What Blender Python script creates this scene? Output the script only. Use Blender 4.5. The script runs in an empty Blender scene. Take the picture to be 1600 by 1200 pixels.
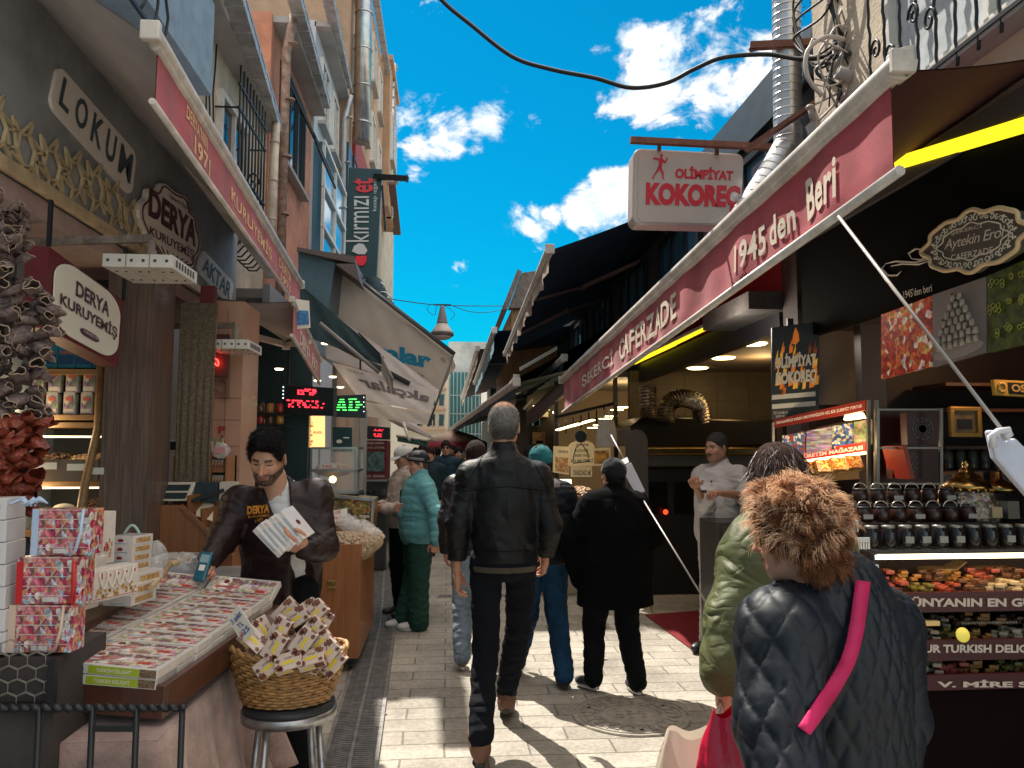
import bpy,bmesh,math,random
import numpy as np
from mathutils import Vector,Matrix
SC=bpy.context.scene
COL=SC.collection
R=math.radians
CAM_Z=1.6;PITCH=math.atan(105/1200);YAW=math.atan(100/1200*math.cos(PITCH))
cd=bpy.data.cameras.new('camera');cam=bpy.data.objects.new('camera',cd);COL.objects.link(cam)
cam.location=(0,0,CAM_Z);cam.rotation_euler=(math.pi/2+PITCH,0,-YAW)
cd.sensor_width=36;cd.lens=36*1200/1600;cd.clip_start=.05;cd.clip_end=600
SC.camera=cam
SUN_EL=R(57);SUN_DIR=Vector((-.39,.84,0)).normalized()
sd=bpy.data.lights.new('sun','SUN');sun=bpy.data.objects.new('sun',sd);COL.objects.link(sun)
sd.energy=4.6;sd.angle=R(.5);sd.color=(1,.93,.82)
_v=SUN_DIR*math.cos(SUN_EL)+Vector((0,0,math.sin(SUN_EL)))
sun.rotation_euler=_v.to_track_quat('Z','Y').to_euler()
sun.location=(-4,6,20)
W=bpy.data.worlds.new('World');SC.world=W;W.use_nodes=True
wt=W.node_tree;wt.nodes.clear()
def wn(t,**k):
 n=wt.nodes.new(t)
 for a,b in k.items():setattr(n,a,b)
 return n
sky=wn('ShaderNodeTexSky',sky_type='NISHITA');sky.sun_disc=False
sky.sun_elevation=SUN_EL;sky.sun_rotation=math.atan2(SUN_DIR.x,SUN_DIR.y)
sky.air_density=1.4;sky.dust_density=.2;sky.ozone_density=4.0
tint=wn('ShaderNodeMix',data_type='RGBA',blend_type='MULTIPLY');tint.inputs[0].default_value=1
tint.inputs[7].default_value=(.003,.42,.54,1)
wt.links.new(sky.outputs[0],tint.inputs[6])
tc=wn('ShaderNodeTexCoord')
def pix_dir(x,y):
 u,v=(x-800)/1200,(600-y)/1200
 f=Vector((math.sin(YAW)*math.cos(PITCH),math.cos(YAW)*math.cos(PITCH),math.sin(PITCH)))
 r=Vector((math.cos(YAW),-math.sin(YAW),0));up=r.cross(f)
 return f+r*u+up*v
cl=[(1000,120,.085,1.0),(985,60,.035,1.05),(1090,110,.10,1.05),(1180,90,.06,1),(1110,175,.06,.8),(1050,150,.06,.9),(700,200,.050,.95),(640,205,.045,.95),(760,185,.04,.95),(745,228,.022,.7),(855,340,.05,.95),(910,325,.06,1.05),(965,300,.065,1.1),(1010,330,.08,1.1),(1060,300,.06,.9),(830,355,.028,.8),(665,8,.03,.75),(640,18,.018,.6),(727,420,.025,.72),(655,272,.022,.6),(835,190,.024,.55),(850,212,.018,.5),(940,75,.03,.8),(300,-300,.3,1),(1500,-350,.3,1),(200,200,.2,.9),(1900,100,.3,1),(900,-700,.35,.9),(-500,-100,.4,1)]
acc=None
nz=wn('ShaderNodeTexNoise');nz.inputs['Scale'].default_value=10;nz.inputs['Detail'].default_value=9;nz.inputs['Roughness'].default_value=.62;nz.inputs['Distortion'].default_value=.35
mp=wn('ShaderNodeMapping');mp.inputs['Scale'].default_value=(1,1,1.5);mp.inputs['Location'].default_value=(2.3,.7,.2)
wt.links.new(tc.outputs['Generated'],mp.inputs[0]);wt.links.new(mp.outputs[0],nz.inputs['Vector'])
for x,y,s,a in cl:
 d=pix_dir(x,y).normalized()
 vd=wn('ShaderNodeVectorMath',operation='DISTANCE');vd.inputs[1].default_value=d
 wt.links.new(tc.outputs['Generated'],vd.inputs[0])
 mr=wn('ShaderNodeMapRange',interpolation_type='SMOOTHERSTEP');mr.inputs[1].default_value=s*1.25;mr.inputs[2].default_value=0;mr.inputs[3].default_value=0;mr.inputs[4].default_value=a
 wt.links.new(vd.outputs['Value'],mr.inputs[0])
 if acc is None:acc=mr.outputs[0]
 else:
  mx=wn('ShaderNodeMath',operation='MAXIMUM');wt.links.new(acc,mx.inputs[0]);wt.links.new(mr.outputs[0],mx.inputs[1]);acc=mx.outputs[0]
m1=wn('ShaderNodeMath',operation='MULTIPLY_ADD');m1.inputs[1].default_value=1.0;
wt.links.new(acc,m1.inputs[0])
ns=wn('ShaderNodeMath',operation='MULTIPLY_ADD');ns.inputs[1].default_value=5.2;ns.inputs[2].default_value=-3.15
wt.links.new(nz.outputs[0],ns.inputs[0]);wt.links.new(ns.outputs[0],m1.inputs[2])
cr=wn('ShaderNodeMapRange',interpolation_type='SMOOTHSTEP');cr.inputs[1].default_value=-.05;cr.inputs[2].default_value=.75
wt.links.new(m1.outputs[0],cr.inputs[0])
gate=wn('ShaderNodeMath',operation='MULTIPLY');g2=wn('ShaderNodeMapRange');g2.inputs[1].default_value=0;g2.inputs[2].default_value=.25
wt.links.new(acc,g2.inputs[0]);wt.links.new(cr.outputs[0],gate.inputs[0]);wt.links.new(g2.outputs[0],gate.inputs[1])
cm=wn('ShaderNodeMix',data_type='RGBA')
nb=wn('ShaderNodeTexNoise');nb.inputs['Scale'].default_value=24;nb.inputs['Detail'].default_value=6
wt.links.new(mp.outputs[0],nb.inputs['Vector'])
cc=wn('ShaderNodeMix',data_type='RGBA');cc.inputs[6].default_value=(4.2,4.9,5.2,1);cc.inputs[7].default_value=(8.2,7.4,6.6,1)
cb=wn('ShaderNodeMapRange');cb.inputs[1].default_value=.35;cb.inputs[2].default_value=.6;wt.links.new(nb.outputs[0],cb.inputs[0])
wt.links.new(cb.outputs[0],cc.inputs[0])
wt.links.new(gate.outputs[0],cm.inputs[0]);wt.links.new(tint.outputs[2],cm.inputs[6]);wt.links.new(cc.outputs[2],cm.inputs[7])
sx_=wn('ShaderNodeSeparateXYZ');wt.links.new(tc.outputs['Generated'],sx_.inputs[0])  # unseen bright haze overhead and behind right, added to the sky as fill
v1=wn('ShaderNodeMapRange',interpolation_type='SMOOTHSTEP');v1.inputs[1].default_value=.60;v1.inputs[2].default_value=.85;wt.links.new(sx_.outputs[2],v1.inputs[0])
dp=wn('ShaderNodeVectorMath',operation='DOT_PRODUCT');dp.inputs[1].default_value=(.66,-.62,.42);wt.links.new(tc.outputs['Generated'],dp.inputs[0])
v2=wn('ShaderNodeMapRange',interpolation_type='SMOOTHSTEP');v2.inputs[1].default_value=.45;v2.inputs[2].default_value=.9;wt.links.new(dp.outputs['Value'],v2.inputs[0])
v3=wn('ShaderNodeMath',operation='MULTIPLY');v3.inputs[1].default_value=.55;wt.links.new(v2.outputs[0],v3.inputs[0])
vm=wn('ShaderNodeMath',operation='MAXIMUM');wt.links.new(v1.outputs[0],vm.inputs[0]);wt.links.new(v3.outputs[0],vm.inputs[1])
vk=wn('ShaderNodeMath',operation='MULTIPLY');vk.inputs[1].default_value=.85;wt.links.new(vm.outputs[0],vk.inputs[0])
cv=wn('ShaderNodeMix',data_type='RGBA');cv.inputs[7].default_value=(12.5,11.3,10.0,1);wt.links.new(vk.outputs[0],cv.inputs[0]);wt.links.new(cm.outputs[2],cv.inputs[6])
bg=wn('ShaderNodeBackground');bg.inputs[1].default_value=.115
wo=wn('ShaderNodeOutputWorld');wt.links.new(cv.outputs[2],bg.inputs[0]);wt.links.new(bg.outputs[0],wo.inputs[0])
vs=SC.view_settings;vs.view_transform='Standard';vs.look='None';vs.gamma=1;vs.exposure=.85;vs.use_curve_mapping=False
SC.render.engine='CYCLES'
SC.cycles.max_bounces=7;SC.cycles.diffuse_bounces=4;SC.cycles.glossy_bounces=3;SC.cycles.transparent_max_bounces=8
SC.cycles.sample_clamp_indirect=4
SC.cycles.use_denoising=True
# picture rays -> points on real planes
C0=Vector((0,0,CAM_Z))
def AY(x,y,Y):d=pix_dir(x,y);return C0+d*(Y/d.y)
def AX(x,y,X):d=pix_dir(x,y);return C0+d*(X/d.x)
def AZ(x,y,Z):d=pix_dir(x,y);return C0+d*((Z-CAM_Z)/d.z)
rnd=random.Random(7)
ORD='first second third fourth fifth sixth seventh eighth ninth tenth eleventh twelfth thirteenth fourteenth fifteenth'.split()
# materials
_m={}
def mat(name,col,rough=.6,metal=0,var=0,vscale=6,bump=0,bscale=60,emit=0,alpha=1,sheen=0,spec=.5,trans=0,col2=None,coat=0,translucent=0):
 if name in _m:return _m[name]
 m=bpy.data.materials.new(name);m.use_nodes=True;nt=m.node_tree;b=nt.nodes['Principled BSDF']
 c=(*col,1)
 b.inputs['Base Color'].default_value=c;b.inputs['Roughness'].default_value=rough;b.inputs['Metallic'].default_value=metal
 b.inputs['Specular IOR Level'].default_value=spec
 if sheen:b.inputs['Sheen Weight'].default_value=sheen;b.inputs['Sheen Roughness'].default_value=.4
 if coat:b.inputs['Coat Weight'].default_value=coat
 if trans:b.inputs['Transmission Weight'].default_value=trans
 if alpha<1:b.inputs['Alpha'].default_value=alpha
 if emit:
  b.inputs['Emission Color'].default_value=c;b.inputs['Emission Strength'].default_value=emit
 t=nt.nodes.new('ShaderNodeTexCoord')
 if var:
  n=nt.nodes.new('ShaderNodeTexNoise');n.inputs['Scale'].default_value=vscale;n.inputs['Detail'].default_value=5;n.inputs['Roughness'].default_value=.65
  nt.links.new(t.outputs['Object'],n.inputs['Vector'])
  mx=nt.nodes.new('ShaderNodeMix');mx.data_type='RGBA'
  k2=col2 or tuple(max(0,x*(1-var))for x in col)
  mx.inputs[6].default_value=(*k2,1);mx.inputs[7].default_value=(*[min(1,x*(1+var*.5))for x in col],1)
  mr=nt.nodes.new('ShaderNodeMapRange');mr.inputs[1].default_value=.35;mr.inputs[2].default_value=.62
  nt.links.new(n.outputs[0],mr.inputs[0]);nt.links.new(mr.outputs[0],mx.inputs[0]);nt.links.new(mx.outputs[2],b.inputs['Base Color'])
  if emit:nt.links.new(mx.outputs[2],b.inputs['Emission Color'])
 if bump:
  n2=nt.nodes.new('ShaderNodeTexNoise');n2.inputs['Scale'].default_value=bscale;n2.inputs['Detail'].default_value=3
  nt.links.new(t.outputs['Object'],n2.inputs['Vector'])
  bp=nt.nodes.new('ShaderNodeBump');bp.inputs['Strength'].default_value=bump;bp.inputs['Distance'].default_value=.01
  nt.links.new(n2.outputs[0],bp.inputs['Height']);nt.links.new(bp.outputs[0],b.inputs['Normal'])
 if translucent:
  out=nt.nodes['Material Output'];tr=nt.nodes.new('ShaderNodeBsdfTranslucent');ms=nt.nodes.new('ShaderNodeMixShader')
  tr.inputs[0].default_value=c;ms.inputs[0].default_value=translucent
  nt.links.new(b.outputs[0],ms.inputs[1]);nt.links.new(tr.outputs[0],ms.inputs[2]);nt.links.new(ms.outputs[0],out.inputs[0])
 _m[name]=m;return m
def attr_mat(name,rough=.55,sss=0,bump=0,bscale=120,emit=0,spec=.5):
 m=mat(name,(.5,.5,.5),rough,bump=bump,bscale=bscale,spec=spec);nt=m.node_tree;b=nt.nodes['Principled BSDF']
 a=nt.nodes.new('ShaderNodeAttribute');a.attribute_name='Col';nt.links.new(a.outputs['Color'],b.inputs['Base Color'])
 if sss:b.inputs['Subsurface Weight'].default_value=sss;b.inputs['Subsurface Scale'].default_value=.01
 if emit:nt.links.new(a.outputs['Color'],b.inputs['Emission Color']);b.inputs['Emission Strength'].default_value=emit
 return m
def wood(name,c1,c2,axis='Z',scale=9,rough=.45,coat=.15):
 m=mat(name,c1,rough,coat=coat);nt=m.node_tree;b=nt.nodes['Principled BSDF']
 t=nt.nodes.new('ShaderNodeTexCoord');mp_=nt.nodes.new('ShaderNodeMapping')
 s=[scale*8]*3;s['XYZ'.index(axis)]=scale*.35;mp_.inputs['Scale'].default_value=s
 n=nt.nodes.new('ShaderNodeTexNoise');n.inputs['Scale'].default_value=1;n.inputs['Detail'].default_value=6;n.inputs['Roughness'].default_value=.7
 nt.links.new(t.outputs['Object'],mp_.inputs[0]);nt.links.new(mp_.outputs[0],n.inputs['Vector'])
 r_=nt.nodes.new('ShaderNodeValToRGB');r_.color_ramp.elements[0].position=.35;r_.color_ramp.elements[1].position=.66
 r_.color_ramp.elements[0].color=(*c2,1);r_.color_ramp.elements[1].color=(*c1,1)
 nt.links.new(n.outputs[0],r_.inputs[0]);nt.links.new(r_.outputs[0],b.inputs['Base Color'])
 return m
def cells(name,cols,scale=(40,40,40),rough=.5,emit=0,bump=0,coat=0,dist=0):
 """a printed cover / heap: a scatter of coloured cells"""
 m=mat(name,cols[0],rough,coat=coat);nt=m.node_tree;b=nt.nodes['Principled BSDF']
 t=nt.nodes.new('ShaderNodeTexCoord');mp_=nt.nodes.new('ShaderNodeMapping');mp_.inputs['Scale'].default_value=scale
 v=nt.nodes.new('ShaderNodeTexVoronoi');v.inputs['Scale'].default_value=1
 nt.links.new(t.outputs['Object'],mp_.inputs[0]);nt.links.new(mp_.outputs[0],v.inputs['Vector'])
 s=nt.nodes.new('ShaderNodeSeparateColor');nt.links.new(v.outputs['Color'],s.inputs[0])
 r_=nt.nodes.new('ShaderNodeValToRGB');r_.color_ramp.interpolation='CONSTANT'
 e=r_.color_ramp.elements
 while len(e)<len(cols):e.new(.5)
 for i,c in enumerate(cols):e[i].position=i/len(cols);e[i].color=(*c,1)
 nt.links.new(s.outputs[0],r_.inputs[0])
 v2=nt.nodes.new('ShaderNodeTexVoronoi');v2.inputs['Scale'].default_value=2.7;nt.links.new(mp_.outputs[0],v2.inputs['Vector']);n_=nt.nodes.new('ShaderNodeTexNoise');n_.inputs['Scale'].default_value=1.6;n_.inputs['Detail'].default_value=6;nt.links.new(mp_.outputs[0],n_.inputs['Vector'])
 mr=nt.nodes.new('ShaderNodeMapRange');mr.inputs[1].default_value=.3;mr.inputs[2].default_value=.7;mr.inputs[3].default_value=.45;mr.inputs[4].default_value=1.5;nt.links.new(n_.outputs[0],mr.inputs[0])
 m1=nt.nodes.new('ShaderNodeMix');m1.data_type='RGBA';m1.blend_type='MULTIPLY';m1.inputs[0].default_value=1;nt.links.new(r_.outputs[0],m1.inputs[6]);nt.links.new(mr.outputs[0],m1.inputs[7])
 m2=nt.nodes.new('ShaderNodeMix');m2.data_type='RGBA';m2.blend_type='OVERLAY';m2.inputs[0].default_value=.4;nt.links.new(m1.outputs[2],m2.inputs[6]);nt.links.new(v2.outputs['Color'],m2.inputs[7])
 nt.links.new(m2.outputs[2],b.inputs['Base Color'])
 if emit:nt.links.new(m2.outputs[2],b.inputs['Emission Color']);b.inputs['Emission Strength'].default_value=emit
 if bump:
  bp=nt.nodes.new('ShaderNodeBump');bp.inputs['Strength'].default_value=bump;bp.inputs['Distance'].default_value=.02;bp.invert=True
  nt.links.new(v.outputs['Distance'],bp.inputs['Height']);nt.links.new(bp.outputs[0],b.inputs['Normal'])
 return m
def garment(name,col,rough=.7,sheen=0,wr=.6,ws=9,spec=.2,var=.2):
 """cloth with woven grain and sharp-edged creases"""
 m=mat(name,col,rough,sheen=sheen,spec=spec,var=var,vscale=3)
 if 'g' in m:return m
 m['g']=1;nt=m.node_tree;b=nt.nodes['Principled BSDF'];L=nt.links.new
 t=nt.nodes.new('ShaderNodeTexCoord');H=None
 for sc,ds,am in((ws*.42,1.2,1),(ws*1.1,.9,.22)):
  mp_=nt.nodes.new('ShaderNodeMapping');mp_.inputs['Scale'].default_value=(1,1,1.7);mp_.inputs['Rotation'].default_value=(.5,.4,0);L(t.outputs['Object'],mp_.inputs[0])
  n=nt.nodes.new('ShaderNodeTexNoise');n.inputs['Scale'].default_value=sc;n.inputs['Detail'].default_value=.6;n.inputs['Distortion'].default_value=ds;L(mp_.outputs[0],n.inputs['Vector'])
  a=nt.nodes.new('ShaderNodeMath');a.operation='SUBTRACT';a.inputs[1].default_value=.5;L(n.outputs[0],a.inputs[0]);c=nt.nodes.new('ShaderNodeMath');c.operation='ABSOLUTE';L(a.outputs[0],c.inputs[0])
  e=nt.nodes.new('ShaderNodeMath');e.operation='MULTIPLY';e.inputs[1].default_value=am;L(c.outputs[0],e.inputs[0])
  if H:q=nt.nodes.new('ShaderNodeMath');q.operation='ADD';L(H,q.inputs[0]);L(e.outputs[0],q.inputs[1]);H=q.outputs[0]
  else:H=e.outputs[0]
 b1=nt.nodes.new('ShaderNodeBump');b1.inputs['Strength'].default_value=wr*.75;b1.inputs['Distance'].default_value=.06;L(H,b1.inputs['Height'])
 n3=nt.nodes.new('ShaderNodeTexNoise');n3.inputs['Scale'].default_value=420;L(t.outputs['Object'],n3.inputs['Vector'])
 b2=nt.nodes.new('ShaderNodeBump');b2.inputs['Strength'].default_value=.25;b2.inputs['Distance'].default_value=.003;L(n3.outputs[0],b2.inputs['Height']);L(b1.outputs[0],b2.inputs['Normal']);L(b2.outputs[0],b.inputs['Normal'])
 return m
 # things and parts
def tag(o,label=None,cat=None,group=None,kind=None):
 if label:o['label']=label
 if cat:o['category']=cat
 if group:o['group']=group
 if kind:o['kind']=kind
 return o
def thing(name,label,cat,loc=(0,0,0),rz=0,group=None):
 o=bpy.data.objects.new(name,None);COL.objects.link(o);o.empty_display_size=.1
 o.location=loc;o.rotation_euler=(0,0,rz)
 return tag(o,label,cat,group)
def copy_tree(o,parent=None):
 c=o.copy();COL.objects.link(c)
 if parent:c.parent=parent;c.matrix_parent_inverse=o.matrix_parent_inverse.copy()
 for ch in list(o.children):copy_tree(ch,c)
 return c
 # mesh builder
class MB:
 def __init__(s):s.v=[];s.f=[];s.m=[];s.sm=[];s.uv=None
 def add(s,vs_,fs,m=0,smooth=False):
  o=len(s.v);s.v+=[tuple(p)for p in vs_]
  for f in fs:s.f.append(tuple(o+i for i in f));s.m.append(m);s.sm.append(smooth)
  return s
 def box(s,c,d,m=0,M=None):
  x,y,z=c;a,b,h=d[0]/2,d[1]/2,d[2]/2
  vs_=[Vector((x+i*a,y+j*b,z+k*h))for i in(-1,1)for j in(-1,1)for k in(-1,1)]
  if M is not None:vs_=[M@p for p in vs_]
  return s.add(vs_,[(0,1,3,2),(4,6,7,5),(0,4,5,1),(2,3,7,6),(0,2,6,4),(1,5,7,3)],m)
 def bbox(s,p0,p1,m=0,M=None):
  return s.box([(a+b)/2 for a,b in zip(p0,p1)],[abs(b-a)for a,b in zip(p0,p1)],m,M)
 def hexa(s,q,t,m=0):
  """slab: quad q (4 points) extruded by vector t"""
  q=[Vector(p)for p in q];t=Vector(t);v=q+[p+t for p in q]
  return s.add(v,[(3,2,1,0),(4,5,6,7),(0,1,5,4),(1,2,6,5),(2,3,7,6),(3,0,4,7)],m)
 def slab(s,q,th,m=0):
  q=[Vector(p)for p in q];n=(q[1]-q[0]).cross(q[3]-q[0]).normalized()
  return s.hexa(q,n*-th,m)
 def poly(s,pts,t,m=0):
  pts=[Vector(p)for p in pts];t=Vector(t);n=len(pts)
  return s.add(pts+[p+t for p in pts],[tuple(range(n))[::-1],tuple(range(n,2*n))]+[(i,(i+1)%n,n+(i+1)%n,n+i)for i in range(n)],m)
 def beam(s,a,b,w,h,m=0,up=(0,0,1)):
  a=Vector(a);b=Vector(b);d=(b-a).normalized();u=Vector(up)
  if abs(d.dot(u))>.98:u=Vector((0,1,0))
  x=d.cross(u).normalized();z=x.cross(d)
  q=[a+x*i*w/2+z*j*h/2 for i,j in((-1,-1),(1,-1),(1,1),(-1,1))]
  return s.hexa(q,b-a,m)
 def tube(s,pts,r,n=8,m=0,cap=True,smooth=True):
  pts=[Vector(p)for p in pts];k=len(pts);rr=r if isinstance(r,(list,tuple))else[r]*k
  base=len(s.v);u=None
  for i,p in enumerate(pts):
   d=(pts[min(i+1,k-1)]-pts[max(i-1,0)]).normalized()
   if u is None:u=d.orthogonal().normalized()
   u=(u-d*u.dot(d)).normalized();w=d.cross(u)
   for j in range(n):
    a=2*math.pi*j/n;s.v.append(tuple(p+(u*math.cos(a)+w*math.sin(a))*rr[i]))
  for i in range(k-1):
   for j in range(n):
    s.f.append((base+i*n+j,base+i*n+(j+1)%n,base+(i+1)*n+(j+1)%n,base+(i+1)*n+j));s.m.append(m);s.sm.append(smooth)
  if cap:
   s.f.append(tuple(base+j for j in range(n))[::-1]);s.m.append(m);s.sm.append(False)
   s.f.append(tuple(base+(k-1)*n+j for j in range(n)));s.m.append(m);s.sm.append(False)
  return s
 def lathe(s,prof,c=(0,0,0),n=24,m=0,M=None,smooth=True,cap=True):
  base=len(s.v);k=len(prof)
  for r_,z in prof:
   for j in range(n):
    a=2*math.pi*j/n;p=Vector((c[0]+r_*math.cos(a),c[1]+r_*math.sin(a),c[2]+z))
    s.v.append(tuple(M@p if M is not None else p))
  for i in range(k-1):
   for j in range(n):
    s.f.append((base+i*n+j,base+i*n+(j+1)%n,base+(i+1)*n+(j+1)%n,base+(i+1)*n+j));s.m.append(m);s.sm.append(smooth)
  if not cap:return s
  if prof[0][0]>1e-5:s.f.append(tuple(base+j for j in range(n))[::-1]);s.m.append(m);s.sm.append(False)
  if prof[-1][0]>1e-5:s.f.append(tuple(base+(k-1)*n+j for j in range(n)));s.m.append(m);s.sm.append(False)
  return s
 def grid(s,fn,nu,nv,m=0,smooth=True,closed_u=False):
  base=len(s.v)
  for j in range(nv+1):
   for i in range(nu+(0 if closed_u else 1)):s.v.append(tuple(fn(i/nu,j/nv)))
  w=nu if closed_u else nu+1
  for j in range(nv):
   for i in range(nu):
    s.f.append((base+j*w+i,base+j*w+(i+1)%w,base+(j+1)*w+(i+1)%w,base+(j+1)*w+i));s.m.append(m);s.sm.append(smooth)
  return s
 def blob(s,c,r,n=8,m=0,jit=0,rg=None,M=None):
  rg=rg or rnd;rr=r if isinstance(r,(tuple,list))else(r,r,r);base=len(s.v);k=max(4,n//2+1)
  for i in range(k+1):
   for j in range(n):
    th=math.pi*i/k;a=2*math.pi*j/n
    q=1+(rg.uniform(-jit,jit)if 0<i<k else 0)
    p=Vector((rr[0]*math.sin(th)*math.cos(a)*q,rr[1]*math.sin(th)*math.sin(a)*q,rr[2]*math.cos(th)*q))
    if M is not None:p=M@p
    s.v.append((c[0]+p.x,c[1]+p.y,c[2]+p.z))
  for i in range(k):
   for j in range(n):
    s.f.append((base+i*n+j,base+(i+1)*n+j,base+(i+1)*n+(j+1)%n,base+i*n+(j+1)%n));s.m.append(m);s.sm.append(True)
  return s
 def text(s,st,q,m=0,bold=0,off=.003,flip=False,th=0,font_space=1,keep=False):
  """lettering stretched to the quad q = (bottom-left, bottom-right, top-right, top-left)"""
  vs_,fs=glyphs(st,bold,font_space)
  q=[Vector(p)for p in q];n=(q[1]-q[0]).cross(q[3]-q[0]).normalized()
  out=[]
  for a,b in vs_:
   if flip:a=1-a
   out.append((q[0]*(1-a)+q[1]*a)*(1-b)+(q[3]*(1-a)+q[2]*a)*b+n*off)
  return s.add(out,fs,m)
 def build(s,name,mats,parent=None,loc=None,weld=False,bevel=0,solid=0):
  me=bpy.data.meshes.new(name);mats=mats if isinstance(mats,(list,tuple))else[mats]
  me.from_pydata(s.v,[],s.f)
  for x in mats:me.materials.append(x)
  me.polygons.foreach_set('material_index',s.m);me.polygons.foreach_set('use_smooth',s.sm)
  me.update()
  o=bpy.data.objects.new(name,me);COL.objects.link(o)
  if parent:o.parent=parent
  if loc is not None:o.location=loc
  if bevel:
   b=o.modifiers.new('bevel','BEVEL');b.width=bevel;b.segments=2;b.limit_method='ANGLE';b.angle_limit=R(40)
  if solid:
   b=o.modifiers.new('solid','SOLIDIFY');b.thickness=solid;b.offset=0
  return o
_g={}
def glyphs(st,bold=0,space=1):
 k=(st,bold,space)
 if k in _g:return _g[k]
 cu=bpy.data.curves.new('t','FONT');cu.body=st;cu.size=1;cu.offset=bold;cu.space_character=space;cu.resolution_u=3
 cu.align_x='LEFT';ob=bpy.data.objects.new('t',cu);COL.objects.link(ob)
 dg=bpy.context.evaluated_depsgraph_get();me=bpy.data.meshes.new_from_object(ob.evaluated_get(dg),depsgraph=dg)
 vs_=[(v.co.x,v.co.y)for v in me.vertices];fs=[tuple(p.vertices)for p in me.polygons]
 bpy.data.objects.remove(ob);bpy.data.curves.remove(cu);bpy.data.meshes.remove(me)
 x0=min(a for a,b in vs_);x1=max(a for a,b in vs_);y0=min(b for a,b in vs_);y1=max(b for a,b in vs_)
 vs_=[((a-x0)/(x1-x0),(b-y0)/(y1-y0))for a,b in vs_]
 _g[k]=(vs_,fs);return _g[k]
def sub(q,u0,v0,u1,v1):
 """sub-quad of q = (bl, br, tr, tl)"""
 q=[Vector(p)for p in q]
 L=lambda a,b:(q[0]*(1-a)+q[1]*a)*(1-b)+(q[3]*(1-a)+q[2]*a)*b
 return[L(u0,v0),L(u1,v0),L(u1,v1),L(u0,v1)]
def rot(ax,a):return Matrix.Rotation(a,4,ax)
def TR(loc,rz=0,rx=0,ry=0):return Matrix.Translation(loc)@rot('Z',rz)@rot('Y',ry)@rot('X',rx)
def rounded(w,h,r,n=6):
 pts=[]
 for cx,cy,a0 in((w/2-r,h/2-r,0),(-w/2+r,h/2-r,90),(-w/2+r,-h/2+r,180),(w/2-r,-h/2+r,270)):
  for i in range(n+1):
   a=R(a0+90*i/n);pts.append((cx+r*math.cos(a),cy+r*math.sin(a)))
 return pts
def on_quad(q,pts):
 """map unit-square points (0..1) on quad"""
 q=[Vector(p)for p in q]
 return[(q[0]*(1-a)+q[1]*a)*(1-b)+(q[3]*(1-a)+q[2]*a)*b for a,b in pts]
def round_quad(q,rx=.1,ry=.2,n=6):
 return on_quad(q,[(a+.5,b+.5)for a,b in[(x*1,y)for x,y in _rq(rx,ry,n)]])
def _rq(rx,ry,n):
 pts=[]
 for sx,sy,a0 in((1,1,0),(-1,1,90),(-1,-1,180),(1,-1,270)):
  for i in range(n+1):
   a=R(a0+90*i/n);pts.append((sx*(.5-rx)+rx*math.cos(a),sy*(.5-ry)+ry*math.sin(a)))
 return pts
def nrm(q):return(Vector(q[1])-Vector(q[0])).cross(Vector(q[3])-Vector(q[0])).normalized()
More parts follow.
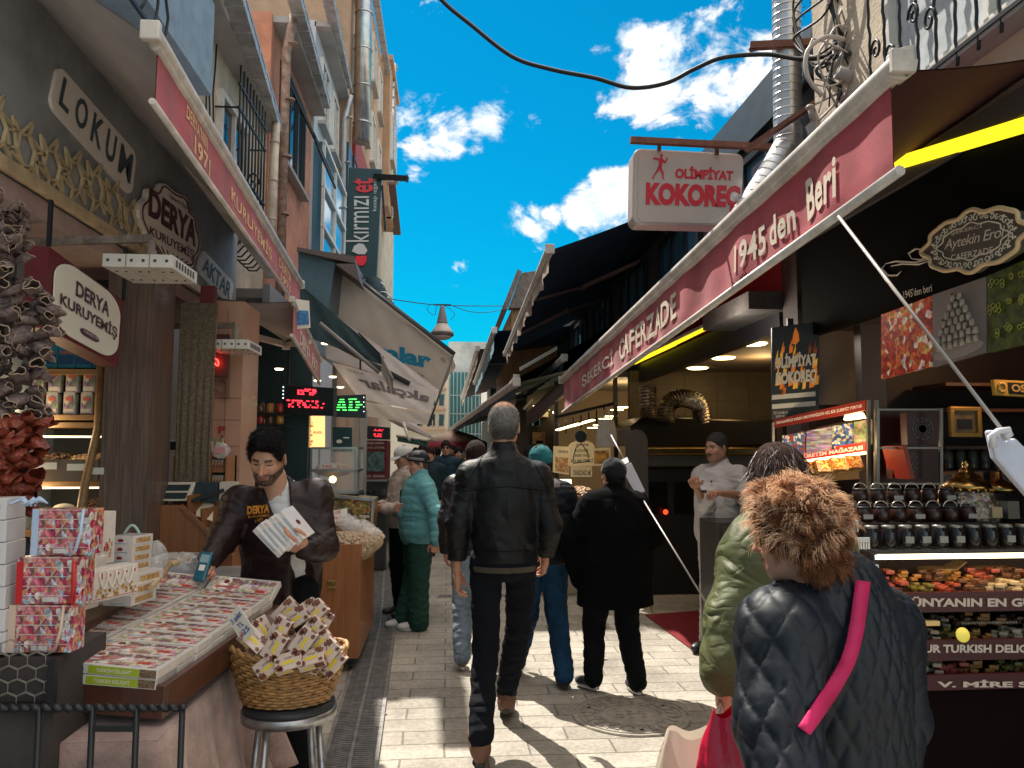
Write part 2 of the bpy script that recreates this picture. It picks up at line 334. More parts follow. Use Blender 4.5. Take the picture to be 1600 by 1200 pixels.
# signed-distance bodies (one continuous skin)
def A3(v):return np.array(v,dtype=np.float32)
_rs=np.random.RandomState(3);_lat=_rs.rand(32,32,32).astype(np.float32)
def vnoise(P,s):
 q=P*s;i=np.floor(q).astype(int);f=q-i;f=f*f*(3-2*f);i&=31;j=(i+1)&31
 a,b,c=i[...,0],i[...,1],i[...,2];A,B,D=j[...,0],j[...,1],j[...,2]
 x,y,z=f[...,0],f[...,1],f[...,2];L=_lat
 return((L[a,b,c]*(1-x)+L[A,b,c]*x)*(1-y)+(L[a,B,c]*(1-x)+L[A,B,c]*x)*y)*(1-z)+((L[a,b,D]*(1-x)+L[A,b,D]*x)*(1-y)+(L[a,B,D]*(1-x)+L[A,B,D]*x)*y)*z-.5
class SDF:
 def __init__(s):s.p=[];s.cuts=[]
 def cone(s,a,b,r1,r2,k=.03,sub=False,disp=None,flat=None):
  s.p.append(('c',A3(a),A3(b),r1,r2,k,sub,disp,flat));return s
 def ell(s,c,r,Rm=None,k=.03,sub=False,disp=None):
  s.p.append(('e',A3(c),A3(r),np.eye(3,dtype=np.float32)if Rm is None else np.array(Rm,dtype=np.float32)[:3,:3],0,k,sub,disp,None));return s
 def cut(s,point,normal):s.cuts.append((A3(point),A3(normal)/np.linalg.norm(normal)));return s
 def mesh(s,h,disp=None,inner=None):
  lo=A3((1e9,)*3);hi=-lo
  bbs=[]
  for p in s.p:
   if p[0]=='c':r=max(p[3],p[4]);a=np.minimum(p[1],p[2])-r;b=np.maximum(p[1],p[2])+r
   else:r=max(p[2]);a=p[1]-r;b=p[1]+r
   bbs.append((a,b))
   if not p[6]:lo=np.minimum(lo,a);hi=np.maximum(hi,b)
  lo-=.03;hi+=.03;n=np.ceil((hi-lo)/h).astype(int)+1
  F=np.full(n,.2,np.float32)
  ax=[lo[i]+h*np.arange(n[i],dtype=np.float32)for i in range(3)]
  for p,(a,b)in zip(s.p,bbs):
   mg=.035+p[5]
   i0=np.clip(np.floor((a-mg-lo)/h).astype(int),0,n-1);i1=np.clip(np.ceil((b+mg-lo)/h).astype(int)+1,1,n)
   if(i1<=i0).any():continue
   sl=tuple(slice(i0[i],i1[i])for i in range(3))
   P=np.stack(np.meshgrid(*[ax[i][sl[i]]for i in range(3)],indexing='ij'),-1)
   if p[0]=='c':
    ba=p[2]-p[1];L2=float(ba@ba)+1e-12;t=np.clip(((P-p[1])@ba)/L2,0,1)
    D=P-p[1]-t[...,None]*ba
    if p[8]is not None:
     fa=A3(p[8][0]);fa/=np.linalg.norm(fa);D=D+np.outer((D@fa).ravel(),fa).reshape(D.shape)*(1/p[8][1]-1)
    d=np.sqrt((D*D).sum(-1))-(p[3]+(p[4]-p[3])*t)
    if p[8]is not None:d=d*min(1,(1+p[8][1])/2)
    if p[7]:d=d-p[7](P,t*math.sqrt(L2))
   else:
    q=(P-p[1])@p[3];k0=np.sqrt(((q/p[2])**2).sum(-1))+1e-6;k1=np.sqrt(((q/p[2]**2)**2).sum(-1))+1e-6
    d=k0*(k0-1)/k1
    if p[7]:d=d-p[7](P,None)
   G=F[sl];k=p[5]
   if p[6]:
    d=-d;hh=np.clip(.5-.5*(d-G)/k,0,1);hh=np.clip(.5+.5*(d-G)/k,0,1);F[sl]=G*(1-hh)+d*hh+k*hh*(1-hh)
   else:
    hh=np.clip(.5+.5*(d-G)/k,0,1);F[sl]=d*(1-hh)+G*hh-k*hh*(1-hh)
  if disp is not None or s.cuts:
   near=np.abs(F)<.05
   idx=np.nonzero(near);P=np.stack([ax[i][idx[i]]for i in range(3)],-1)
   if disp is not None:F[idx]-=disp(P)
   if s.cuts:
    P=np.stack(np.meshgrid(*ax,indexing='ij'),-1)
    for c,nn in s.cuts:F=np.maximum(F,(P-c)@nn)
  return nets(F,lo,h)
def nets(F,lo,h):
 F=np.pad(F,1,constant_values=.2);lo=lo-h
 S=F<0;nx,ny,nz_=F.shape
 c=S[:-1,:-1,:-1].astype(np.int8)
 for d in((1,0,0),(0,1,0),(0,0,1),(1,1,0),(1,0,1),(0,1,1),(1,1,1)):
  c=c+S[d[0]:nx-1+d[0],d[1]:ny-1+d[1],d[2]:nz_-1+d[2]]
 act=(c>0)&(c<8);ids=np.full(act.shape,-1,np.int64);I=np.nonzero(act);nv=len(I[0]);ids[I]=np.arange(nv)
 acc=np.zeros((nv,3));cnt=np.zeros(nv)
 for d in range(3):
  e=[0,0,0];e[d]=1;o1,o2=[x for x in range(3)if x!=d]
  for u in(0,1):
   for w in(0,1):
    b=[I[0].copy(),I[1].copy(),I[2].copy()];b[o1]=b[o1]+u;b[o2]=b[o2]+w
    f0=F[b[0],b[1],b[2]];f1=F[b[0]+e[0],b[1]+e[1],b[2]+e[2]];cr_=(f0<0)!=(f1<0)
    t=f0/(f0-f1+1e-12);q=np.zeros((nv,3));q[:,o1]=u;q[:,o2]=w;q[:,d]=t
    acc[cr_]+=q[cr_];cnt[cr_]+=1
 V=(np.stack(I,-1)+acc/cnt[:,None])*h+lo
 Q=[]
 for d in range(3):
  e=[0,0,0];e[d]=1;o1,o2=[x for x in range(3)if x!=d]
  s0=[slice(1,None)]*3
  a=S[tuple(slice(1 if i!=d else 0,F.shape[i]-1)for i in range(3))]
  b=S[tuple(slice(1,F.shape[i]-1)if i!=d else slice(1,F.shape[i])for i in range(3))]
  K=np.nonzero(a!=b);base=[K[0].copy(),K[1].copy(),K[2].copy()]
  for i in range(3):
   if i!=d:base[i]=base[i]+1
  def cid(u,w):
   t=[base[0].copy(),base[1].copy(),base[2].copy()];t[o1]=t[o1]-u;t[o2]=t[o2]-w;return ids[t[0],t[1],t[2]]
  q=np.stack([cid(0,0),cid(1,0),cid(1,1),cid(0,1)],-1)
  fl=a[K]if d!=1 else~a[K]
  q[~fl]=q[~fl][:,::-1]
  Q.append(q)
 Q=np.concatenate(Q)
 return V,Q[(Q>=0).all(1)]
def np_obj(name,V,Q,mats,parent=None,col=None,smooth=True):
 me=bpy.data.meshes.new(name);nv,nq=len(V),len(Q)
 me.vertices.add(nv);me.vertices.foreach_set('co',V.astype(np.float32).ravel())
 me.loops.add(nq*4);me.loops.foreach_set('vertex_index',Q.astype(np.int32).ravel())
 me.polygons.add(nq);me.polygons.foreach_set('loop_start',np.arange(0,nq*4,4,dtype=np.int32))
 me.update(calc_edges=True);me.validate()
 me.polygons.foreach_set('use_smooth',[smooth]*len(me.polygons))
 for x in(mats if isinstance(mats,(list,tuple))else[mats]):me.materials.append(x)
 if col is not None:
  a=me.color_attributes.new('Col','FLOAT_COLOR','POINT');c=np.ones((nv,4),np.float32);c[:,:3]=col;a.data.foreach_set('color',c.ravel())
 me.update()
 o=bpy.data.objects.new(name,me);COL.objects.link(o)
 if parent:o.parent=parent
 return o
def join_np(L):
 V=[];Q=[];n=0
 for v,q in L:V.append(v);Q.append(q+n);n+=len(v)
 return np.concatenate(V),np.concatenate(Q)
 # people
def sm(x,a,b):t=np.clip((x-a)/(b-a),0,1);return t*t*(3-2*t)
def mixc(c,m,k):return c*(1-m[:,None])+A3(k)*m[:,None]
def basis(d,n):
 d=Vector(d).normalized();n=Vector(n);n=(n-d*n.dot(d)).normalized();return d,n
def hand_mesh(wrist,d,palm_n,side,curl=(.5,.6,.6,.7),h=.0042,scale=1.,thumb=.4,spread=.0,flipx=False):
 """side=+1: thumb on +x of the local frame; palm faces local -z"""
 S=SDF();z=-1
 bx=(.031,.0105,-.0105,-.030);by=(.086,.092,.086,.075);ln=(.070,.078,.072,.056);rr=(.0088,.009,.0086,.0078)
 S.cone((0,-.02,0),(0,.02,0),.025,.026,k=.012,flat=((0,0,1),.72))
 for i in range(4):
  S.cone((bx[i]*.62,.018,0),(bx[i],by[i],-.002),.0165,.0128,k=.014)
 S.ell((.020,.045,-.010),(.020,.034,.014),k=.012);S.ell((-.022,.040,-.008),(.014,.034,.013),k=.012)
 for i in range(4):
  p=np.array((bx[i],by[i],-.002));a=curl[i]*.75;sp=bx[i]*spread
  for j,(f,w)in enumerate(((.45,1),(.32,1.15),(.23,.8))):
   q=p+np.array((sp*.5,math.cos(a),-math.sin(a)))*ln[i]*f
   S.cone(p,q,rr[i]*(1-.10*j),rr[i]*(.93-.10*j),k=.004);p=q;a+=curl[i]*w
 t0=np.array((.026,.018,-.006));t1=t0+np.array((.026,.030,-.012-.012*thumb));t2=t1+np.array((.012-.022*thumb,.028,-.006-.012*thumb));t3=t2+np.array((.004-.022*thumb,.022,-.003-.006*thumb))
 S.cone(t0,t1,.0155,.0125,k=.012);S.cone(t1,t2,.0118,.0105,k=.005);S.cone(t2,t3,.0105,.0085,k=.004)
 V,Q=S.mesh(h)
 if side<0:V[:,0]*=-1;Q=Q[:,::-1]
 dd,n=basis(d,palm_n);z_=-n;x_=dd.cross(z_)
 M=np.array([list(x_),list(dd),list(z_)])
 return V*scale@M+np.array(wrist),Q
def head_sdf(p):
 S=SDF();jaw=p.get('jaw',1);k=.02
 S.ell((0,-.012,.032),(.076,.096,.088),k=k)
 S.ell((0,.022,-.035),(.062*jaw,.072,.078),k=.03)
 S.ell((0,.050,-.088),(.030*jaw,.030,.024),k=.03)
 S.cone((.045*jaw,.0,-.062),(.018,.055,-.092),.022,.018,k=.03);S.cone((-.045*jaw,.0,-.062),(-.018,.055,-.092),.022,.018,k=.03)
 S.ell((.036,.062,-.028),(.022,.018,.020),k=.02);S.ell((-.036,.062,-.028),(.022,.018,.020),k=.02)
 S.cone((.012,.082,.020),(.040,.068,.022),.010,.009,k=.014);S.cone((-.012,.082,.020),(-.040,.068,.022),.010,.009,k=.014)
 S.ell((.031,.096,.0),(.017,.018,.011),k=.012,sub=True);S.ell((-.031,.096,.0),(.017,.018,.011),k=.012,sub=True)
 ns_=p.get('nose',1)
 S.cone((0,.086,.006),(0,.086+.024*ns_,-.034),.0075,.0115,k=.010);S.ell((.011,.094,-.036),(.008,.010,.008),k=.006);S.ell((-.011,.094,-.036),(.008,.010,.008),k=.006)
 S.ell((0,.087,-.058),(.022,.012,.0065),k=.006);S.ell((0,.085,-.069),(.019,.012,.0075),k=.006)
 S.cone((-.02,.100,-.063),(.02,.100,-.063),.0018,.0018,k=.003,sub=True)
 for s in(1,-1):
  Mx=np.array(Matrix.Rotation(s*R(-18),3,'Z')@Matrix.Rotation(R(-12),3,'X'))
  S.ell((s*.079,-.008,-.012),(.008,.020,.032),Mx,k=.006);S.ell((s*.088,-.004,-.008),(.006,.011,.018),Mx,k=.006,sub=True)
 S.cone((0,-.022,-.05),(0,-.035,-.16),.054,.058,k=.03)
 return S
def head_col(V,p):
 sk=A3(p.get('skin',(.50,.27,.17)));c=np.tile(sk,(len(V),1))
 x,y,z=V[:,0],V[:,1],V[:,2];ax=abs(x)
 n=vnoise(V,45)[:,None];c=c*(1+.18*n)
 c=mixc(c,sm(ax,.05,.03)*sm(y,.06,.08)*sm(z,-.05,-.035)*sm(z,0,-.015)*.35,sk*A3((1.15,.75,.7)))
 hc=A3(p.get('hairc',(.02,.015,.012)))
 lip=((ax/.024)**2+((z+.0635)/.0095)**2<1)&(y>.07);c[lip]=A3(p.get('lip',(.38,.13,.10)))
 c[(ax<.021)&(abs(z+.063)<.0022)&(y>.07)]=(.08,.03,.025)
 bw=p.get('brow',.0055);eb=(ax>.012)&(ax<.046)&(abs(z-(.0225-.12*(ax-.028)**2*20))<bw)&(y>.055);c[eb]=hc*.8+sk*.1
 if p.get('eyes',1):
  ew=((ax-.031)/.0155)**2+(z/.0058)**2;e=(ew<1)&(y>.06);c[e]=(.55,.5,.46);c[(np.hypot(ax-.031,z)<.0062)&(y>.06)]=(.02,.012,.01)
  c[(ew>.75)&(ew<1.6)&(z>0)&(y>.06)]=hc*.6
 else:
  c[(((ax-.031)/.017)**2+((z+.003)/.003)**2<1)&(y>.06)]=hc*.6+sk*.05
 b=p.get('beard',0)
 if b:
  bm=sm(z,-.03,-.052)*sm(y,-.03,.0)*(1-sm(ax,.075,.085));bm*=1-((((ax/.026)**2+((z+.0635)/.0115)**2)<1)&(y>.07))
  bm*=np.clip(1-sm(y,.068,.078)*sm(z,-.052,-.044)*sm(ax,.03,.04),0,1)
  neck=sm(z,-.125,-.108);c=mixc(c,bm*b*neck*(.8+.6*vnoise(V,160)).clip(0,1),hc*1.1+sk*.04)
 if p.get('moust',0):
  mm=((ax/.032)**2+((z+.051)/.008)**2<1)&(y>.075);c[mm]=hc*1.2
 return c
def hair_mesh(p):
 t=p.get('t',.010);S=SDF()
 S.ell((0,-.014,.034),(.078+t,.099+t,.090+t),k=.01)
 if p.get('nape',1):S.ell((0,-.050,-.03),(.066+t*.6,.050+t*.5,.062),k=.03)
 if p.get('side',1):S.ell((0,-.012,-.005),(.079+t*.6,.045,.045),k=.02)
 S.ell((0,.100,p.get('fz',-.055)),(.080,.080,p.get('fr',.092)),k=.006,sub=True)
 S.ell((0,-.02,-.125),(.09,.16,.055),k=.006,sub=True)
 for s in(1,-1):S.ell((s*.088,-.004,-.012),(.022,.024,.036),k=.004,sub=True)
 if p.get('top'):S.ell((0,.03,.105),(.06,.07,.035),k=.03)
 a=p.get('amp',.006);f=p.get('freq',60)
 return S.mesh(.0055,disp=lambda P:a*(vnoise(P*A3((1.6,.8,1.)),f)+.6*vnoise(P,f*2.2)))
def strands(name,mat_,parent,pts_dirs,L,seg=5,r=.0011,curl=.6,grav=.35,rg=None,LV=.5,swirl=None,cid=None):
 """hair locks: thin three-sided tapering tubes"""
 V=[];Q=[]
 rg=rg or np.random.RandomState(5);P=np.array([a for a,b in pts_dirs]);D=np.array([b for a,b in pts_dirs]);n=len(P)
 D/=np.linalg.norm(D,axis=1)[:,None];ln=L*(1-LV*rg.rand(n));cur=P.copy();d=D+rg.randn(n,3)*.25
 w=rg.randn(n,3);ph=rg.rand(n)*6.28;rings=[]
 if cid is not None:K=cid.max()+1;w=rg.randn(K,3)[cid];ph=(rg.rand(K)*6.28)[cid]+rg.randn(n)*.15;d=D+rg.randn(K,3)[cid]*.45+rg.randn(n,3)*.05;ln=L*((1-LV*rg.rand(K))[cid])*(1-.15*rg.rand(n))
 for k in range(seg+1):
  d/=np.linalg.norm(d,axis=1)[:,None]
  u=np.cross(d,w);u/=np.linalg.norm(u,axis=1)[:,None];v=np.cross(d,u);rr=r*(1-.8*k/seg)
  rings.append(np.stack([cur+rr*(u*math.cos(a)+v*math.sin(a))for a in(0,2.09,4.19)],1))
  bend=u*np.cos(ph+k*1.5)[:,None]+v*np.sin(ph+k*1.5)[:,None]
  d=d+curl*bend*.5+np.array((0,0,-grav))*.35*(k/seg)+(0 if swirl is None else swirl(cur));cur=cur+d/np.linalg.norm(d,axis=1)[:,None]*(ln/seg)[:,None]
 Rg=np.stack(rings,1);V=Rg.reshape(-1,3);base=np.arange(n)[:,None]*3*(seg+1)
 for k in range(seg):
  for j in range(3):
   Q.append(np.concatenate([base+k*3+j,base+k*3+(j+1)%3,base+(k+1)*3+(j+1)%3,base+(k+1)*3+j],1))
 return np_obj(name,V,np.concatenate(Q),mat_,parent)
DEF=dict(pelvis=(0,0,.95),waist=(0,0,1.09),chest=(0,0,1.28),neck=(0,-.015,1.465),head=(0,.018,1.625),shR=(.168,-.01,1.395),elR=(.235,-.04,1.13),wrR=(.235,.05,.88),shL=(-.168,-.01,1.395),elL=(-.235,-.04,1.13),wrL=(-.235,.05,.88),hipR=(.09,0,.93),knR=(.10,.02,.5),anR=(.105,-.02,.09),hipL=(-.09,0,.93),knL=(-.10,.02,.5),anL=(-.105,-.02,.09))
def fold(P,s,a):r=1-np.abs(vnoise(P,s))*3.2;return a*np.clip(r,0,1)**2*.9+a*.8*vnoise(P,s*.45)
def shoe(parent,name,an,yaw,pitch,mats,boot=0,sole_t=.022,size=1.):
 S=SDF();S.ell((0,.055,.034),(.043,.115,.036),k=.03);S.ell((0,.11,.026),(.044,.062,.028),k=.03);S.ell((0,-.045,.045),(.036,.052,.048),k=.03)
 S.cone((0,-.02,.05),(0,-.035,.10+boot),.040,.037,k=.03);S.cut((0,0,.006),(0,0,-1));S.cut((0,0,.088+boot),(0,0,1))
 V,Q=S.mesh(.0085)
 o=np_obj(name,V,Q,mats[0],parent);m=MB();pts=[]
 for i in range(28):
  a=2*math.pi*i/28;y=.036+.128*math.sin(a);w=.045 if y>.05 else .045-.010*min(1,(.05-y)/.06)
  pts.append((w*math.cos(a)*(1 if y>-.03 else .95),y,0))
 m.poly(pts,(0,0,sole_t),0);so=m.build('sole',mats[1],o,bevel=.004);so.location=(0,0,-.006)
 if len(mats)>2:
  l=MB()
  for k in range(4):l.tube([(-.018,.02+.022*k,.072-.0085*k),(0,.025+.022*k,.078-.0085*k),(.018,.02+.022*k,.072-.0085*k)],.0028,5)
  l.build('laces',mats[2],o)
 M=Matrix.Translation(Vector(an))@rot('Z',yaw)@rot('X',-pitch)@Matrix.Translation(Vector((0,.03,-.075)))
 o.matrix_local=M@Matrix.Scale(size,4)
 return o
def person(label,loc,rz,H=1.75,pose=None,head=None,hair=None,jacket=None,trousers=None,shoes=None,hands=None,bulk=1.,res=.010,group=None,shirt=None,faceh=.005):
 J={k:np.array(v,float)*H/1.75 for k,v in DEF.items()}
 for k,v in(pose or{}).items():
  if k in J:J[k]=np.array(v,float)
 s=H/1.75;head=head or{};t=thing('person',label,'person',loc,rz,group);b=bulk;hands=hands or{}
 S=SDF();k=.04
 S.ell(J['pelvis'],(.15*b,.10*b,.12),k=k);S.ell(J['waist'],(.125*b,.09*b,.14),k=k);S.ell(J['chest'],(.15*b,.10*b,.18),k=k)
 S.cone(J['neck']-(0,0,.05),J['neck']+(J['head']-J['neck'])*.45,.06,.054,k=k)
 for q in 'RL':
  S.cone(J['neck']-(0,0,.06),J['sh'+q],.055,.052,k=k);S.cone(J['sh'+q],J['el'+q],.047,.038,k=.02);S.cone(J['el'+q],J['wr'+q],.038,.0255,k=.015)
  S.cone(J['hip'+q],J['kn'+q],.075,.052,k=.03);S.cone(J['kn'+q],J['an'+q],.050,.034,k=.02)
  S.cone(J['an'+q]+(0,0,-.03),J['an'+q]+(0,.05,-.04),.026,.022,k=.02)
 parts=[S.mesh(.014)];nlow=len(parts[0][0])
 hs=head_sdf(head);HV,HQ=hs.mesh(faceh*head.get('hres',1));hc=head_col(HV,head)
 Mh=(Matrix.Rotation(R(head.get('yaw',0)),3,'Z')@Matrix.Rotation(R(head.get('pitch',0)),3,'X')@Matrix.Rotation(R(head.get('tilt',0)),3,'Y'))
 Mn=np.array(Mh).T;sc=head.get('size',1)*s
 parts.append((HV*sc@Mn+J['head'],HQ))
 sk=A3(head.get('skin',(.50,.27,.17)))
 cols=[np.tile(sk,(nlow,1)),hc]
 for q,sd_ in(('R',1),('L',-1)):
  hd=hands.get(q,{})
  if hd is None:continue
  d=hd.get('dir',J['wr'+q]-J['el'+q]);n=hd.get('palm',(-sd_,0,0))
  V,Q=hand_mesh(J['wr'+q]+np.array(Vector(d).normalized())*.012,d,n,1 if q=='L' else-1,curl=hd.get('curl',(.45,.5,.55,.6)),thumb=hd.get('thumb',.4),h=hd.get('h',.0048),scale=hd.get('scale',1)*s,spread=hd.get('spread',0))
  parts.append((V,Q));cols.append(np.tile(sk*A3((1.05,.95,.95)),(len(V),1))*(1+.2*vnoise(V,70)[:,None]))
 V,Q=join_np(parts)
 np_obj('body',V,Q,attr_mat('skin',.5,sss=.08),t,np.concatenate(cols))
 Mhead=Matrix.Translation(Vector(J['head']))@Mh.to_4x4()@Matrix.Scale(sc,4)
 if hair:
  HV,HQ=hair_mesh(hair)
  if hair.get('napex'):
   SS=SDF();SS.ell((0,-.055,-.055),(.078,.06,.07),k=.03);HV2,HQ2=SS.mesh(.007,disp=lambda P:.010*vnoise(P,35));HV,HQ=join_np([(HV,HQ),(HV2,HQ2)])
  if hair.get('long'):
   SS=SDF();SS.ell((0,-.04,-.02),(.088,.075,.10),k=.03);SS.ell((0,-.065,-.13),(.075,.045,.10),k=.03);HV2,HQ2=SS.mesh(.008,disp=lambda P:.008*vnoise(P*A3((1.5,1.5,.5)),70));HV,HQ=join_np([(HV,HQ),(HV2,HQ2)])
  c=np.tile(A3(hair['col']),(len(HV),1))*(1+.5*vnoise(HV*A3((1,.4,1)),120)[:,None])
  if hair.get('cfun'):c=hair['cfun'](HV,c)
  ho=np_obj('hair',HV,HQ,attr_mat('hair_base',.85,bump=.6,bscale=220,spec=.1),t,c);ho.matrix_local=Mhead
  if hair.get('n'):
   idx=np.random.RandomState(2).randint(0,len(HV),hair['n']);P=HV[idx];N=P-np.array((0,-.02,-.01));N/=np.linalg.norm(N,axis=1)[:,None]
   fl=np.array(hair.get('flow',(0,-.4,-.3)))
   strands('hair_strands',hair['smat'],ho,list(zip(P,N*hair.get('lift',.5)+fl)),hair.get('L',.03),seg=4,r=hair.get('r',.0011),curl=hair.get('curl',.3),grav=hair.get('grav',.3))
 if shoes:
  for q in 'RL':
   yw,pt=shoes.get(q,(0,0));ob=shoe(t,'shoe',J['an'+q],R(yw),R(pt),shoes['mats'],shoes.get('boot',0),size=shoes.get('size',1)*s)
 if trousers:
  w=trousers.get('w',1);S=SDF();ex=trousers.get('ex',.012)
  S.ell(J['pelvis'],(.155*b+ex,.118*b+ex,.13),k=.05);S.ell(J['pelvis']+(0,-.05,-.04),(.13*b+ex,.085*b+ex,.10),k=.05)
  fz=J['pelvis'][2]
  for q in 'RL':
   tw=lambda P,al:fold(P*A3((1,1,1.9)),16,trousers.get('amp',.007))
   S.cone(J['hip'+q]+(0,0,.02),J['kn'+q],(.092*b+ex)*w,(.064+ex)*w,k=.025,disp=tw);S.cone(J['kn'+q],J['an'+q]+(0,.0,trousers.get('len',-.01)),(.064+ex)*w,(.048+ex)*w*trousers.get('cuff',1),k=.02,disp=lambda P,al:fold(P*A3((1,1,2.6)),15,trousers.get('amp',.007)*1.2))
  S.cut(J['waist']+(0,0,.02),(0,0,1))
  V,Q=S.mesh(res);np_obj('trousers',V,Q,trousers['mat'],t)
 if shirt:
  S=SDF();ex=.014;S.ell(J['chest']+(0,.0,0),(.165*b+ex,.118*b+ex,.2),k=.05);S.ell(J['waist'],(.145*b+ex,.112*b+ex,.17),k=.05);S.ell(J['pelvis'],(.15*b+ex,.11*b+ex,.10),k=.05)
  for q in 'RL':S.cone(J['neck']-(0,0,.065),J['sh'+q],.06,.06,k=.04)
  S.cone(J['neck']-(0,0,.06),J['neck']+(0,.005,.01),.072,.062,k=.02)
  S.cut(J['pelvis']+(0,0,shirt.get('hem',-.06)),(0,0,-1));V,Q=S.mesh(.009,disp=lambda P:fold(P,14,.007));np_obj('shirt',V,Q,shirt['mat'],t)
 if jacket:
  j=jacket;ex=j.get('ex',.025);S=SDF();amp=j.get('amp',.008);fs=j.get('fs',11)
  sp=j.get('puff');td=None
  if sp:
   pa=j.get('pamp',.012)
   td=lambda P,al:pa*np.abs(np.sin(np.pi*P[...,2]/sp))**.6+.006*vnoise(P*A3((1.6,1.6,.8)),22)
   ad=lambda P,al:pa*np.abs(np.sin(np.pi*(al if al is not None else P[...,2])/(sp*.8)))**.6+.005*vnoise(P,26)
  elif j.get('quilt'):
   qs=j['quilt'];qa=j.get('qamp',.011);cc=J['chest']
   def dia(u,v):a=np.abs(np.sin(np.pi*(u+v)/qs));c_=np.abs(np.sin(np.pi*(u-v)/qs));return qa*np.minimum(a,c_)**.38
   def td(P,al):u=np.arctan2(P[...,0]-cc[0],-(P[...,1]-cc[1]))*.22;return dia(u,P[...,2]*.62)+.004*vnoise(P,16)
   def mk(q):
    a0=J['sh'+q];ax_=J['wr'+q]-a0;ax_=ax_/np.linalg.norm(ax_);e1=np.cross(ax_,(1,0,.01));e1/=np.linalg.norm(e1);e2=np.cross(ax_,e1)
    def f(P,al):D=P-a0;u=np.arctan2(D@e2,D@e1)*.088;return dia(u,(D@ax_)*.62)+.004*vnoise(P,16)
    return f
  else:
   td=lambda P,al:fold(P*A3((1,1,.8)),fs,amp);ad=lambda P,al:fold(P*A3((1,1,1.5)),fs*1.35,amp)
  bl=j.get('belly',0)
  S.ell(J['chest']+(0,0,.01),(.172*b+ex,.118*b+ex,.20+ex*.5),k=.06,disp=td);S.ell(J['waist'],(.152*b+ex+j.get('ww',0),.118*b+ex+bl,.19),k=.06,disp=td);S.ell(J['waist']*.5+J['chest']*.5,(.160*b+ex+j.get('ww',0)*.6,.118*b+ex+bl*.6,.19),k=.06,disp=td)
  hem=j['hem'];pz=J['pelvis'][2]
  S.ell(J['pelvis']+(0,0,.0),(.165*b+ex+j.get('hw',0),.128*b+ex+bl*.6,.17),k=.06,disp=td)
  if hem<-.12:S.cone(J['pelvis'],J['pelvis']+(0,0,hem),.15*b+ex+j.get('hw',0),.155*b+ex+j.get('hw',0)*1.2,k=.06,flat=((0,1,0),.78),disp=td)
  for q in 'RL':
   a_=mk(q)if j.get('quilt')else ad
   S.cone(J['neck']-(0,0,.055),J['sh'+q]+(0,0,-.005),.066+ex*.6,.058+ex*.6,k=.05,disp=td)
   S.ell(J['sh'+q]+(J['el'+q]-J['sh'+q])*.10,(.060+ex*.6,)*3,k=.04,disp=a_)
   w=j.get('aw',1);S.cone(J['sh'+q],J['el'+q],(.056+ex*.7)*w,(.050+ex*.7)*w,k=.035,disp=a_)
   f=j.get('sleeve',1.0)
   if f>0:S.cone(J['el'+q],J['el'+q]+(J['wr'+q]-J['el'+q])*f,(.050+ex*.7)*w,(.036+ex*.6)*w*j.get('cuffw',1),k=.02,disp=a_)
  c0=J['neck']
  if j.get('collar',1):S.cone(c0-(0,0,.04),c0+(0,.008,j.get('ch',.025)),.078+ex*.3,.068+ex*.3*j.get('cw',1),k=.02)
  S.cut(J['pelvis']+(0,0,hem),(0,0,-1))
  if j.get('open'):
   for a_,b_,r1,r2 in j['open']:S.cone(a_,b_,r1,r2,k=.008,sub=True)
  V,Q=S.mesh(res if not j.get('res')else j['res'])
  if j.get('cfun'):jo=np_obj('jacket',V,Q,attr_mat(j['mat'].name+'_painted',j.get('rough',.6),bump=.15),t,j['cfun'](V,J))
  else:jo=np_obj('jacket',V,Q,j['mat'],t)
 return t,J,Mhead
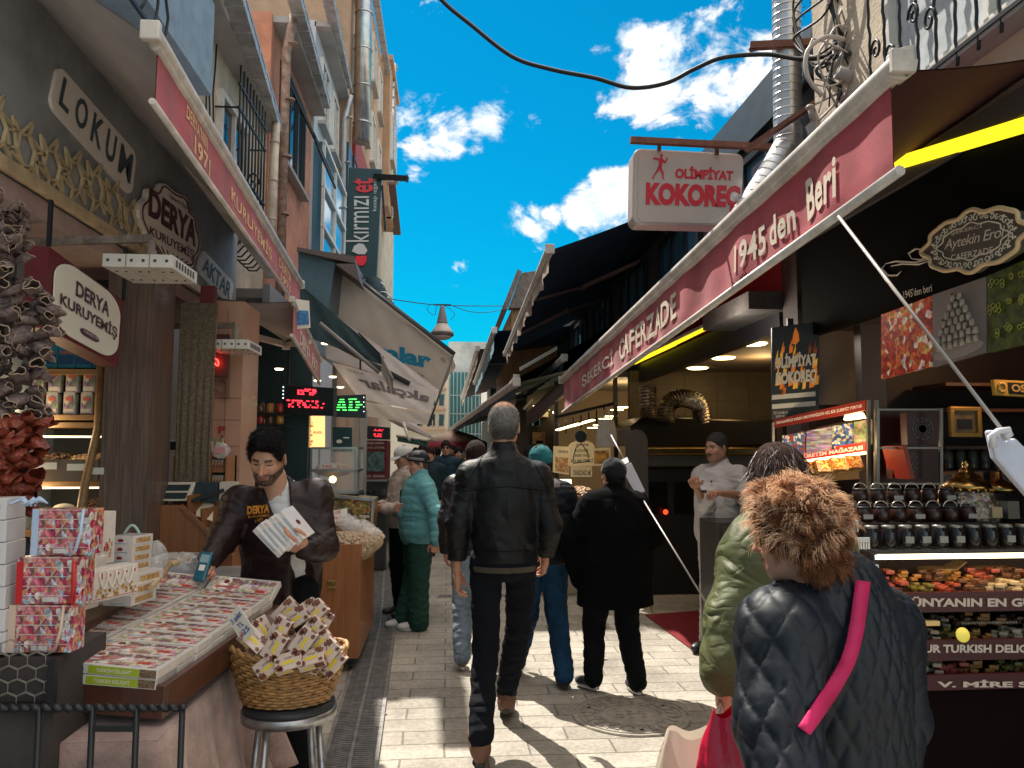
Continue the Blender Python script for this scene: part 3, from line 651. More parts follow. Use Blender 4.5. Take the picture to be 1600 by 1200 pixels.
 # ground
def paving():
 m=mat('paving',(.42,.385,.33),.75);nt=m.node_tree;b=nt.nodes['Principled BSDF'];L=nt.links.new
 t=nt.nodes.new('ShaderNodeTexCoord');br=nt.nodes.new('ShaderNodeTexBrick');br.inputs['Scale'].default_value=1
 br.inputs['Brick Width'].default_value=.46;br.inputs['Row Height'].default_value=.2;br.inputs['Mortar Size'].default_value=.006;br.inputs['Mortar Smooth'].default_value=.3
 br.inputs['Color1'].default_value=(.36,.325,.27,1);br.inputs['Color2'].default_value=(.44,.40,.34,1);br.inputs['Mortar'].default_value=(.20,.178,.15,1);br.inputs['Bias'].default_value=.1
 wv=nt.nodes.new('ShaderNodeTexNoise');wv.inputs['Scale'].default_value=2;ad=nt.nodes.new('ShaderNodeVectorMath');ad.operation='MULTIPLY_ADD';ad.inputs[1].default_value=(.02,.02,0)
 L(t.outputs['Object'],wv.inputs['Vector']);L(wv.outputs['Color'],ad.inputs[0]);L(t.outputs['Object'],ad.inputs[2]);L(ad.outputs[0],br.inputs['Vector'])
 n=nt.nodes.new('ShaderNodeTexNoise');n.inputs['Scale'].default_value=1.1;n.inputs['Detail'].default_value=10;n.inputs['Roughness'].default_value=.72;L(t.outputs['Object'],n.inputs['Vector'])
 r_=nt.nodes.new('ShaderNodeMapRange');r_.inputs[1].default_value=.36;r_.inputs[2].default_value=.62;r_.inputs[3].default_value=.55;r_.inputs[4].default_value=1.08;L(n.outputs[0],r_.inputs[0])
 n2=nt.nodes.new('ShaderNodeTexNoise');n2.inputs['Scale'].default_value=34;n2.inputs['Detail'].default_value=6;L(t.outputs['Object'],n2.inputs['Vector'])
 r2=nt.nodes.new('ShaderNodeMapRange');r2.inputs[1].default_value=.38;r2.inputs[2].default_value=.6;r2.inputs[3].default_value=.84;r2.inputs[4].default_value=1.05;L(n2.outputs[0],r2.inputs[0])
 mu=nt.nodes.new('ShaderNodeMath');mu.operation='MULTIPLY';L(r_.outputs[0],mu.inputs[0]);L(r2.outputs[0],mu.inputs[1])
 mx=nt.nodes.new('ShaderNodeMix');mx.data_type='RGBA';mx.blend_type='MULTIPLY';mx.inputs[0].default_value=1;L(br.outputs['Color'],mx.inputs[6]);L(mu.outputs[0],mx.inputs[7]);L(mx.outputs[2],b.inputs['Base Color'])
 bp=nt.nodes.new('ShaderNodeBump');bp.inputs['Strength'].default_value=.8;bp.inputs['Distance'].default_value=.012
 s_=nt.nodes.new('ShaderNodeMath');s_.operation='MULTIPLY_ADD';s_.inputs[1].default_value=-1;L(br.outputs['Fac'],s_.inputs[0]);L(n2.outputs[0],s_.inputs[2]);L(s_.outputs[0],bp.inputs['Height']);L(bp.outputs[0],b.inputs['Normal'])
 return m
PAV=paving()
g=MB().add([(-60,-25,0),(60,-25,0),(60,160,0),(-60,160,0)],[(0,1,2,3)]);tag(g.build('street_paving',PAV),kind='structure')
DARKM=mat('dark_metal',(.03,.032,.035),.45,.6);WHITEP=mat('white_paint',(.72,.69,.64),.45,var=.12,vscale=9)
STEEL=mat('steel',(.52,.52,.52),.3,1,var=.2);CHROME=mat('polished_steel',(.75,.75,.74),.12,1)
BARW=mat('awning_bar_enamel',(.62,.57,.52),.35,var=.25,vscale=7);CABLE=mat('black_cable',(.012,.012,.014),.5)
CREAM=mat('cream_plaster',(.56,.47,.36),.9,var=.25,vscale=2.2,bump=.5,bscale=40)
ORANGE=mat('orange_plaster',(.50,.21,.13),.9,var=.4,vscale=2.5,bump=.5,bscale=30,col2=(.36,.16,.11))
GREYP=mat('grey_plaster',(.40,.39,.38),.9,var=.2,vscale=1.5,bump=.3,bscale=40)
OCHRE=mat('ochre_plaster',(.48,.30,.19),.9,var=.2,vscale=1.5,bump=.3)
BLUEW=mat('blue_grey_render',(.32,.38,.44),.8,var=.2,vscale=2)
GUTM=mat('zinc_gutter',(.46,.46,.47),.5,.5,var=.3,vscale=6)
DGLASS=mat('dark_glass',(.015,.03,.045),.08,0,spec=.9);BGLASS=mat('blue_reflective_glass',(.10,.30,.45),.08,.5,spec=1)
BLACKP=mat('black_panel',(.012,.013,.016),.5);WOODD=wood('dark_wood',(.10,.045,.02),(.045,.018,.01))
REDDARK=mat('maroon_board',(.14,.015,.02),.5,var=.2)
GLASS=mat('clear_glass',(.9,.95,.95),.04,alpha=.16,spec=1)
path=[AZ(536,1260,0),AZ(545,1200,0),AZ(596,971,0),AZ(604,833,0),AZ(600,790,0),AZ(604,760,0)]
path[-1]=path[-2]+(path[-2]-path[-3])*1.5
def along(path,s):
 for a,b in zip(path,path[1:]):
  l=(b-a).length
  if s<=l:return a+(b-a)*(s/l),(b-a).normalized()
  s-=l
 return path[-1],(path[-1]-path[-2]).normalized()
gr=thing('drain_grating','long cast iron slotted drain grating sunk into the paving along the stalls','drain',(0,0,0))
m=MB();tot=sum((b-a).length for a,b in zip(path,path[1:]));s=0;rails=[]
hw=.135
ch=MB();k=0;prev=None
while s<tot:
 p,d=along(path,s);n=Vector((d.y,-d.x,0));
 cur=(p-n*(hw+.012),p+n*(hw+.012))
 if prev:ch.add([(prev[0].x,prev[0].y,.003),(prev[1].x,prev[1].y,.003),(cur[1].x,cur[1].y,.003),(cur[0].x,cur[0].y,.003)],[(0,1,2,3)])
 prev=cur;s+=.4
ch.build('channel',mat('drain_shadow_iron',(.02,.02,.021),.9),gr)  # flat near-black strip, the shade inside the slots put into its colour
s=0;lim=min(tot,13)
while s<lim:
 p,d=along(path,s);n=Vector((d.y,-d.x,0))
 for sg in(-1,1):
  a=p+n*(sg*.012);b_=p+n*(sg*(hw-.012));c1=(a*.66+b_*.34)+d*.006;c2=(a*.34+b_*.66)-d*.006
  for u,w in((a,c1),(c1,c2),(c2,b_)):m.beam(u+Vector((0,0,.010)),w+Vector((0,0,.010)),.0125,.012)
 s+=.0265
for off,w in((-hw,.022),(0,.02),(hw,.022)):
 s=0;q=None
 while s<tot:
  p,d=along(path,s);n=Vector((d.y,-d.x,0));c_=p+n*off+Vector((0,0,.0105))
  if q:m.beam(q,c_,w,.016)
  q=c_;s+=.5
m.build('grate',mat('worn_grate_iron',(.21,.20,.19),.6,.25,var=.35,vscale=12),gr)
x0,x1=AZ(682,932,0),AZ(950,934,0)
cdn=thing('drain_cover','narrow perforated drain strip crossing the lane behind the walkers','drain',(0,0,0))
m=MB();yy=x0.y;m.bbox((x0.x,yy-.075,.002),(x1.x,yy+.075,.006),0)
xx=x0.x+.04;k=0
while xx<x1.x-.04:
 for r_ in(-.04,0,.04):m.lathe([(.0001,.0085),(.014,.0085)],(xx+(.02 if r_==0 else 0),yy+r_,0),8,1)
 xx+=.045
m.build('strip',[mat('drain_strip_iron',(.30,.28,.26),.6,.3,var=.2),mat('drain_hole',(.01,.01,.01),.9)],cdn)
mc=AZ(986,1118,0);mh=thing('manhole_cover','round stone coloured manhole cover with embossed rings, half in shade','manhole cover',(mc.x,mc.y,0))
MHM=mat('manhole_cast',(.33,.295,.245),.8,var=.3,vscale=14,bump=.5,bscale=60)
m=MB();m.poly([(.36*math.cos(a*.09817),.36*math.sin(a*.09817),.001)for a in range(64)],(0,0,.005))
for r_ in(.35,.315,.20,.185):
 m.lathe([(r_-.006,.006),(r_-.006,.0105),(r_+.006,.0105),(r_+.006,.006)],n=64,smooth=False,cap=False)
for a in range(24):
 M=rot('Z',R(a*15));m.box((.262,0,.0085),(.05,.022,.006),M=M);m.box((.225,.014,.0085),(.016,.03,.006),M=M)
 if a%2:m.box((.29,.02,.0085),(.03,.008,.006),M=M)
m.build('plate',MHM,mh)
w_=MB()
for k in(-1,0,1):w_.box((k*.07,0,.009),(.045,.012,.006));w_.box((k*.07,.05,.009),(.03,.012,.006));w_.box((k*.07,-.05,.009),(.03,.012,.006))
w_.build('emblem',MHM,mh)
for a in(30,150,270):h_=MB().lathe([(.0001,.012),(.012,.012)],(.27*math.cos(R(a)),.27*math.sin(R(a)),0),10);h_.build('lift_hole',mat('drain_hole',(.01,.01,.01),.9),mh)
q=[AZ(1010,962,0),AZ(1060,950,0),AZ(1150,1045,0),AZ(1102,1032,0)]
m=MB();m.hexa([(p.x,p.y,.004)for p in([AZ(1008,962,0),AZ(1105,1034,0),AZ(1230,1034,0),AZ(1100,955,0)])],(0,0,.008))
tag(m.build('door_mat',mat('red_carpet',(.20,.008,.014),.95,bump=.6,bscale=300)),'long dark red carpet laid before the oven shop','carpet')
rk=random.Random(4)
for k in range(8):
 y_=rk.uniform(3.2,10);x_=rk.uniform(-.3,1.3);sz=rk.uniform(.008,.018)
 if k in(0,1):x_,y_=[(AZ(601,1117,0)),(AZ(527,1179,0))][k].xy
 m=MB();m.blob((0,0,.006),(sz*1.6,sz,.006),6,jit=.3,rg=rk)
 o=m.build('litter_scrap',mat('pale_paper_scrap',(.5,.47,.42),.9),loc=(x_,y_,0));tag(o,'crumpled pale scrap of paper on the drain grating' if k<2 else 'tiny pale scrap of litter on the paving','litter','scraps of litter on the paving')
 # buildings, left side
def window(parent,x,y0,y1,z0,z1,fm,gm,split=1,depth=.06,side=1):
 """opening on a wall at plane X=x facing +X (side=1) or -X"""
 f=MB();w=.06
 for a,b in(((y0,z0),(y0+w,z1)),((y1-w,z0),(y1,z1)),((y0+w,z0),(y1-w,z0+w)),((y0+w,z1-w),(y1-w,z1))):
  f.bbox((x-.02*side,a[0],a[1]),(x+depth*side,b[0],b[1]))
 for k in range(1,split+1):
  yy=y0+(y1-y0)*k/(split+1);f.bbox((x,yy-.02,z0+w),(x+depth*.8*side,yy+.02,z1-w))
 fo=f.build('window',fm,parent)
 MB().bbox((x+.004*side,y0+w,z0+w),(x+.012*side,y1-w,z1-w)).build('pane',gm,fo)
 MB().bbox((x,y0-.05,z0-.06),(x+(depth+.06)*side,y1+.05,z0-.005)).build('sill',GREYP,fo)
 return fo
def gutter(parent,a,b,w=.16,n=9):
 a=Vector(a);b=Vector(b);m=MB();m.beam(a,b,w,.10);m.beam(a+Vector((w*.45,0,.055)),b+Vector((w*.45,0,.055)),.03,.03)
 for k in range(n+1):
  p=a+(b-a)*(k/n);m.box(p,(w+.02,.02,.125))
 return m.build('gutter',GUTM,parent)
def soffit(parent,a,b,w,mt):
 m=MB();a=Vector(a);b=Vector(b);m.hexa([a,b,b+Vector((-w,0,0)),a+Vector((-w,0,0))],(0,0,.08));return m.build('soffit',mt,parent)
def pipe(parent,pts,r,mt,name='downpipe',rings=0):
 m=MB();m.tube(pts,r,10)
 if rings:
  a,b=Vector(pts[0]),Vector(pts[-1])
  for k in range(rings):p=a+(b-a)*((k+.5)/rings);d=(b-a).normalized()*.012;m.tube([p-d,p+d],r*1.14,10)
 return m.build(name,mt,parent)
def house(label,x,y0,y1,z,mt,depth=4,name='town_house',z0=0):
 t=thing(name,label,'building',(x-depth/2,(y0+y1)/2,0));
 wl=MB().bbox((x-depth,y0,z0),(x,y1,z));o=wl.build('wall',mt,t);o.location=-t.location
 return t,o
def rl(t):
 for c in t.children:
  if c.location.length<1e-6:c.location=-Vector(t.location)
t,w_=house('blue grey rendered house above the lokum shop, scrolled ironwork at its balcony',-2.25,-3,6.6,10,BLUEW);
MB().bbox((-2.25,4.3,4.2),(-1.75,5.6,4.9)).build('balcony',mat('blue_balcony',(.24,.32,.40),.6,var=.2),t)
m=MB()
for k in range(9):
 p=Vector((-1.70,3.2+.16*k,4.0));m.tube([p+Vector((0,.10*math.sin(a*.9),.17*a*.6))for a in range(9)],.009,5)
m.beam((-1.7,3.1,4.9),(-1.7,4.6,4.9),.02,.02);m.beam((-1.7,3.1,4.0),(-1.7,4.6,4.0),.02,.02);m.build('ironwork',DARKM,t);rl(t)
gA,gB=AZ(367,0,5.5),AZ(428,197,5.5)
t,w_=house('cream plaster house with an iron window grille and a zinc gutter',-2.22,6.6,9.25,5.5,CREAM)
gutter(t,gA+(gA-gB)*.5,gB);soffit(t,(-1.95,6.0,5.43),(-2.1,9.2,5.43),.35,GREYP)
wA=window(t,-2.22,7.25,8.25,3.9,5.05,WHITEP,DGLASS)
m=MB()
for k in range(9):
 y=7.25+k*.125;m.tube([(-2.0,y,3.95),(-2.0,y,5.28)],.011,5)
for z in(4.25,4.85,5.08):m.beam((-2.0,7.2,z),(-2.0,8.3,z),.02,.02)
for k in range(7):
 y=7.3+k*.15;m.tube([(-2.0+.16*math.sin(a*.7)*.8,y+.04*math.cos(a*1.3),3.95-.07*a+.09*math.sin(a))for a in range(8)],.01,5)
m.tube([(-1.85+.07*math.cos(a*.7)*(1-a/14),7.2,4.1+.12*math.sin(a*.7)*(1-a/14))for a in range(13)],.012,5)
for y in(7.22,8.28):m.beam((-2.22,y,4.85),(-2.0,y,4.85),.015,.015);m.beam((-2.22,y,4.25),(-2.0,y,4.25),.015,.015)
m.build('window_grille',DARKM,t)
pp=AX(415,200,-2.05);pipe(t,[(-2.05,8.95,5.45),(-2.08,8.95,3.6)],.05,mat('beige_pipe',(.5,.42,.34),.6,var=.3),rings=4)
m=MB()
for k,y in enumerate((6.85,6.95,7.08)):m.tube([(-2.19,y+.03*math.sin(a*1.9+k),2.9+a*.25)for a in range(11)],.009,5)
m.build('cable',CABLE,t);rl(t)
t,w_=house('peeling orange plaster house with dark folding shutters',-2.2,9.25,12.0,7.0,ORANGE)
gutter(t,AZ(450,-40,7.0),AZ(507,163,7.0));soffit(t,(-1.95,9.3,6.9),(-1.97,12,6.9),.3,GREYP)
window(t,-2.2,9.75,11.3,5.35,6.65,mat('shutter_green_black',(.03,.045,.05),.6),DGLASS,2)
m=MB()
for k in range(5):y=9.9+k*.3;m.beam((-2.14,y,6.5),(-1.72,y+.16,5.6),.02,.03)
m.beam((-1.72,9.9,5.55),(-1.72,11.45,5.55),.03,.03);m.beam((-1.78,9.9,5.75),(-1.78,11.45,5.75),.02,.02);m.build('shutter',DARKM,t)
pipe(t,[(-1.95,9.32,7.0),(-2.04,9.36,6.55),(-2.04,9.36,3.4)],.055,mat('rusty_pipe',(.34,.22,.17),.7,var=.5,vscale=12),rings=5)
rl(t)
t,w_=house('white clad house with tilted blue glass panels',-2.16,12.0,14.6,8.5,mat('white_cladding',(.52,.52,.55),.6,var=.1))
gutter(t,AZ(505,-40,8.5),AZ(542,133,8.5));soffit(t,(-1.93,12.0,8.4),(-1.95,14.6,8.4),.25,GREYP)
m=MB();m.bbox((-2.16,12.02,4.5),(-2.02,14.55,6.5));m.build('glass_front',BGLASS,t)
m=MB()
for z in(4.5,5.15,5.8,6.5):m.bbox((-2.02,12.0,z-.03),(-1.97,14.6,z+.03))
for y in(12.05,13.3,14.55):m.bbox((-2.02,y-.03,4.5),(-1.975,y+.03,6.5))
m.build('glazing_frame',WHITEP,t);window(t,-2.16,12.4,13.2,7.0,8.1,WHITEP,DGLASS);window(t,-2.16,13.6,14.3,7.0,8.1,WHITEP,DGLASS)
pipe(t,[(-1.92,14.5,8.45),(-2.04,14.55,8.0),(-2.04,14.55,4)],.05,GUTM,rings=5);rl(t)
t,w_=house('tall ochre house with a wide steel flue and black lower floors',-2.02,14.6,22.5,13.0,OCHRE)
MB().bbox((-2.02,14.7,3.6),(-1.97,19.4,7.6)).build('dark_cladding',mat('charcoal_cladding',(.03,.034,.04),.35,spec=.7),t)
MB().bbox((-2.02,15.6,7.6),(-1.95,18.6,8.3)).build('red_band',mat('brick_red_band',(.35,.05,.04),.7),t)
m=MB()
for y in(15.4,16.4,17.4,18.4):m.bbox((-1.97,y-.03,3.6),(-1.94,y+.03,7.6))
for z in(5,6.3):m.bbox((-1.97,14.7,z-.03),(-1.945,19.4,z+.03))
m.build('cladding_frame',DARKM,t)
for y in(15.4,17.2,19,20.8):
 for z in(8.9,11.0):window(t,-2.02,y,y+.9,z,z+1.3,WHITEP,DGLASS)
pipe(t,[(-1.78,15.2,7.8),(-1.78,15.2,14)],.17,STEEL,'flue',rings=8)
gutter(t,(-1.9,14.6,13),(-1.9,22.5,13));rl(t)
t,w_=house('far cream house with a projecting upper bay and slim chimney pipe',-2.2,22.5,30,13.6,CREAM)
m=MB();m.bbox((-2.2,22.6,8.9),(-1.83,25.4,13.4));m.bbox((-2.2,22.5,13.4),(-1.74,25.6,13.55));m.build('bay',OCHRE,t)
m=MB();m.beam((-1.75,22.6,9.6),(-1.75,25.4,8.85),.25,.10);m.build('eave',mat('brown_eave',(.14,.10,.09),.8),t)
window(t,-1.83,23,24,10.5,12,WHITEP,BGLASS);window(t,-1.83,24.2,25.1,10.5,12,WHITEP,BGLASS)
c_=AY(612,112,23.8);pipe(t,[(c_.x,23.8,8.9),(c_.x,23.8,c_.z)],.11,STEEL,'chimney_pipe',rings=14)
MB().lathe([(.11,0),(.2,.08),(.19,.2),(.08,.3)],(c_.x,23.8,c_.z),12).build('cowl',STEEL,t);rl(t)
# buildings, right side
FX=2.42
t,w_=house('beige plaster house corner above the delight shop with a twisted iron grille',FX+3,.4,4.75,8,CREAM,3,z0=3.12)
window(t,FX,2.3,3.85,3.45,5,WHITEP,mat('net_curtain',(.5,.55,.58),.7,var=.2,vscale=14),1,side=-1)
m=MB()
for k in range(13):
 y=2.2+k*.14;m.tube([(FX-.12+.006*(a%2),y+.006*((a//2)%2),3.35+a*.06)for a in range(28)],.0085,5)
for z in(3.42,4.2):m.beam((FX-.12,2.1,z),(FX-.12,4.0,z),.02,.02)
for k in range(5):
 y=2.4+k*.34
 for sg in(1,-1):m.tube([(FX-.12,y+sg*(.06+.05*math.cos(a*.6)*(1-a/16)),3.72+.07*math.sin(a*.6)*(1-a/16)+sg*.05)for a in range(14)],.008,5)
m.build('window_grille',DARKM,t);rl(t)
t,w_=house('long low market hall with a dark mansard roof behind the navy awnings',FX+3.6,4.8,32,4.3,mat('dark_render',(.05,.055,.065),.85,var=.3),3.4,name='market_hall',z0=2.75)
m=MB();m.poly([(2.55,4.8,4.25),(2.62,4.8,4.72),(3.4,4.8,5.3),(6,4.8,5.4),(6,4.8,4.3)],(0,27,0));m.build('roof',mat('dark_sheet_roof',(.03,.04,.045),.4,.4,var=.3),t)
for k in range(9):
 y=5.4+k*2.2;window(t,FX+.2,y,y+1.5,3.3,4.15,DARKM,BGLASS,2,side=-1)
rl(t)
t,w_=house('far house with a tiled roof and warm plaster gable above the awnings',3.4,18.2,24,5.0,mat('warm_gable',(.50,.27,.13),.9,var=.2),1.9,z0=3.6)
m=MB();m.poly([(1.42,18,5.0),(1.72,18,5.85),(3.4,18,6.15),(3.6,18,5.1)],(0,.35,0),0);m.poly([(1.38,17.9,4.95),(1.72,17.9,5.87),(1.62,17.9,5.92),(1.26,17.9,5.0)],(0,6,0),0)
m.build('roof',mat('old_roof_tile',(.22,.17,.14),.9,var=.4,vscale=9),t);rl(t)
t,w_=house('grey concrete block with barred green glass at the end of the street',2.6,42,50,7.6,mat('stained_concrete',(.42,.43,.42),.9,var=.35,vscale=.6),2.6,name='concrete_block')
m=MB();m.bbox((.05,41.9,0),(2.55,42,5.9));m.build('glass_front',mat('green_glass',(.04,.16,.17),.15,.2),t)
m=MB()
for k in range(13):m.bbox((.05+k*.2,41.84,1),(.1+k*.2,41.9,5.9))
for z in(2.5,3.6,4.6):m.bbox((.05,41.82,z),(2.55,41.9,z+.06))
m.build('bars',mat('pale_bars',(.35,.42,.42),.5),t);rl(t)
t,w_=house('sunlit white apartment house with balconies far down the street',.02,38,46,5.6,mat('white_stucco',(.66,.60,.5),.9),4,name='apartment_house')
m=MB()
for z in(2.6,3.6,4.6):
 m.bbox((-2,37.6,z),(-.1,38,z+.08))
 for k in range(7):m.bbox((-1.9+k*.28,37.6,z+.08),(-1.86+k*.28,37.64,z+.5))
m.build('balcony',OCHRE,t)
for z in(2.85,3.85,4.85):
 for x in(-1.5,-.9,-.45):MB().bbox((x,37.96,z),(x+.25,38,z+.55)).build('window',DGLASS,t)
rl(t)
t,w_=house('pale far facade with rows of windows above the low awnings',5.5,33,40,5.1,mat('pale_far_wall',(.60,.56,.5),.9),3.8,name='apartment_house')
for z in(2.6,3.7):
 for k in range(8):MB().bbox((1.8+k*.42,32.96,z),(2.05+k*.42,33,z+.6)).build('window',DGLASS,t)
rl(t)
def top(mb,name,mats,label,cat,group=None,**k):
 """single-mesh thing, origin moved to the middle of its base"""
 V=np.array(mb.v);c=(V.min(0)+V.max(0))/2;c[2]=V[:,2].min()
 mb.v=[tuple(p)for p in(V-c)]
 o=mb.build(name,mats,**k);o.location=c;return tag(o,label,cat,group)
def awning(label,A,B,W1,W2,fab,valm=None,vh=0,barm=BARW,bar=.055,text=(),tm=None,arms=2,sag=.03,group=None,vbar=0,wave=.012,rod=True,nv=60,scallop=0,armm=None):
 A,B,W1,W2=map(Vector,(A,B,W1,W2));t=thing('awning',label,'awning',(W1+W2)/2*1,0,group)
 t.location=((W1.x+W2.x)/2,(W1.y+W2.y)/2,min(W1.z,W2.z))
 N=26;M_=14
 def f(u,v):
  p=A.lerp(B,u).lerp(W1.lerp(W2,u),v);rib=.006*math.cos(u*N*2*math.pi/2)
  return p-Vector((0,0,sag*math.sin(v*math.pi)+rib*.4))
 m=MB();m.grid(f,N*2,M_);m.grid(lambda u,v:f(1-u,v)+Vector((0,0,.006)),N*2,M_);m.build('fabric',fab,t)
 d=(B-A).normalized()
 m=MB();m.tube([A-d*.06,B+d*.06],bar,10);m.tube([A-d*.03+Vector((0,0,-bar*.8)),B+d*.03+Vector((0,0,-bar*.8))],bar*.6,8)
 e=A-d*.07;m.box(e,(bar*2.,.03,bar*2.1));m.box(B+d*.07,(bar*2.,.03,bar*2.1));m.build('front_bar',barm,t,bevel=.006)
 vq=None
 if valm:
  s_=Vector((0,0,1))
  def g_(u,v):
   p=A.lerp(B,u)-s_*(bar+v*vh);sx=math.sin(u*37)*.6+math.sin(u*91+1.3)*.4
   edge=(1-v)*0+v
   sc=scallop*abs(math.sin(u*nv*.5))*v if scallop else 0
   return p+Vector((-wave*sx*(.35+.65*v)*(1-.7*(v>.97 and vbar>0)),0,.008*math.sin(u*63+2)*v*(0 if vbar else 1)+sc))
  m=MB();m.grid(g_,nv*2,8);m.grid(lambda u,v:g_(1-u,v)+Vector((.004,0,0)),nv*2,8);vo=m.build('valance',valm,t)
  vq=g_
  if text:
   m=MB()
   sgn=1 if A.x>0 else-1
   for st,u0,u1,v0,v1 in text:
    vs_,fs=glyphs(st,.026,1.08);out=[]
    for a,b in vs_:
     u=u0+(u1-u0)*a;vt,vb=min(v0,v1),max(v0,v1);p=Vector(g_(u,vb+(vt-vb)*b));out.append(p+Vector((-.007*sgn,0,0)))
    m.add(out,fs)
   m.build('lettering',tm,vo)
  if vbar:
   m=MB();a=A-s_*(bar+vh);b=B-s_*(bar+vh);m.tube([a-d*.03,b+d*.03],vbar,8);m.build('bottom_bar',barm,t)
 for k in range(arms):
  u=(k+.5)/arms if arms>1 else .5;u=.12+.76*u if arms>1 else u
  p=A.lerp(B,u);w_=W1.lerp(W2,u);mid=p.lerp(w_,.5)+Vector((0,.55 if k%2==0 else-.55,-.10));m=MB()
  m.beam(p+Vector((0,0,-.06)),mid,.05,.035);m.beam(mid,w_+Vector((0,0,-.16)),.06,.045);m.tube([mid-Vector((0,0,.04)),mid+Vector((0,0,.04))],.035,8)
  m.build('arm',armm or barm,t)
 rl2(t);return t
def rl2(t):
 for c in t.children:
  if c.location.length<1e-6:c.location=-Vector(t.location)
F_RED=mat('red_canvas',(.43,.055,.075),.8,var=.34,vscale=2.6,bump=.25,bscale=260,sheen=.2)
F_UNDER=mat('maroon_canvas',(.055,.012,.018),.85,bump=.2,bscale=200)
F_NAVY=mat('navy_canvas',(.008,.038,.085),.8,var=.15,vscale=1.2,bump=.2,bscale=200)
F_DTEAL=mat('dark_teal_canvas',(.010,.032,.045),.8,var=.2,vscale=2)
F_BROWN=mat('brown_canvas',(.035,.018,.024),.85,var=.2)
F_GREYB=mat('hazed_grey_canvas',(.52,.50,.51),.85,var=.2,vscale=1.5)  # awning underside grey, lightened so its colour carries the sun haze
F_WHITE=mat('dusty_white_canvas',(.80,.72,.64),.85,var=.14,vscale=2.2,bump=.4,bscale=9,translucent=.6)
T_CREAM=mat('cream_lettering',(.75,.66,.53),.7);T_GOLD=mat('yellow_lettering',(.85,.50,.22),.6)
# left: the nut and sweet shop
MAUVE=mat('mauve_board',(.42,.31,.30),.8,var=.15)
FASC=mat('slate_blue_board',(.29,.31,.33),.6,var=.25,vscale=3)  # mauve and slate boards lightened too, haze mixed into both tones
sh=thing('market_shop','nut and sweet shop front with slate fascia, gold lattice strip and mauve soffit','shop front',(-2.4,3.6,0))
MB().bbox((-1.80,.6,2.70),(-1.75,6.4,3.62)).build('fascia',FASC,sh)
MB().bbox((-3.6,.6,2.60),(-1.76,6.4,2.69)).build('soffit',MAUVE,sh)
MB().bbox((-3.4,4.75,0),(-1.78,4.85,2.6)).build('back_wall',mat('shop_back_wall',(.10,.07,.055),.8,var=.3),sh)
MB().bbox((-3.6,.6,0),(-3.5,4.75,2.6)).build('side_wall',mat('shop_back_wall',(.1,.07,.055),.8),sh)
GOLD=mat('brushed_gold',(.74,.60,.38),.35,.35,var=.25,vscale=8)
m=MB();m.beam((-1.72,.7,2.71),(-1.72,6.3,2.71),.03,.05)
rg_=random.Random(2);y=.9;k=0
while y<5.2:
 h_=.30 if y<3.9 else .2
 for a in range(6):
  an=R(a*60+15);c_=Vector((-1.735,y,2.86+.03*math.sin(k)))
  p=c_+Vector((0,math.cos(an)*.07,math.sin(an)*.07));q_=c_+Vector((0,math.cos(an+R(60))*.07,math.sin(an+R(60))*.07));m.beam(p,q_,.009,.014,up=(1,0,0))
  r_=c_+Vector((0,math.cos(an)*.15,math.sin(an)*.14));m.beam(p,r_,.009,.012,up=(1,0,0));m.beam(q_,r_,.009,.012,up=(1,0,0))
 y+=.21;k+=1
m.build('gold_lattice',GOLD,sh)
MB().bbox((-1.79,4.15,0),(-1.55,4.45,2.6)).build('post',wood('weathered_brown_wood',(.18,.12,.09),(.07,.045,.035)),sh)
m=MB()
for k in range(30):
 a=k*.0068
 m.tube([(-1.53+a-.0,4.5,.7),(-1.53+a*.92,4.5+.006*math.sin(k),1.6),(-1.53+a,4.5,2.45)],.0062,5)
m.build('rope_column',mat('jute_rope',(.20,.15,.10),.95,bump=.8,bscale=300,var=.5,vscale=90),sh)
MB().bbox((-1.5,4.72,.6),(-1.42,4.78,2.6)).build('maroon_trim',REDDARK,sh)
rl2(sh)
def plate_sign(name,label,q,face,tx,tm,th=.03,rx=.12,ry=.25,bold=.02,rows=None,rim=None):
 """rounded lightbox on quad q (bl, br, tr, tl) with lettering rows (text, u0, v0, u1, v1)"""
 q=[Vector(p)for p in q];n=nrm(q);t=thing(name,label,'sign',sum(q,Vector())/4)
 t.location.z=min(p.z for p in q)
 MB().poly(round_quad(q,rx,ry),-n*th).build('panel',face,t)
 m=MB()
 for r_ in rows:m.text(r_[0],sub(q,*r_[1:5]),bold=bold)
 m.build('lettering',tm,t)
 if rim:
  pts=round_quad(q,rx,ry);pts.append(pts[0]);MB().tube([p-n*th*.5 for p in pts],.012,6).build('rim',rim,t)
 return t
IVORY=mat('ivory_acrylic',(.84,.78,.72),.35);SLATE_T=mat('slate_lettering',(.05,.09,.11),.5);PLUM_T=mat('plum_lettering',(.10,.035,.05),.5)
sx=-1.735
q=[AX(78,165,sx),AX(206,308,sx),AX(214,240,sx),AX(92,100,sx)]
t=plate_sign('sign','long rounded ivory sign reading LOKUM on the slate fascia',q,IVORY,None,SLATE_T,rows=[('L',.06,.2,.16,.86),('O',.22,.2,.35,.86),('K',.41,.2,.54,.86),('U',.59,.2,.71,.86),('M',.77,.2,.95,.86)],rx=.07,ry=.22);rl2(t)
q=[AX(309,425,sx),AX(360,480,sx),AX(366,442,sx),AX(316,388,sx)]
t=plate_sign('sign','small ivory sign reading AKTAR past the scalloped plaque',q,IVORY,None,SLATE_T,rows=[('AKTAR',.08,.2,.92,.82)],rx=.1,ry=.25);rl2(t)
q=[Vector(p)for p in(AX(222,395,-1.71),AX(305,440,-1.71),AX(313,325,-1.71),AX(226,270,-1.71))]
t=thing('sign','scalloped ivory plaque reading DERYA KURUYEMIS between the two long signs','sign',(-1.71,4.7,2.6))
out=[]
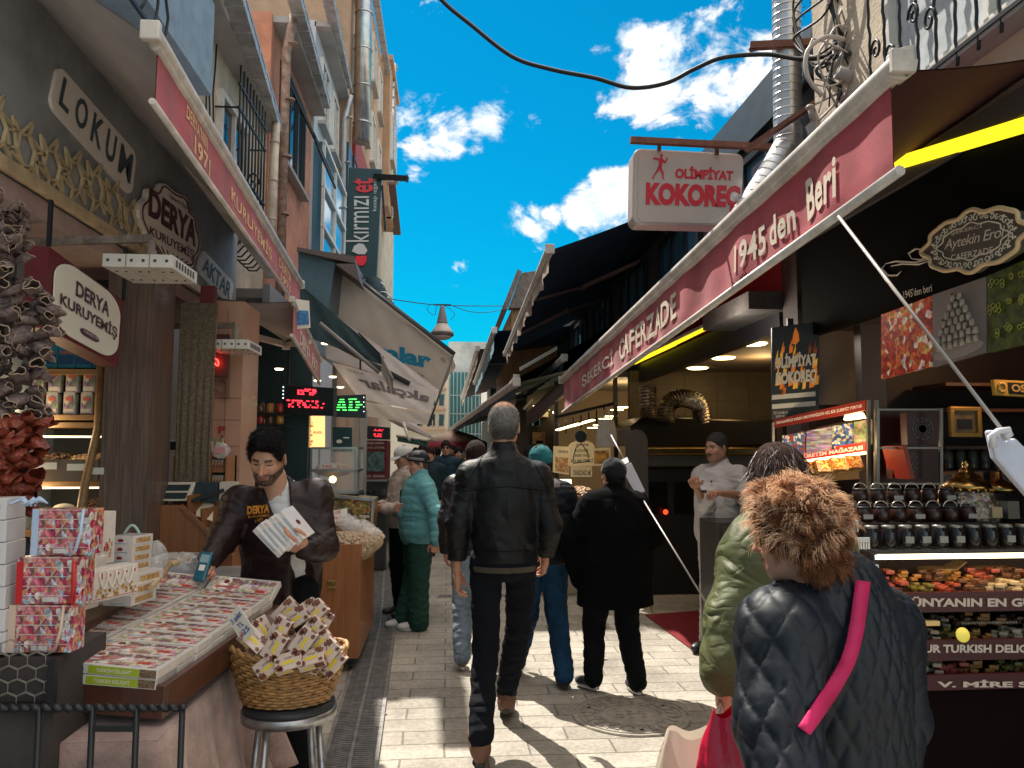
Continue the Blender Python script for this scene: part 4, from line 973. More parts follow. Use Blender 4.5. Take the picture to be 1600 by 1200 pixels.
for i in range(72):
 a=2*math.pi*i/72;r_=.5+.028*math.cos(a*10)+.03*math.cos(a*4)
 out.append((.5+r_*math.copysign(abs(math.cos(a))**.8,math.cos(a)),.5+r_*math.copysign(abs(math.sin(a))**.75,math.sin(a))))
n=nrm(q);MB().poly(on_quad(q,out),-n*.03).build('panel',IVORY,t)
m=MB();pts=on_quad(q,[((a-.5)*.93+.5,(b-.5)*.93+.5)for a,b in out]);pts.append(pts[0]);m.tube([p+n*.002 for p in pts],.006,5)
m.text('DERYA',[q[0].lerp(q[3],.50)*.93+q[1].lerp(q[2],.50)*.07,q[0].lerp(q[3],.44)*.05+q[1].lerp(q[2],.44)*.95,q[0].lerp(q[3],.78)*.05+q[1].lerp(q[2],.78)*.95,q[0].lerp(q[3],.86)*.93+q[1].lerp(q[2],.86)*.07],bold=.045)
m.text('KURUYEMİŞ',sub(q,.1,.24,.92,.42),bold=.02);m.text('Selami Kaplan',sub(q,.40,.86,.82,.93))
for k in range(7):p=q[0].lerp(q[1],.15+.12*k)
for k in range(9):
 a=.1+.1*k;p0=q[0].lerp(q[1],.5).lerp(q[3].lerp(q[2],.5),.0);p1=on_quad(q,[(a,.2)])[0];m.beam(p0+n*.004,p1+n*.004,.008,.003,up=n)
m.build('lettering',PLUM_T,t);rl2(t)
X_=-1.62
q=[AX(70,512,X_),AX(185,573,X_),AX(193,470,X_),AX(76,385,X_)];q=[Vector(p)for p in q];n=nrm(q)
t=thing('sign','hanging maroon lightbox with cream oval reading DERYA KURUYEMIS, below the soffit','sign',(X_,3.6,2.1))
MB().slab(q,.09).build('box',REDDARK,t)
MB().poly([p+n*.004 for p in round_quad(sub(q,.06,.04,.94,.96),.28,.30,8)],n*.006).build('oval_face',mat('cream_acrylic',(.84,.80,.68),.4),t)
m=MB();m.text('DERYA',[p+n*.01 for p in sub(q,.30,.60,.76,.80)],bold=.03);m.text('KURUYEMİŞ',[p+n*.01 for p in sub(q,.12,.33,.90,.56)],bold=.03)
o_=MB().poly([p+n*.012 for p in round_quad(sub(q,.38,.15,.64,.24),.25,.5)],n*.002).build('badge',PLUM_T,t)
m.build('lettering',PLUM_T,t)
mm=MB();mm.text('KURULUŞ 1971',[p+n*.017 for p in sub(q,.41,.17,.61,.22)]);mm.build('badge_lettering',IVORY,t)
m=MB();
for p in(q[3],q[2]):m.beam(p,(p.x,p.y,2.62),.015,.015)
m.build('hanger',DARKM,t);rl2(t)
LAMPW=mat('lamp_white',(.62,.58,.52),.5,var=.1)
def lamp_head(label,x0,x1,yb,Y,arm_y):
 a=AY(x0,yb,Y);b=AY(x1,yb,Y);w=b.x-a.x;t=thing('outdoor_lamp',label,'lamp',((a.x+b.x)/2,Y,a.z),0,'white lamp heads on arms before the shop')
 m=MB();
 for k in range(3):m.bbox((-w/2+w*k/3+.002,-.02,0),(-w/2+w*(k+1)/3-.002,.30,.055))
 for k in range(3):
  for i in range(2):
   for j in(0,1):m.lathe([(.0001,-.003),(.007,-.003),(.007,0)],(-w/2+w*(k+.3+.4*i)/3,.06+.16*j,0),6,1)
   m.box((-w/2+w*(k+.25+.5*i)/3,-.021,.028),(.012,.003,.012),1)
 for k in range(7):m.box((w/2+.001,.03+.035*k,.028),(.003,.012,.03),1)
 m.build('housing',[LAMPW,mat('lamp_slot',(.05,.05,.06),.7)],t,bevel=.004)
 m=MB();m.tube([(0,.12,.05),(0,.12,.15)],.018,8);m.beam((0,.12,.16),(-.75,.3,.17),.02,.035);m.build('arm',mat('worn_bracket',(.24,.19,.16),.7,var=.4,vscale=20),t);return t
lamp_head('larger white lamp head on a bracket under the DERYA plaque',162,272,418,3.25,340)
lamp_head('smaller white lamp head further back by the red neon sign',326,390,545,4.6,490)
DY=4.25
ds=thing('shop_display','glass fronted shop display of wooden shelves and curved nut trays','display case',(-2.5,DY+.2,0))
def fr(x0,y0,x1,y1,Y,d=.0):
 a=AY(x0,y1,Y);b=AY(x1,y0,Y);return a,b
WGOLD=wood('honey_wood',(.30,.17,.06),(.18,.095,.035),'X')
m=MB()
for y_ in(519,580,652,664,757,835):a=AY(-40,y_,DY);m.bbox((a.x,DY-.02,a.z-.014),(-1.79,DY+.34,a.z+.014))
m.build('shelf',WGOLD,ds)
MB().bbox((-3.2,DY+.36,0),(-1.79,DY+.40,2.6)).build('backing',mat('display_back',(.035,.04,.045),.7),ds)
a=AY(60,735,DY-.10);b=AY(203,715,DY-.1)
m=MB();m.bbox((AY(-40,750,DY-.1).x,DY-.10,AY(0,752,DY-.1).z),(-1.80,DY-.08,AY(0,718,DY-.1).z));m.build('tray_front',mat('brown_acrylic',(.16,.12,.09),.3),ds)
m=MB()
for x_,y_,w_ in((72,728,30),(125,730,36),(150,736,22)):a=AY(x_,y_,DY-.105);m.box((a.x,DY-.105,a.z),(w_/1200*DY,.004,.035))
m.build('price_card',mat('white_card',(.7,.68,.62),.8),ds)
MB().bbox((-3.1,DY-.02,AY(0,682,DY).z-.006),(-1.80,DY-.0,AY(0,682,DY).z+.004)).build('lit_edge',mat('lit_edge_strip',(1,.82,.55),.4,emit=1.1),ds)
MB().bbox((-3.1,DY-.02,AY(0,762,DY).z-.006),(-1.80,DY-.0,AY(0,762,DY).z+.004)).build('lit_edge',mat('lit_edge_strip',(1,.82,.55),.4,emit=1.1),ds)
m=MB();m.tube([(-1.84,DY-.03,2.3),(-1.84,DY-.03,1.72),(-1.84,DY-.14,1.45),(-1.84,DY-.2,1.2),(-1.88,DY-.16,.95),(-1.93,DY-.1,.8)],.022,8);m.build('curved_frame',WGOLD,ds)
MB().bbox((-3.2,DY-.05,0),(-1.8,DY+.02,.95)).build('base_panel',WOODD,ds)
rl2(ds)
NUTS=cells('mixed_nuts',[(.45,.30,.14),(.55,.38,.18),(.36,.2,.09),(.62,.46,.26)],(70,70,70),.6,bump=.8)
DATES=cells('dark_dates',[(.06,.03,.02),(.12,.06,.03),(.03,.02,.015),(.16,.08,.04)],(60,60,60),.45,bump=.8)
def heap(label,c,rx,ry,h,mt,n=160,gr_=.013,name='nut_heap',cat='nuts',mound=None):
 m=MB();rg=random.Random(int(abs(c[0])*1000+n))
 m.blob((c[0],c[1],c[2]-.01),(rx,ry,h),16)
 for k in range(n):
  r_=math.sqrt(rg.random())*.97;a=rg.uniform(0,6.28);x=r_*math.cos(a);y=r_*math.sin(a);z=h*math.sqrt(max(0,1-r_*r_))
  M=rot('Z',rg.uniform(0,3.1))@rot('X',rg.uniform(-.5,.5));m.blob((c[0]+x*rx,c[1]+y*ry,c[2]-.01+z),(gr_*1.25,gr_*.9,gr_*.75),6,0,.15,rg,M)
 o=top(m,name,mt,label,cat);o['kind']='stuff';return o
a=AY(133,722,DY);heap('pale yellow roasted nuts heaped in the upper right tray',(a.x,DY+.12,a.z),.16,.12,.05,NUTS,150,.010)
a=AY(76,720,DY);heap('dark figs heaped in the tray left of the roasted nuts',(a.x,DY+.12,a.z),.10,.12,.045,DATES,80,.016,'fig_heap','dried fruit')
a=AY(150,805,DY);heap('long dark dried fruit strips heaped in the lower tray',(a.x,DY+.1,a.z),.15,.13,.09,mat('brown_fruit',(.11,.05,.03),.6,var=.5,vscale=40),220,.012,'dried_fruit_heap','dried fruit')
sc_=AY(100,795,DY-.05);o=top(MB().blob(sc_,(.055,.05,.028),12).tube([sc_+Vector((-.02,0,.0)),sc_+Vector((-.13,.02,-.03))],.012,6),'scoop',mat('cream_plastic',(.72,.66,.54),.4),'cream plastic scoop resting on the dried fruit','scoop')
PACK=cells('foil_pack_print',[(.30,.28,.27),(.22,.19,.19),(.36,.33,.31),(.2,.15,.14)],(30,30,16),.3)
m=MB();m.bbox((-.034,-.02,0),(.034,.02,.115));pk=thing('food_pack','silver nut pack standing on the upper display shelves','pack',(0,0,0),0,'silver packs on the display shelves')
m.build('bag',PACK,pk,bevel=.006);MB().bbox((-.03,-.022,.105),(.03,.0,.122)).build('seal',mat('pack_seal',(.45,.43,.41),.3,.4),pk)
MB().box((0,-.0215,.085),(.034,.003,.02)).build('oval_mark',mat('pack_red_mark',(.35,.08,.06),.4),pk);MB().box((0,-.0215,.02),(.055,.003,.022)).build('label_strip',mat('pack_pale_strip',(.5,.46,.42),.5),pk)
first=True
for j,y_ in enumerate((647,612)):
 for i in range(6):
  x_=60+i*27-(j==0)*4;a=AY(x_,y_,DY+.05);o=pk if first else copy_tree(pk);first=False
  o.location=(a.x,DY+.05,AY(x_,649 if j==0 else 614,DY+.05).z+.002)
  o.scale=(.94,1,1.0);o['label']=f'silver nut pack, {ORD[i]} from the left on the {("second", "first")[j]} shelf below the turquoise boxes'
BB=mat('turquoise_box',(.02,.22,.32),.4,var=.2,vscale=30)
first=None
for i in range(5):
 a=AY(80+i*27,576,DY+.06);
 if first is None:
  first=thing('tea_box','turquoise printed box on the top display shelf','box',(0,0,0),0,'turquoise boxes on the top shelf')
  MB().bbox((-.043,-.03,0),(.043,.04,.19)).build('carton',BB,first,bevel=.003);MB().bbox((-.038,-.032,.02),(.038,-.03,.07)).build('printed_band',mat('navy_print',(.02,.08,.2),.4),first);MB().bbox((-.03,-.033,.075),(.03,-.031,.09)).build('printed_line',mat('red_print',(.5,.12,.08),.4),first)
  o=first
 else:o=copy_tree(first)
 o.location=(a.x,DY+.06,AY(0,580,DY+.06).z+.018);o['label']=f'turquoise printed box, {ORD[i]} from the left on the top display shelf'
def bulb(name,loc,e,col=(1,.72,.38),r=.05):
 l=bpy.data.lights.new(name,'POINT');l.energy=e;l.color=col;l.shadow_soft_size=r;o=bpy.data.objects.new(name,l);COL.objects.link(o);o.location=loc;return o
bulb('display_strip_light',(-2.15,4.15,1.74),1.6);bulb('display_strip_light',(-2.15,4.12,1.38),1.2)
AUB=mat('dried_aubergine',(.15,.105,.10),.5,var=.6,vscale=40,bump=.5,bscale=120);AUBR=mat('aubergine_rim',(.38,.28,.20),.7,var=.3,vscale=60)
PEP=mat('dried_red_pepper',(.24,.045,.022),.42,var=.5,vscale=30,bump=.7,bscale=90)
def cup_mesh(rg,red=False):
 m=MB();n=9;L_=6;prof=[]
 for i in range(L_+1):
  u=i/L_;r_=.031*(math.sin(min(1,u*1.15+.12)*math.pi*.62))**.8*(1.0-.12*(u>.8));prof.append((r_,u*.075))
 ph=[rg.uniform(0,6)for _ in range(3)];sq=rg.uniform(.45,.95)
 def f(u,v):
  i=v*L_;k=int(min(i,L_-1));fr_=i-k;r_=prof[k][0]*(1-fr_)+prof[k+1][0]*fr_;z=prof[k][1]*(1-fr_)+prof[k+1][1]*fr_;a=u*2*math.pi
  r_*=1+.22*math.sin(3*a+ph[0])*v+.12*math.sin(5*a+ph[1]+v*3);return(r_*math.cos(a),r_*math.sin(a)*sq,z+.008*math.sin(2*a+ph[2])*v)
 m.grid(f,14,7,0,True,True)
 m.grid(lambda u,v:tuple(Vector(f(u,1-v*.6))*.86+Vector((0,0,.006))),14,3,0 if red else 0,True,True)
 if not red:m.tube([f(k/14,1.0)for k in range(15)],.0022,5,1)
 return m
rg=random.Random(11);cups=[cup_mesh(rg).build('dried_aubergine',[AUB,AUBR])for _ in range(4)];peps=[]
for _ in range(3):
 m=cup_mesh(rg,True);mm=MB();mm.v=m.v;mm.f=m.f;mm.m=m.m;mm.sm=m.sm;peps.append(mm.build('dried_pepper',[PEP]))
used=set()
def veg_string(label,x,y0,y1,Y,proto,grp,n,wid,kind):
 a=AY(x,y0,Y);b=AY(x,y1,Y);t=thing('vegetable_string',label,kind,(a.x,Y,b.z),0,grp)
 MB().tube([(0,0,(a.z-b.z)*k/8)for k in range(9)],.003,5).build('cord',CABLE,t)
 for k in range(n):
  pr=proto[rg.randrange(len(proto))]
  if pr.name not in used:used.add(pr.name);c=pr
  else:c=pr.copy();COL.objects.link(c)
  c.parent=t;an=rg.uniform(0,6.28);rr=rg.uniform(.2,1)*wid;z=(a.z-b.z)*(k+rg.random())/n
  c.location=(rr*math.cos(an),rr*math.sin(an)*.7,z);c.rotation_euler=(rg.uniform(.6,2.4),rg.uniform(-.6,.6),rg.uniform(0,6.28));s_=rg.uniform(.55,.95);c.scale=(s_,s_,s_*rg.uniform(.8,1.2))
g_='strings of dried aubergines hanging at the shop corner'
veg_string('string of dried aubergines at the very edge of the stall corner',-4,318,690,2.5,cups,g_,62,.030,'dried vegetables')
veg_string('long string of dried aubergines, second from the shop packs',30,330,700,2.62,cups,g_,64,.032,'dried vegetables')
veg_string('string of dried aubergines hanging nearest the silver packs',57,450,668,2.55,cups,g_,44,.022,'dried vegetables')
veg_string('thick string of dried red peppers below the aubergines',12,670,795,2.45,peps,'strings of dried red peppers',52,.030,'dried vegetables')
veg_string('thin string of dried red peppers hanging beside the nut trays',43,660,800,2.5,peps,'strings of dried red peppers',40,.018,'dried vegetables')
A_,B_=AY(246,66,2.6),AY(468,442,6.3)
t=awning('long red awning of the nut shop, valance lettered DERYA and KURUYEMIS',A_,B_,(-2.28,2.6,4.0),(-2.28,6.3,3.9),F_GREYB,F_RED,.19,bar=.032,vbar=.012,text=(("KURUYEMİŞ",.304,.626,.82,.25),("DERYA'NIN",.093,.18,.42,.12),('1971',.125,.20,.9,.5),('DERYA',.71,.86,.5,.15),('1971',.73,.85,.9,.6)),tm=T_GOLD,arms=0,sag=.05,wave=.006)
m=MB();m.beam(AY(90,-20,3.0),AY(292,232,4.7),.06,.05);m.beam(AY(292,250,4.7),AY(425,430,6.1),.05,.045);m.build('arm',BARW,t);rl2(t)
A_,B_=AY(458,472,5.4),AY(500,560,7.4)
awning('second shorter red awning with cream lettering beyond the nut shop',A_,B_,(-1.74,A_.y,A_.z+.05),(-1.74,B_.y,B_.z+.3),F_GREYB,F_RED,.22,bar=.02,vbar=.014,text=(('DERYA',.2,.55,.85,.35),('1971',.62,.9,.85,.35)),tm=T_CREAM,arms=1,wave=.004)
q=[AY(463,514,5.6),AY(485,512,5.6),AY(483,470,5.6),AY(462,467,5.6)]
t=thing('flag','small white and blue paper flag pinned to the red awning end','flag',AY(473,515,5.6));MB().slab(q,.004).build('paper',mat('white_card2',(.75,.72,.66),.8),t);MB().slab([p+Vector((0,-.006,0))for p in sub(q,.08,.12,.92,.62)],.002).build('blue_print',mat('blue_print',(.05,.22,.5),.5,var=.5,vscale=60),t);rl2(t)
# stall table with cloth and tray of flat boxes
CLOTH=mat('dusty_pink_cloth',(.36,.25,.22),.95,var=.35,vscale=5,bump=.6,bscale=50,sheen=.2)
TB=thing('market_table','low market table under the tray, its legs hidden by cloth','table',(-1.25,3.0,0))
m=MB();m.bbox((-1.95,2.38,.72),(-.86,3.55,.76));m.build('table_top',WOODD,TB)
for x,y in((-1.9,2.42),(-.92,2.42),(-1.9,3.5),(-.92,3.5)):MB().bbox((x,y,0),(x+.04,y+.04,.72)).build('leg',WOODD,TB)
rl2(TB)
def clothf(u,v):
 if u<.5:x=-2.1+(1.28)*(u/.5);y=2.35;nx,ny=0,-1
 else:x=-.82;y=2.35+1.25*((u-.5)/.5);nx,ny=1,0
 am=.055*v*(.4+.6*v);w=math.sin(u*61)+.6*math.sin(u*113+1)+.3*math.sin(u*211)
 z=.775-v*(.72 if u<.5 else .55-.25*max(0,(u-.8)))
 k=0
 if u>=.5:k=.10*v
 return(x+(nx*(am*w+k)),y+ny*am*w*.7,max(.02,z))
m=MB();m.grid(clothf,160,14);m.add([(-2.1,2.35,.776),(-.82,2.35,.776),(-.82,3.6,.776),(-2.1,3.6,.776)],[(0,1,2,3)])
tag(m.build('tablecloth',CLOTH,solid=.004),'dusty pink brown cloth hanging in folds round the stall table','tablecloth')
TM=TR((-.845,2.45,.80),R(-7))@rot('Y',R(4.0))@rot('X',R(2.5))
tr=thing('display_tray','dark brown wooden tray carrying rows of flat sweet boxes','tray',(0,0,0));tr.matrix_world=TM
BRW=mat('dark_brown_lacquer',(.085,.030,.018),.35,var=.3,vscale=6,coat=.3)
TWd,TD=.66,1.0
MB().bbox((-TWd,0,0),(0,.02,.10)).build('front_board',BRW,tr,bevel=.003);MB().bbox((-.02,.02,0),(0,TD,.10)).build('side_board',BRW,tr,bevel=.003)
MB().bbox((-TWd,.02,0),(-TWd+.02,TD,.10)).build('side_board',BRW,tr);MB().bbox((-TWd+.02,.02,0),(-.02,TD,.012)).build('bottom_board',BRW,tr);MB().bbox((-TWd+.02,TD-.02,.012),(-.02,TD,.10)).build('back_board',BRW,tr)
MB().bbox((-TWd+.021,.021,.012),(-.021,TD-.021,.085)).build('false_floor',BRW,tr)
COVER=cells('sweet_box_print',[(.66,.58,.52),(.60,.48,.42),(.70,.64,.58),(.45,.22,.18),(.64,.52,.45),(.52,.36,.30),(.72,.68,.62)],(34,34,34),.22,coat=.7)
CARD=mat('glossy_white_card',(.68,.64,.59),.25,var=.08,vscale=30,coat=.6);GREENB=mat('lime_print',(.36,.45,.02),.3,coat=.4);TEALB=mat('teal_oval_print',(.03,.22,.26),.4)
NUTB=mat('nut_photo_print',(.22,.14,.09),.4,var=.7,vscale=120)
PINKT=mat('rose_print',(.52,.10,.12),.3,coat=.5,var=.4,vscale=60);BLUET=mat('pale_blue_print',(.33,.42,.52),.3)
def flat_box(w,d,h,green,seed,grp,label):
 rg=random.Random(seed);t=thing('sweet_box',label,'box',(0,0,0),0,grp)
 MB().bbox((0,0,0),(w,d,h)).build('carton',CARD,t,bevel=.0015)
 MB().bbox((w*.04,d*.08,h),(w*.96,d*.92,h+.0012)).build('cover_print',COVER,t)
 m=MB()
 m.bbox((w*.12,d*.42,h+.0012),(w*.46,d*.50,h+.002),0);m.bbox((w*.72,d*.25,h+.0012),(w*.86,d*.42,h+.002),1)
 m.lathe([(.0001,.0016),(.012,.0016)],(w*.25,d*.72,h),12,1)
 m.text('Turkish Delight',[(w*.30,d*.62,h+.0015),(w*.85,d*.62,h+.0015),(w*.85,d*.86,h+.0015),(w*.30,d*.86,h+.0015)],2,off=.0008)
 m.build('cover_marks',[PINKT if seed%3 else BLUET,mat('warm_red_print',(.52,.07,.05),.3,coat=.4),PLUM_T],t)
 m=MB();mt=[GREENB if green else PINKT,TEALB,NUTB,IVORY]
 if green:
  m.bbox((0.006,-.0012,h*.18),(w*.10,0,h*.85),0);m.bbox((w*.30,-.0012,h*.12),(w*.82,0,h*.88),0);m.bbox((w*.82,-.0012,h*.1),(w-.004,0,h*.9),2)
  m.lathe([(.0001,0),(w*.06,0)],(0,0,0),14,1,TR((w*.20,-.0012,h*.5),0,R(90))@Matrix.Diagonal((1,.30,1,1)))
  m.text('TURKISH DELIGHT',[(w*.38,-.0015,h*.32),(w*.74,-.0015,h*.32),(w*.74,-.0015,h*.7),(w*.38,-.0015,h*.7)],3,off=.001)
 else:
  m.bbox((w*.06,-.001,h*.2),(w*.22,0,h*.8),0);m.text('TURKISH DELIGHT',[(w*.34,-.0005,h*.28),(w*.9,-.0005,h*.28),(w*.9,-.0005,h*.72),(w*.34,-.0005,h*.72)],1,off=.0012)
 m.build('side_print',mt,t);return t
bw,bd,bh=.305,.125,.030
protoG=flat_box(bw,bd,bh,True,1,'lime banded sweet boxes along the tray front','flat sweet box with lime green side band at the near edge of the tray')
protoP=[flat_box(bw,bd*.93,bh*.9,False,s_,'white and rose sweet boxes in rows on the tray','flat white and rose printed sweet box lying in the rows on the tray')for s_ in(2,3,4)]
firstG=True;fp=[True]*3
rg=random.Random(5)
for row in range(8):
 for c_ in range(2):
  for l in range(2):
   if row==0:
    o=protoG if firstG else copy_tree(protoG);firstG=False;ly=l
   else:
    k=(row+c_+l)%3;o=protoP[k]if fp[k]else copy_tree(protoP[k]);fp[k]=False
   hh=(bh if row==0 else bh*.9)+.0025
   jx,jy=rg.uniform(-.004,.004),rg.uniform(-.003,.003)
   M=TM@TR((-.645+c_*(bw+.012)+jx+(.0 if row else-.012*c_*0),.004+row*.122+jy-(.01 if row==0 else 0),.0865+l*hh+(row>0)*.0012*row),R(rg.uniform(-1.2,1.2)))
   o.matrix_world=M;o['label']=f'flat sweet box, {ORD[row]} row from the near edge of the tray, {("left", "right")[c_]} column, {("lower", "upper")[l]} layer'
for k in range(2):
 o=copy_tree(protoP[0]);o['label']=('tilted sweet box at the far left end of the tray rows','tilted sweet box at the far right end of the tray rows')[k];o['group']='tilted boxes closing the tray rows'
 o.matrix_world=TM@TR((-.645+k*.32,.965,.11),R(-3),R(30))
CANDY=cells('candy_photo_print',[(.55,.09,.13),(.62,.40,.32),(.70,.60,.55),(.34,.03,.08),(.60,.28,.14),(.42,.48,.58),(.62,.22,.24),(.28,.12,.10)],(80,80,60),.2,coat=.8)
STRP=mat('white_strip_print',(.62,.58,.56),.3,var=.3,vscale=60)
LOKW=mat('white_box_print',(.62,.60,.60),.4)
def gift(label,x,y,z,w,d,h,rz,rib,ribm):
 t=thing('gift_box',label,'gift box',(x,y,z),rz)
 MB().bbox((-w/2,-d/2,0),(w/2,d/2,h)).build('carton',CANDY,t,bevel=.003)
 m=MB()
 for k in range(5):m.bbox((-w/2+.01,-d/2-.0015,h*(.17+.2*k)),(w/2-.01,-d/2,h*(.185+.2*k)))
 m.bbox((w*.30,-d/2-.002,h*.68),(w*.48,-d/2-.001,h*.82));m.bbox((-w*.1,-d/2-.002,h*.05),(w*.15,-d/2-.001,h*.15));m.build('printed_strips',STRP,t)
 m=MB()
 if rib=='v':m.bbox((-w*.47,-d/2-.003,0),(-w*.36,-d/2-.0015,h));m.tube([(w*.38,-d/2-.004,h*1.0),(w*.40,-d/2-.02,h*.5),(w*.33,-d/2-.02,h*.12),(w*.20,-d/2-.006,0.002)],.0045,6)
 if rib=='h':
  m.bbox((-w*.52,-d/2-.004,.0),(-w*.42,-d/2-.001,h*.9));m.bbox((w*.34,-d/2-.004,.0),(w*.42,-d/2-.001,h*.9))
  m.tube([(w*.38,-d/2-.006,h*.9),(w*.42,-d/2-.014,h*.5),(w*.36,-d/2-.01,h*.05)],.005,6)
 m.build('ribbon',ribm,t);return t
RIBB=mat('pale_blue_ribbon',(.45,.58,.78),.35,sheen=.5);RIBR=mat('red_satin_ribbon',(.55,.015,.02),.35,sheen=.4);RIBC=mat('cream_ribbon',(.62,.48,.38),.5)
gx=AY(60,1012,2.3);gz=gx.z
sh1=.132
gift('lowest candy printed gift box with a cream ribbon',gx.x-.01,2.36,gz-.02,.185,.07,sh1,R(-6),'v',RIBC)
gift('middle candy printed gift box tied with red satin ribbon',gx.x+.012,2.36,gz-.02+sh1+.002,.18,.07,sh1,R(-4),'h',RIBR)
gift('topmost candy printed gift box tied with pale blue ribbon',gx.x+.03,2.37,gz-.02+2*sh1+.004,.175,.07,sh1,R(-6),'v',RIBB)
b_=AY(32,790,2.34);m=MB()
for k in range(5):
 a=k*1.25;m.tube([b_+Vector((.02*k*.5,0,0)),b_+Vector((.02+.035*math.cos(a),.01*k,.018)),b_+Vector((.02+.055*math.cos(a),.02*math.sin(a),.006))],[.003,.008,.002],5)
top(m,'ribbon_bow',RIBB,'pale blue ribbon bow lying on the topmost gift box','bow')
for k in range(7):
 a=AY(8,1000-k*30,2.33)
 t=thing('lokum_box',f'white lettered sweet box, {ORD[k]} from the bottom in the left edge stack','box',(a.x-.04,2.37,gz-.02+k*.062),R(4),'white lettered boxes stacked left of the gift boxes')
 MB().bbox((-.10,-.06,0),(.045,.06,.060)).build('carton',LOKW,t,bevel=.002)
 m=MB();m.text('TURKISH',[(-.055,-.0612,.03),(.030,-.0612,.03),(.030,-.0612,.043),(-.055,-.0612,.043)],off=.0008);m.bbox((-.05,-.0612,.014),(.025,-.0604,.020));m.build('side_lettering',mat('grey_blue_lettering',(.12,.15,.2),.5),t)
t=thing('wire_crate','dark crate with chicken wire front under the gift boxes','crate',(-1.5,2.35,0))
m=MB();a=AY(-60,1015,2.28);b=AY(78,1104,2.28);m.bbox((a.x,2.30,.0),(b.x,2.62,gz-.03));m.build('box',mat('dark_crate',(.05,.04,.038),.9,var=.3),t)
m=MB()
for k in range(16):
 for j in range(5):
  c_=Vector((b.x-.02-k*.048-(j%2)*.024,2.285,b.z+.015+j*.036));pts=[c_+Vector((.028*math.cos(R(60*i+30)),0,.022*math.sin(R(60*i+30))))for i in range(7)];m.tube(pts,.0018,4,cap=False)
m.build('chicken_wire',mat('galvanised_wire',(.28,.25,.22),.5,.6),t)
m=MB();m.beam((a.x,2.285,b.z),(b.x,2.285,b.z),.02,.02);m.beam((b.x,2.285,b.z-.02),(b.x,2.285,gz-.03),.02,.02);m.build('frame',DARKM,t);rl2(t)
t=thing('iron_rail','black twisted iron railing before the pink cloth','railing',(-1.2,2.25,0))
Yr=2.2;m=MB();a=AY(-20,1106,Yr);b=AY(290,1106,Yr)
m.tube([a.lerp(b,k/90)+Vector((0,.004*math.cos(k*1.3),.004*math.sin(k*1.3)))for k in range(91)],.009,6);m.build('top_rail',DARKM,t)
m=MB()
for x_ in(62,145,214,285):p=AY(x_,1106,Yr);m.tube([p,(p.x,Yr,.02)],.009,6)
m.build('uprights',DARKM,t)
m=MB();a=AY(145,1138,Yr);b=AY(214,1138,Yr);m.beam(a,b,.014,.014);a=AY(-20,1240,Yr);b=AY(285,1240,Yr);m.beam(a,b,.014,.014);m.build('cross_bar',DARKM,t);rl2(t)
BAGW=mat('white_gift_paper',(.70,.63,.57),.4,var=.1,vscale=30);BRED=mat('red_sweets_print',(.48,.05,.07),.4,var=.5,vscale=110);BGOLD=mat('gold_sweets_print',(.52,.32,.12),.4,var=.6,vscale=110)
ROPE=mat('white_cord',(.74,.68,.62),.7)
def bag(label,x,y,Y,wpx,hpx,rz=0,red=False):
 a=AY(x,y,Y);w=wpx/1200*Y;h=hpx/1200*Y;d=.07;t=thing('gift_bag',label,'gift bag',a,rz)
 MB().bbox((-w/2,-d/2,0),(w/2,d/2,h)).build('bag',BAGW,t,bevel=.002)
 m=MB();rg=random.Random(int(x*7+y))
 for i in range(16):
  px_=rg.uniform(-w*.32,w*.38);pz=h*.12+h*.42*rg.random()*(1-abs(px_)/w);m.box((px_,-d/2-.001,pz),(w*.10,.0016,h*.085),1 if rg.random()<.5 and red else 0)
 m.box((w*.28,-d/2-.001,h*.82),(w*.16,.0016,h*.08),1);m.box((-w*.05,-d/2-.001,h*.80),(w*.05,.0016,h*.2),1);m.box((0,-d/2-.001,h*.08),(w*.96,.0012,h*.015),1)
 for i in range(10):m.box((w/2+.001,-d*.3+.06*d*i,h*(.15+.3*rg.random())),(.0016,d*.08,h*.09),rg.randrange(2))
 m.build('sweets_print',[BGOLD,BRED],t)
 m=MB();m.tube([(-w*.22+w*.44*k/10,-d/2-.006,h*.93-math.sin(k/10*math.pi)*h*.52)for k in range(11)],.0035,6);m.build('rope_handle',ROPE,t);return t
bag('white gift bag on the upper tier nearest the candy boxes',121,905,2.72,38,92,R(-15))
bag('second white gift bag on the upper tier, behind and right',152,880,2.95,34,76,R(-15),True)
bag('white gift bag at the lower front beside the red ribbon',105,945,2.55,46,58,R(-20))
bag('white gift bag low on the stall just left of the price card',92,985,2.5,60,60,R(-18),True)
bag('white gift bag on the middle tier by the lying bags',125,950,2.72,36,52,R(-15),True)
bag('small white gift bag between the tiers with red print',140,912,2.9,30,40,R(-15),True)
for k in range(4):
 t=bag(f'thin white gift bag, {ORD[k]} from the left in the leaning row above the flat boxes',148+k*13,938-k*3,2.72+.03*k,36,44,R(60));t['group']='leaning row of thin gift bags'
st=thing('step_stand','small wooden step stand carrying the gift bags','stand',(-1.35,2.75,.77));MB().bbox((-1.6,2.45,.78),(-1.28,2.62,.92)).build('step',WOODD,st);MB().bbox((-1.62,2.64,.78),(-1.22,3.1,1.02)).build('step',WOODD,st);rl2(st)
BXW=mat('white_sweet_box',(.64,.60,.57),.3,var=.08,coat=.5)
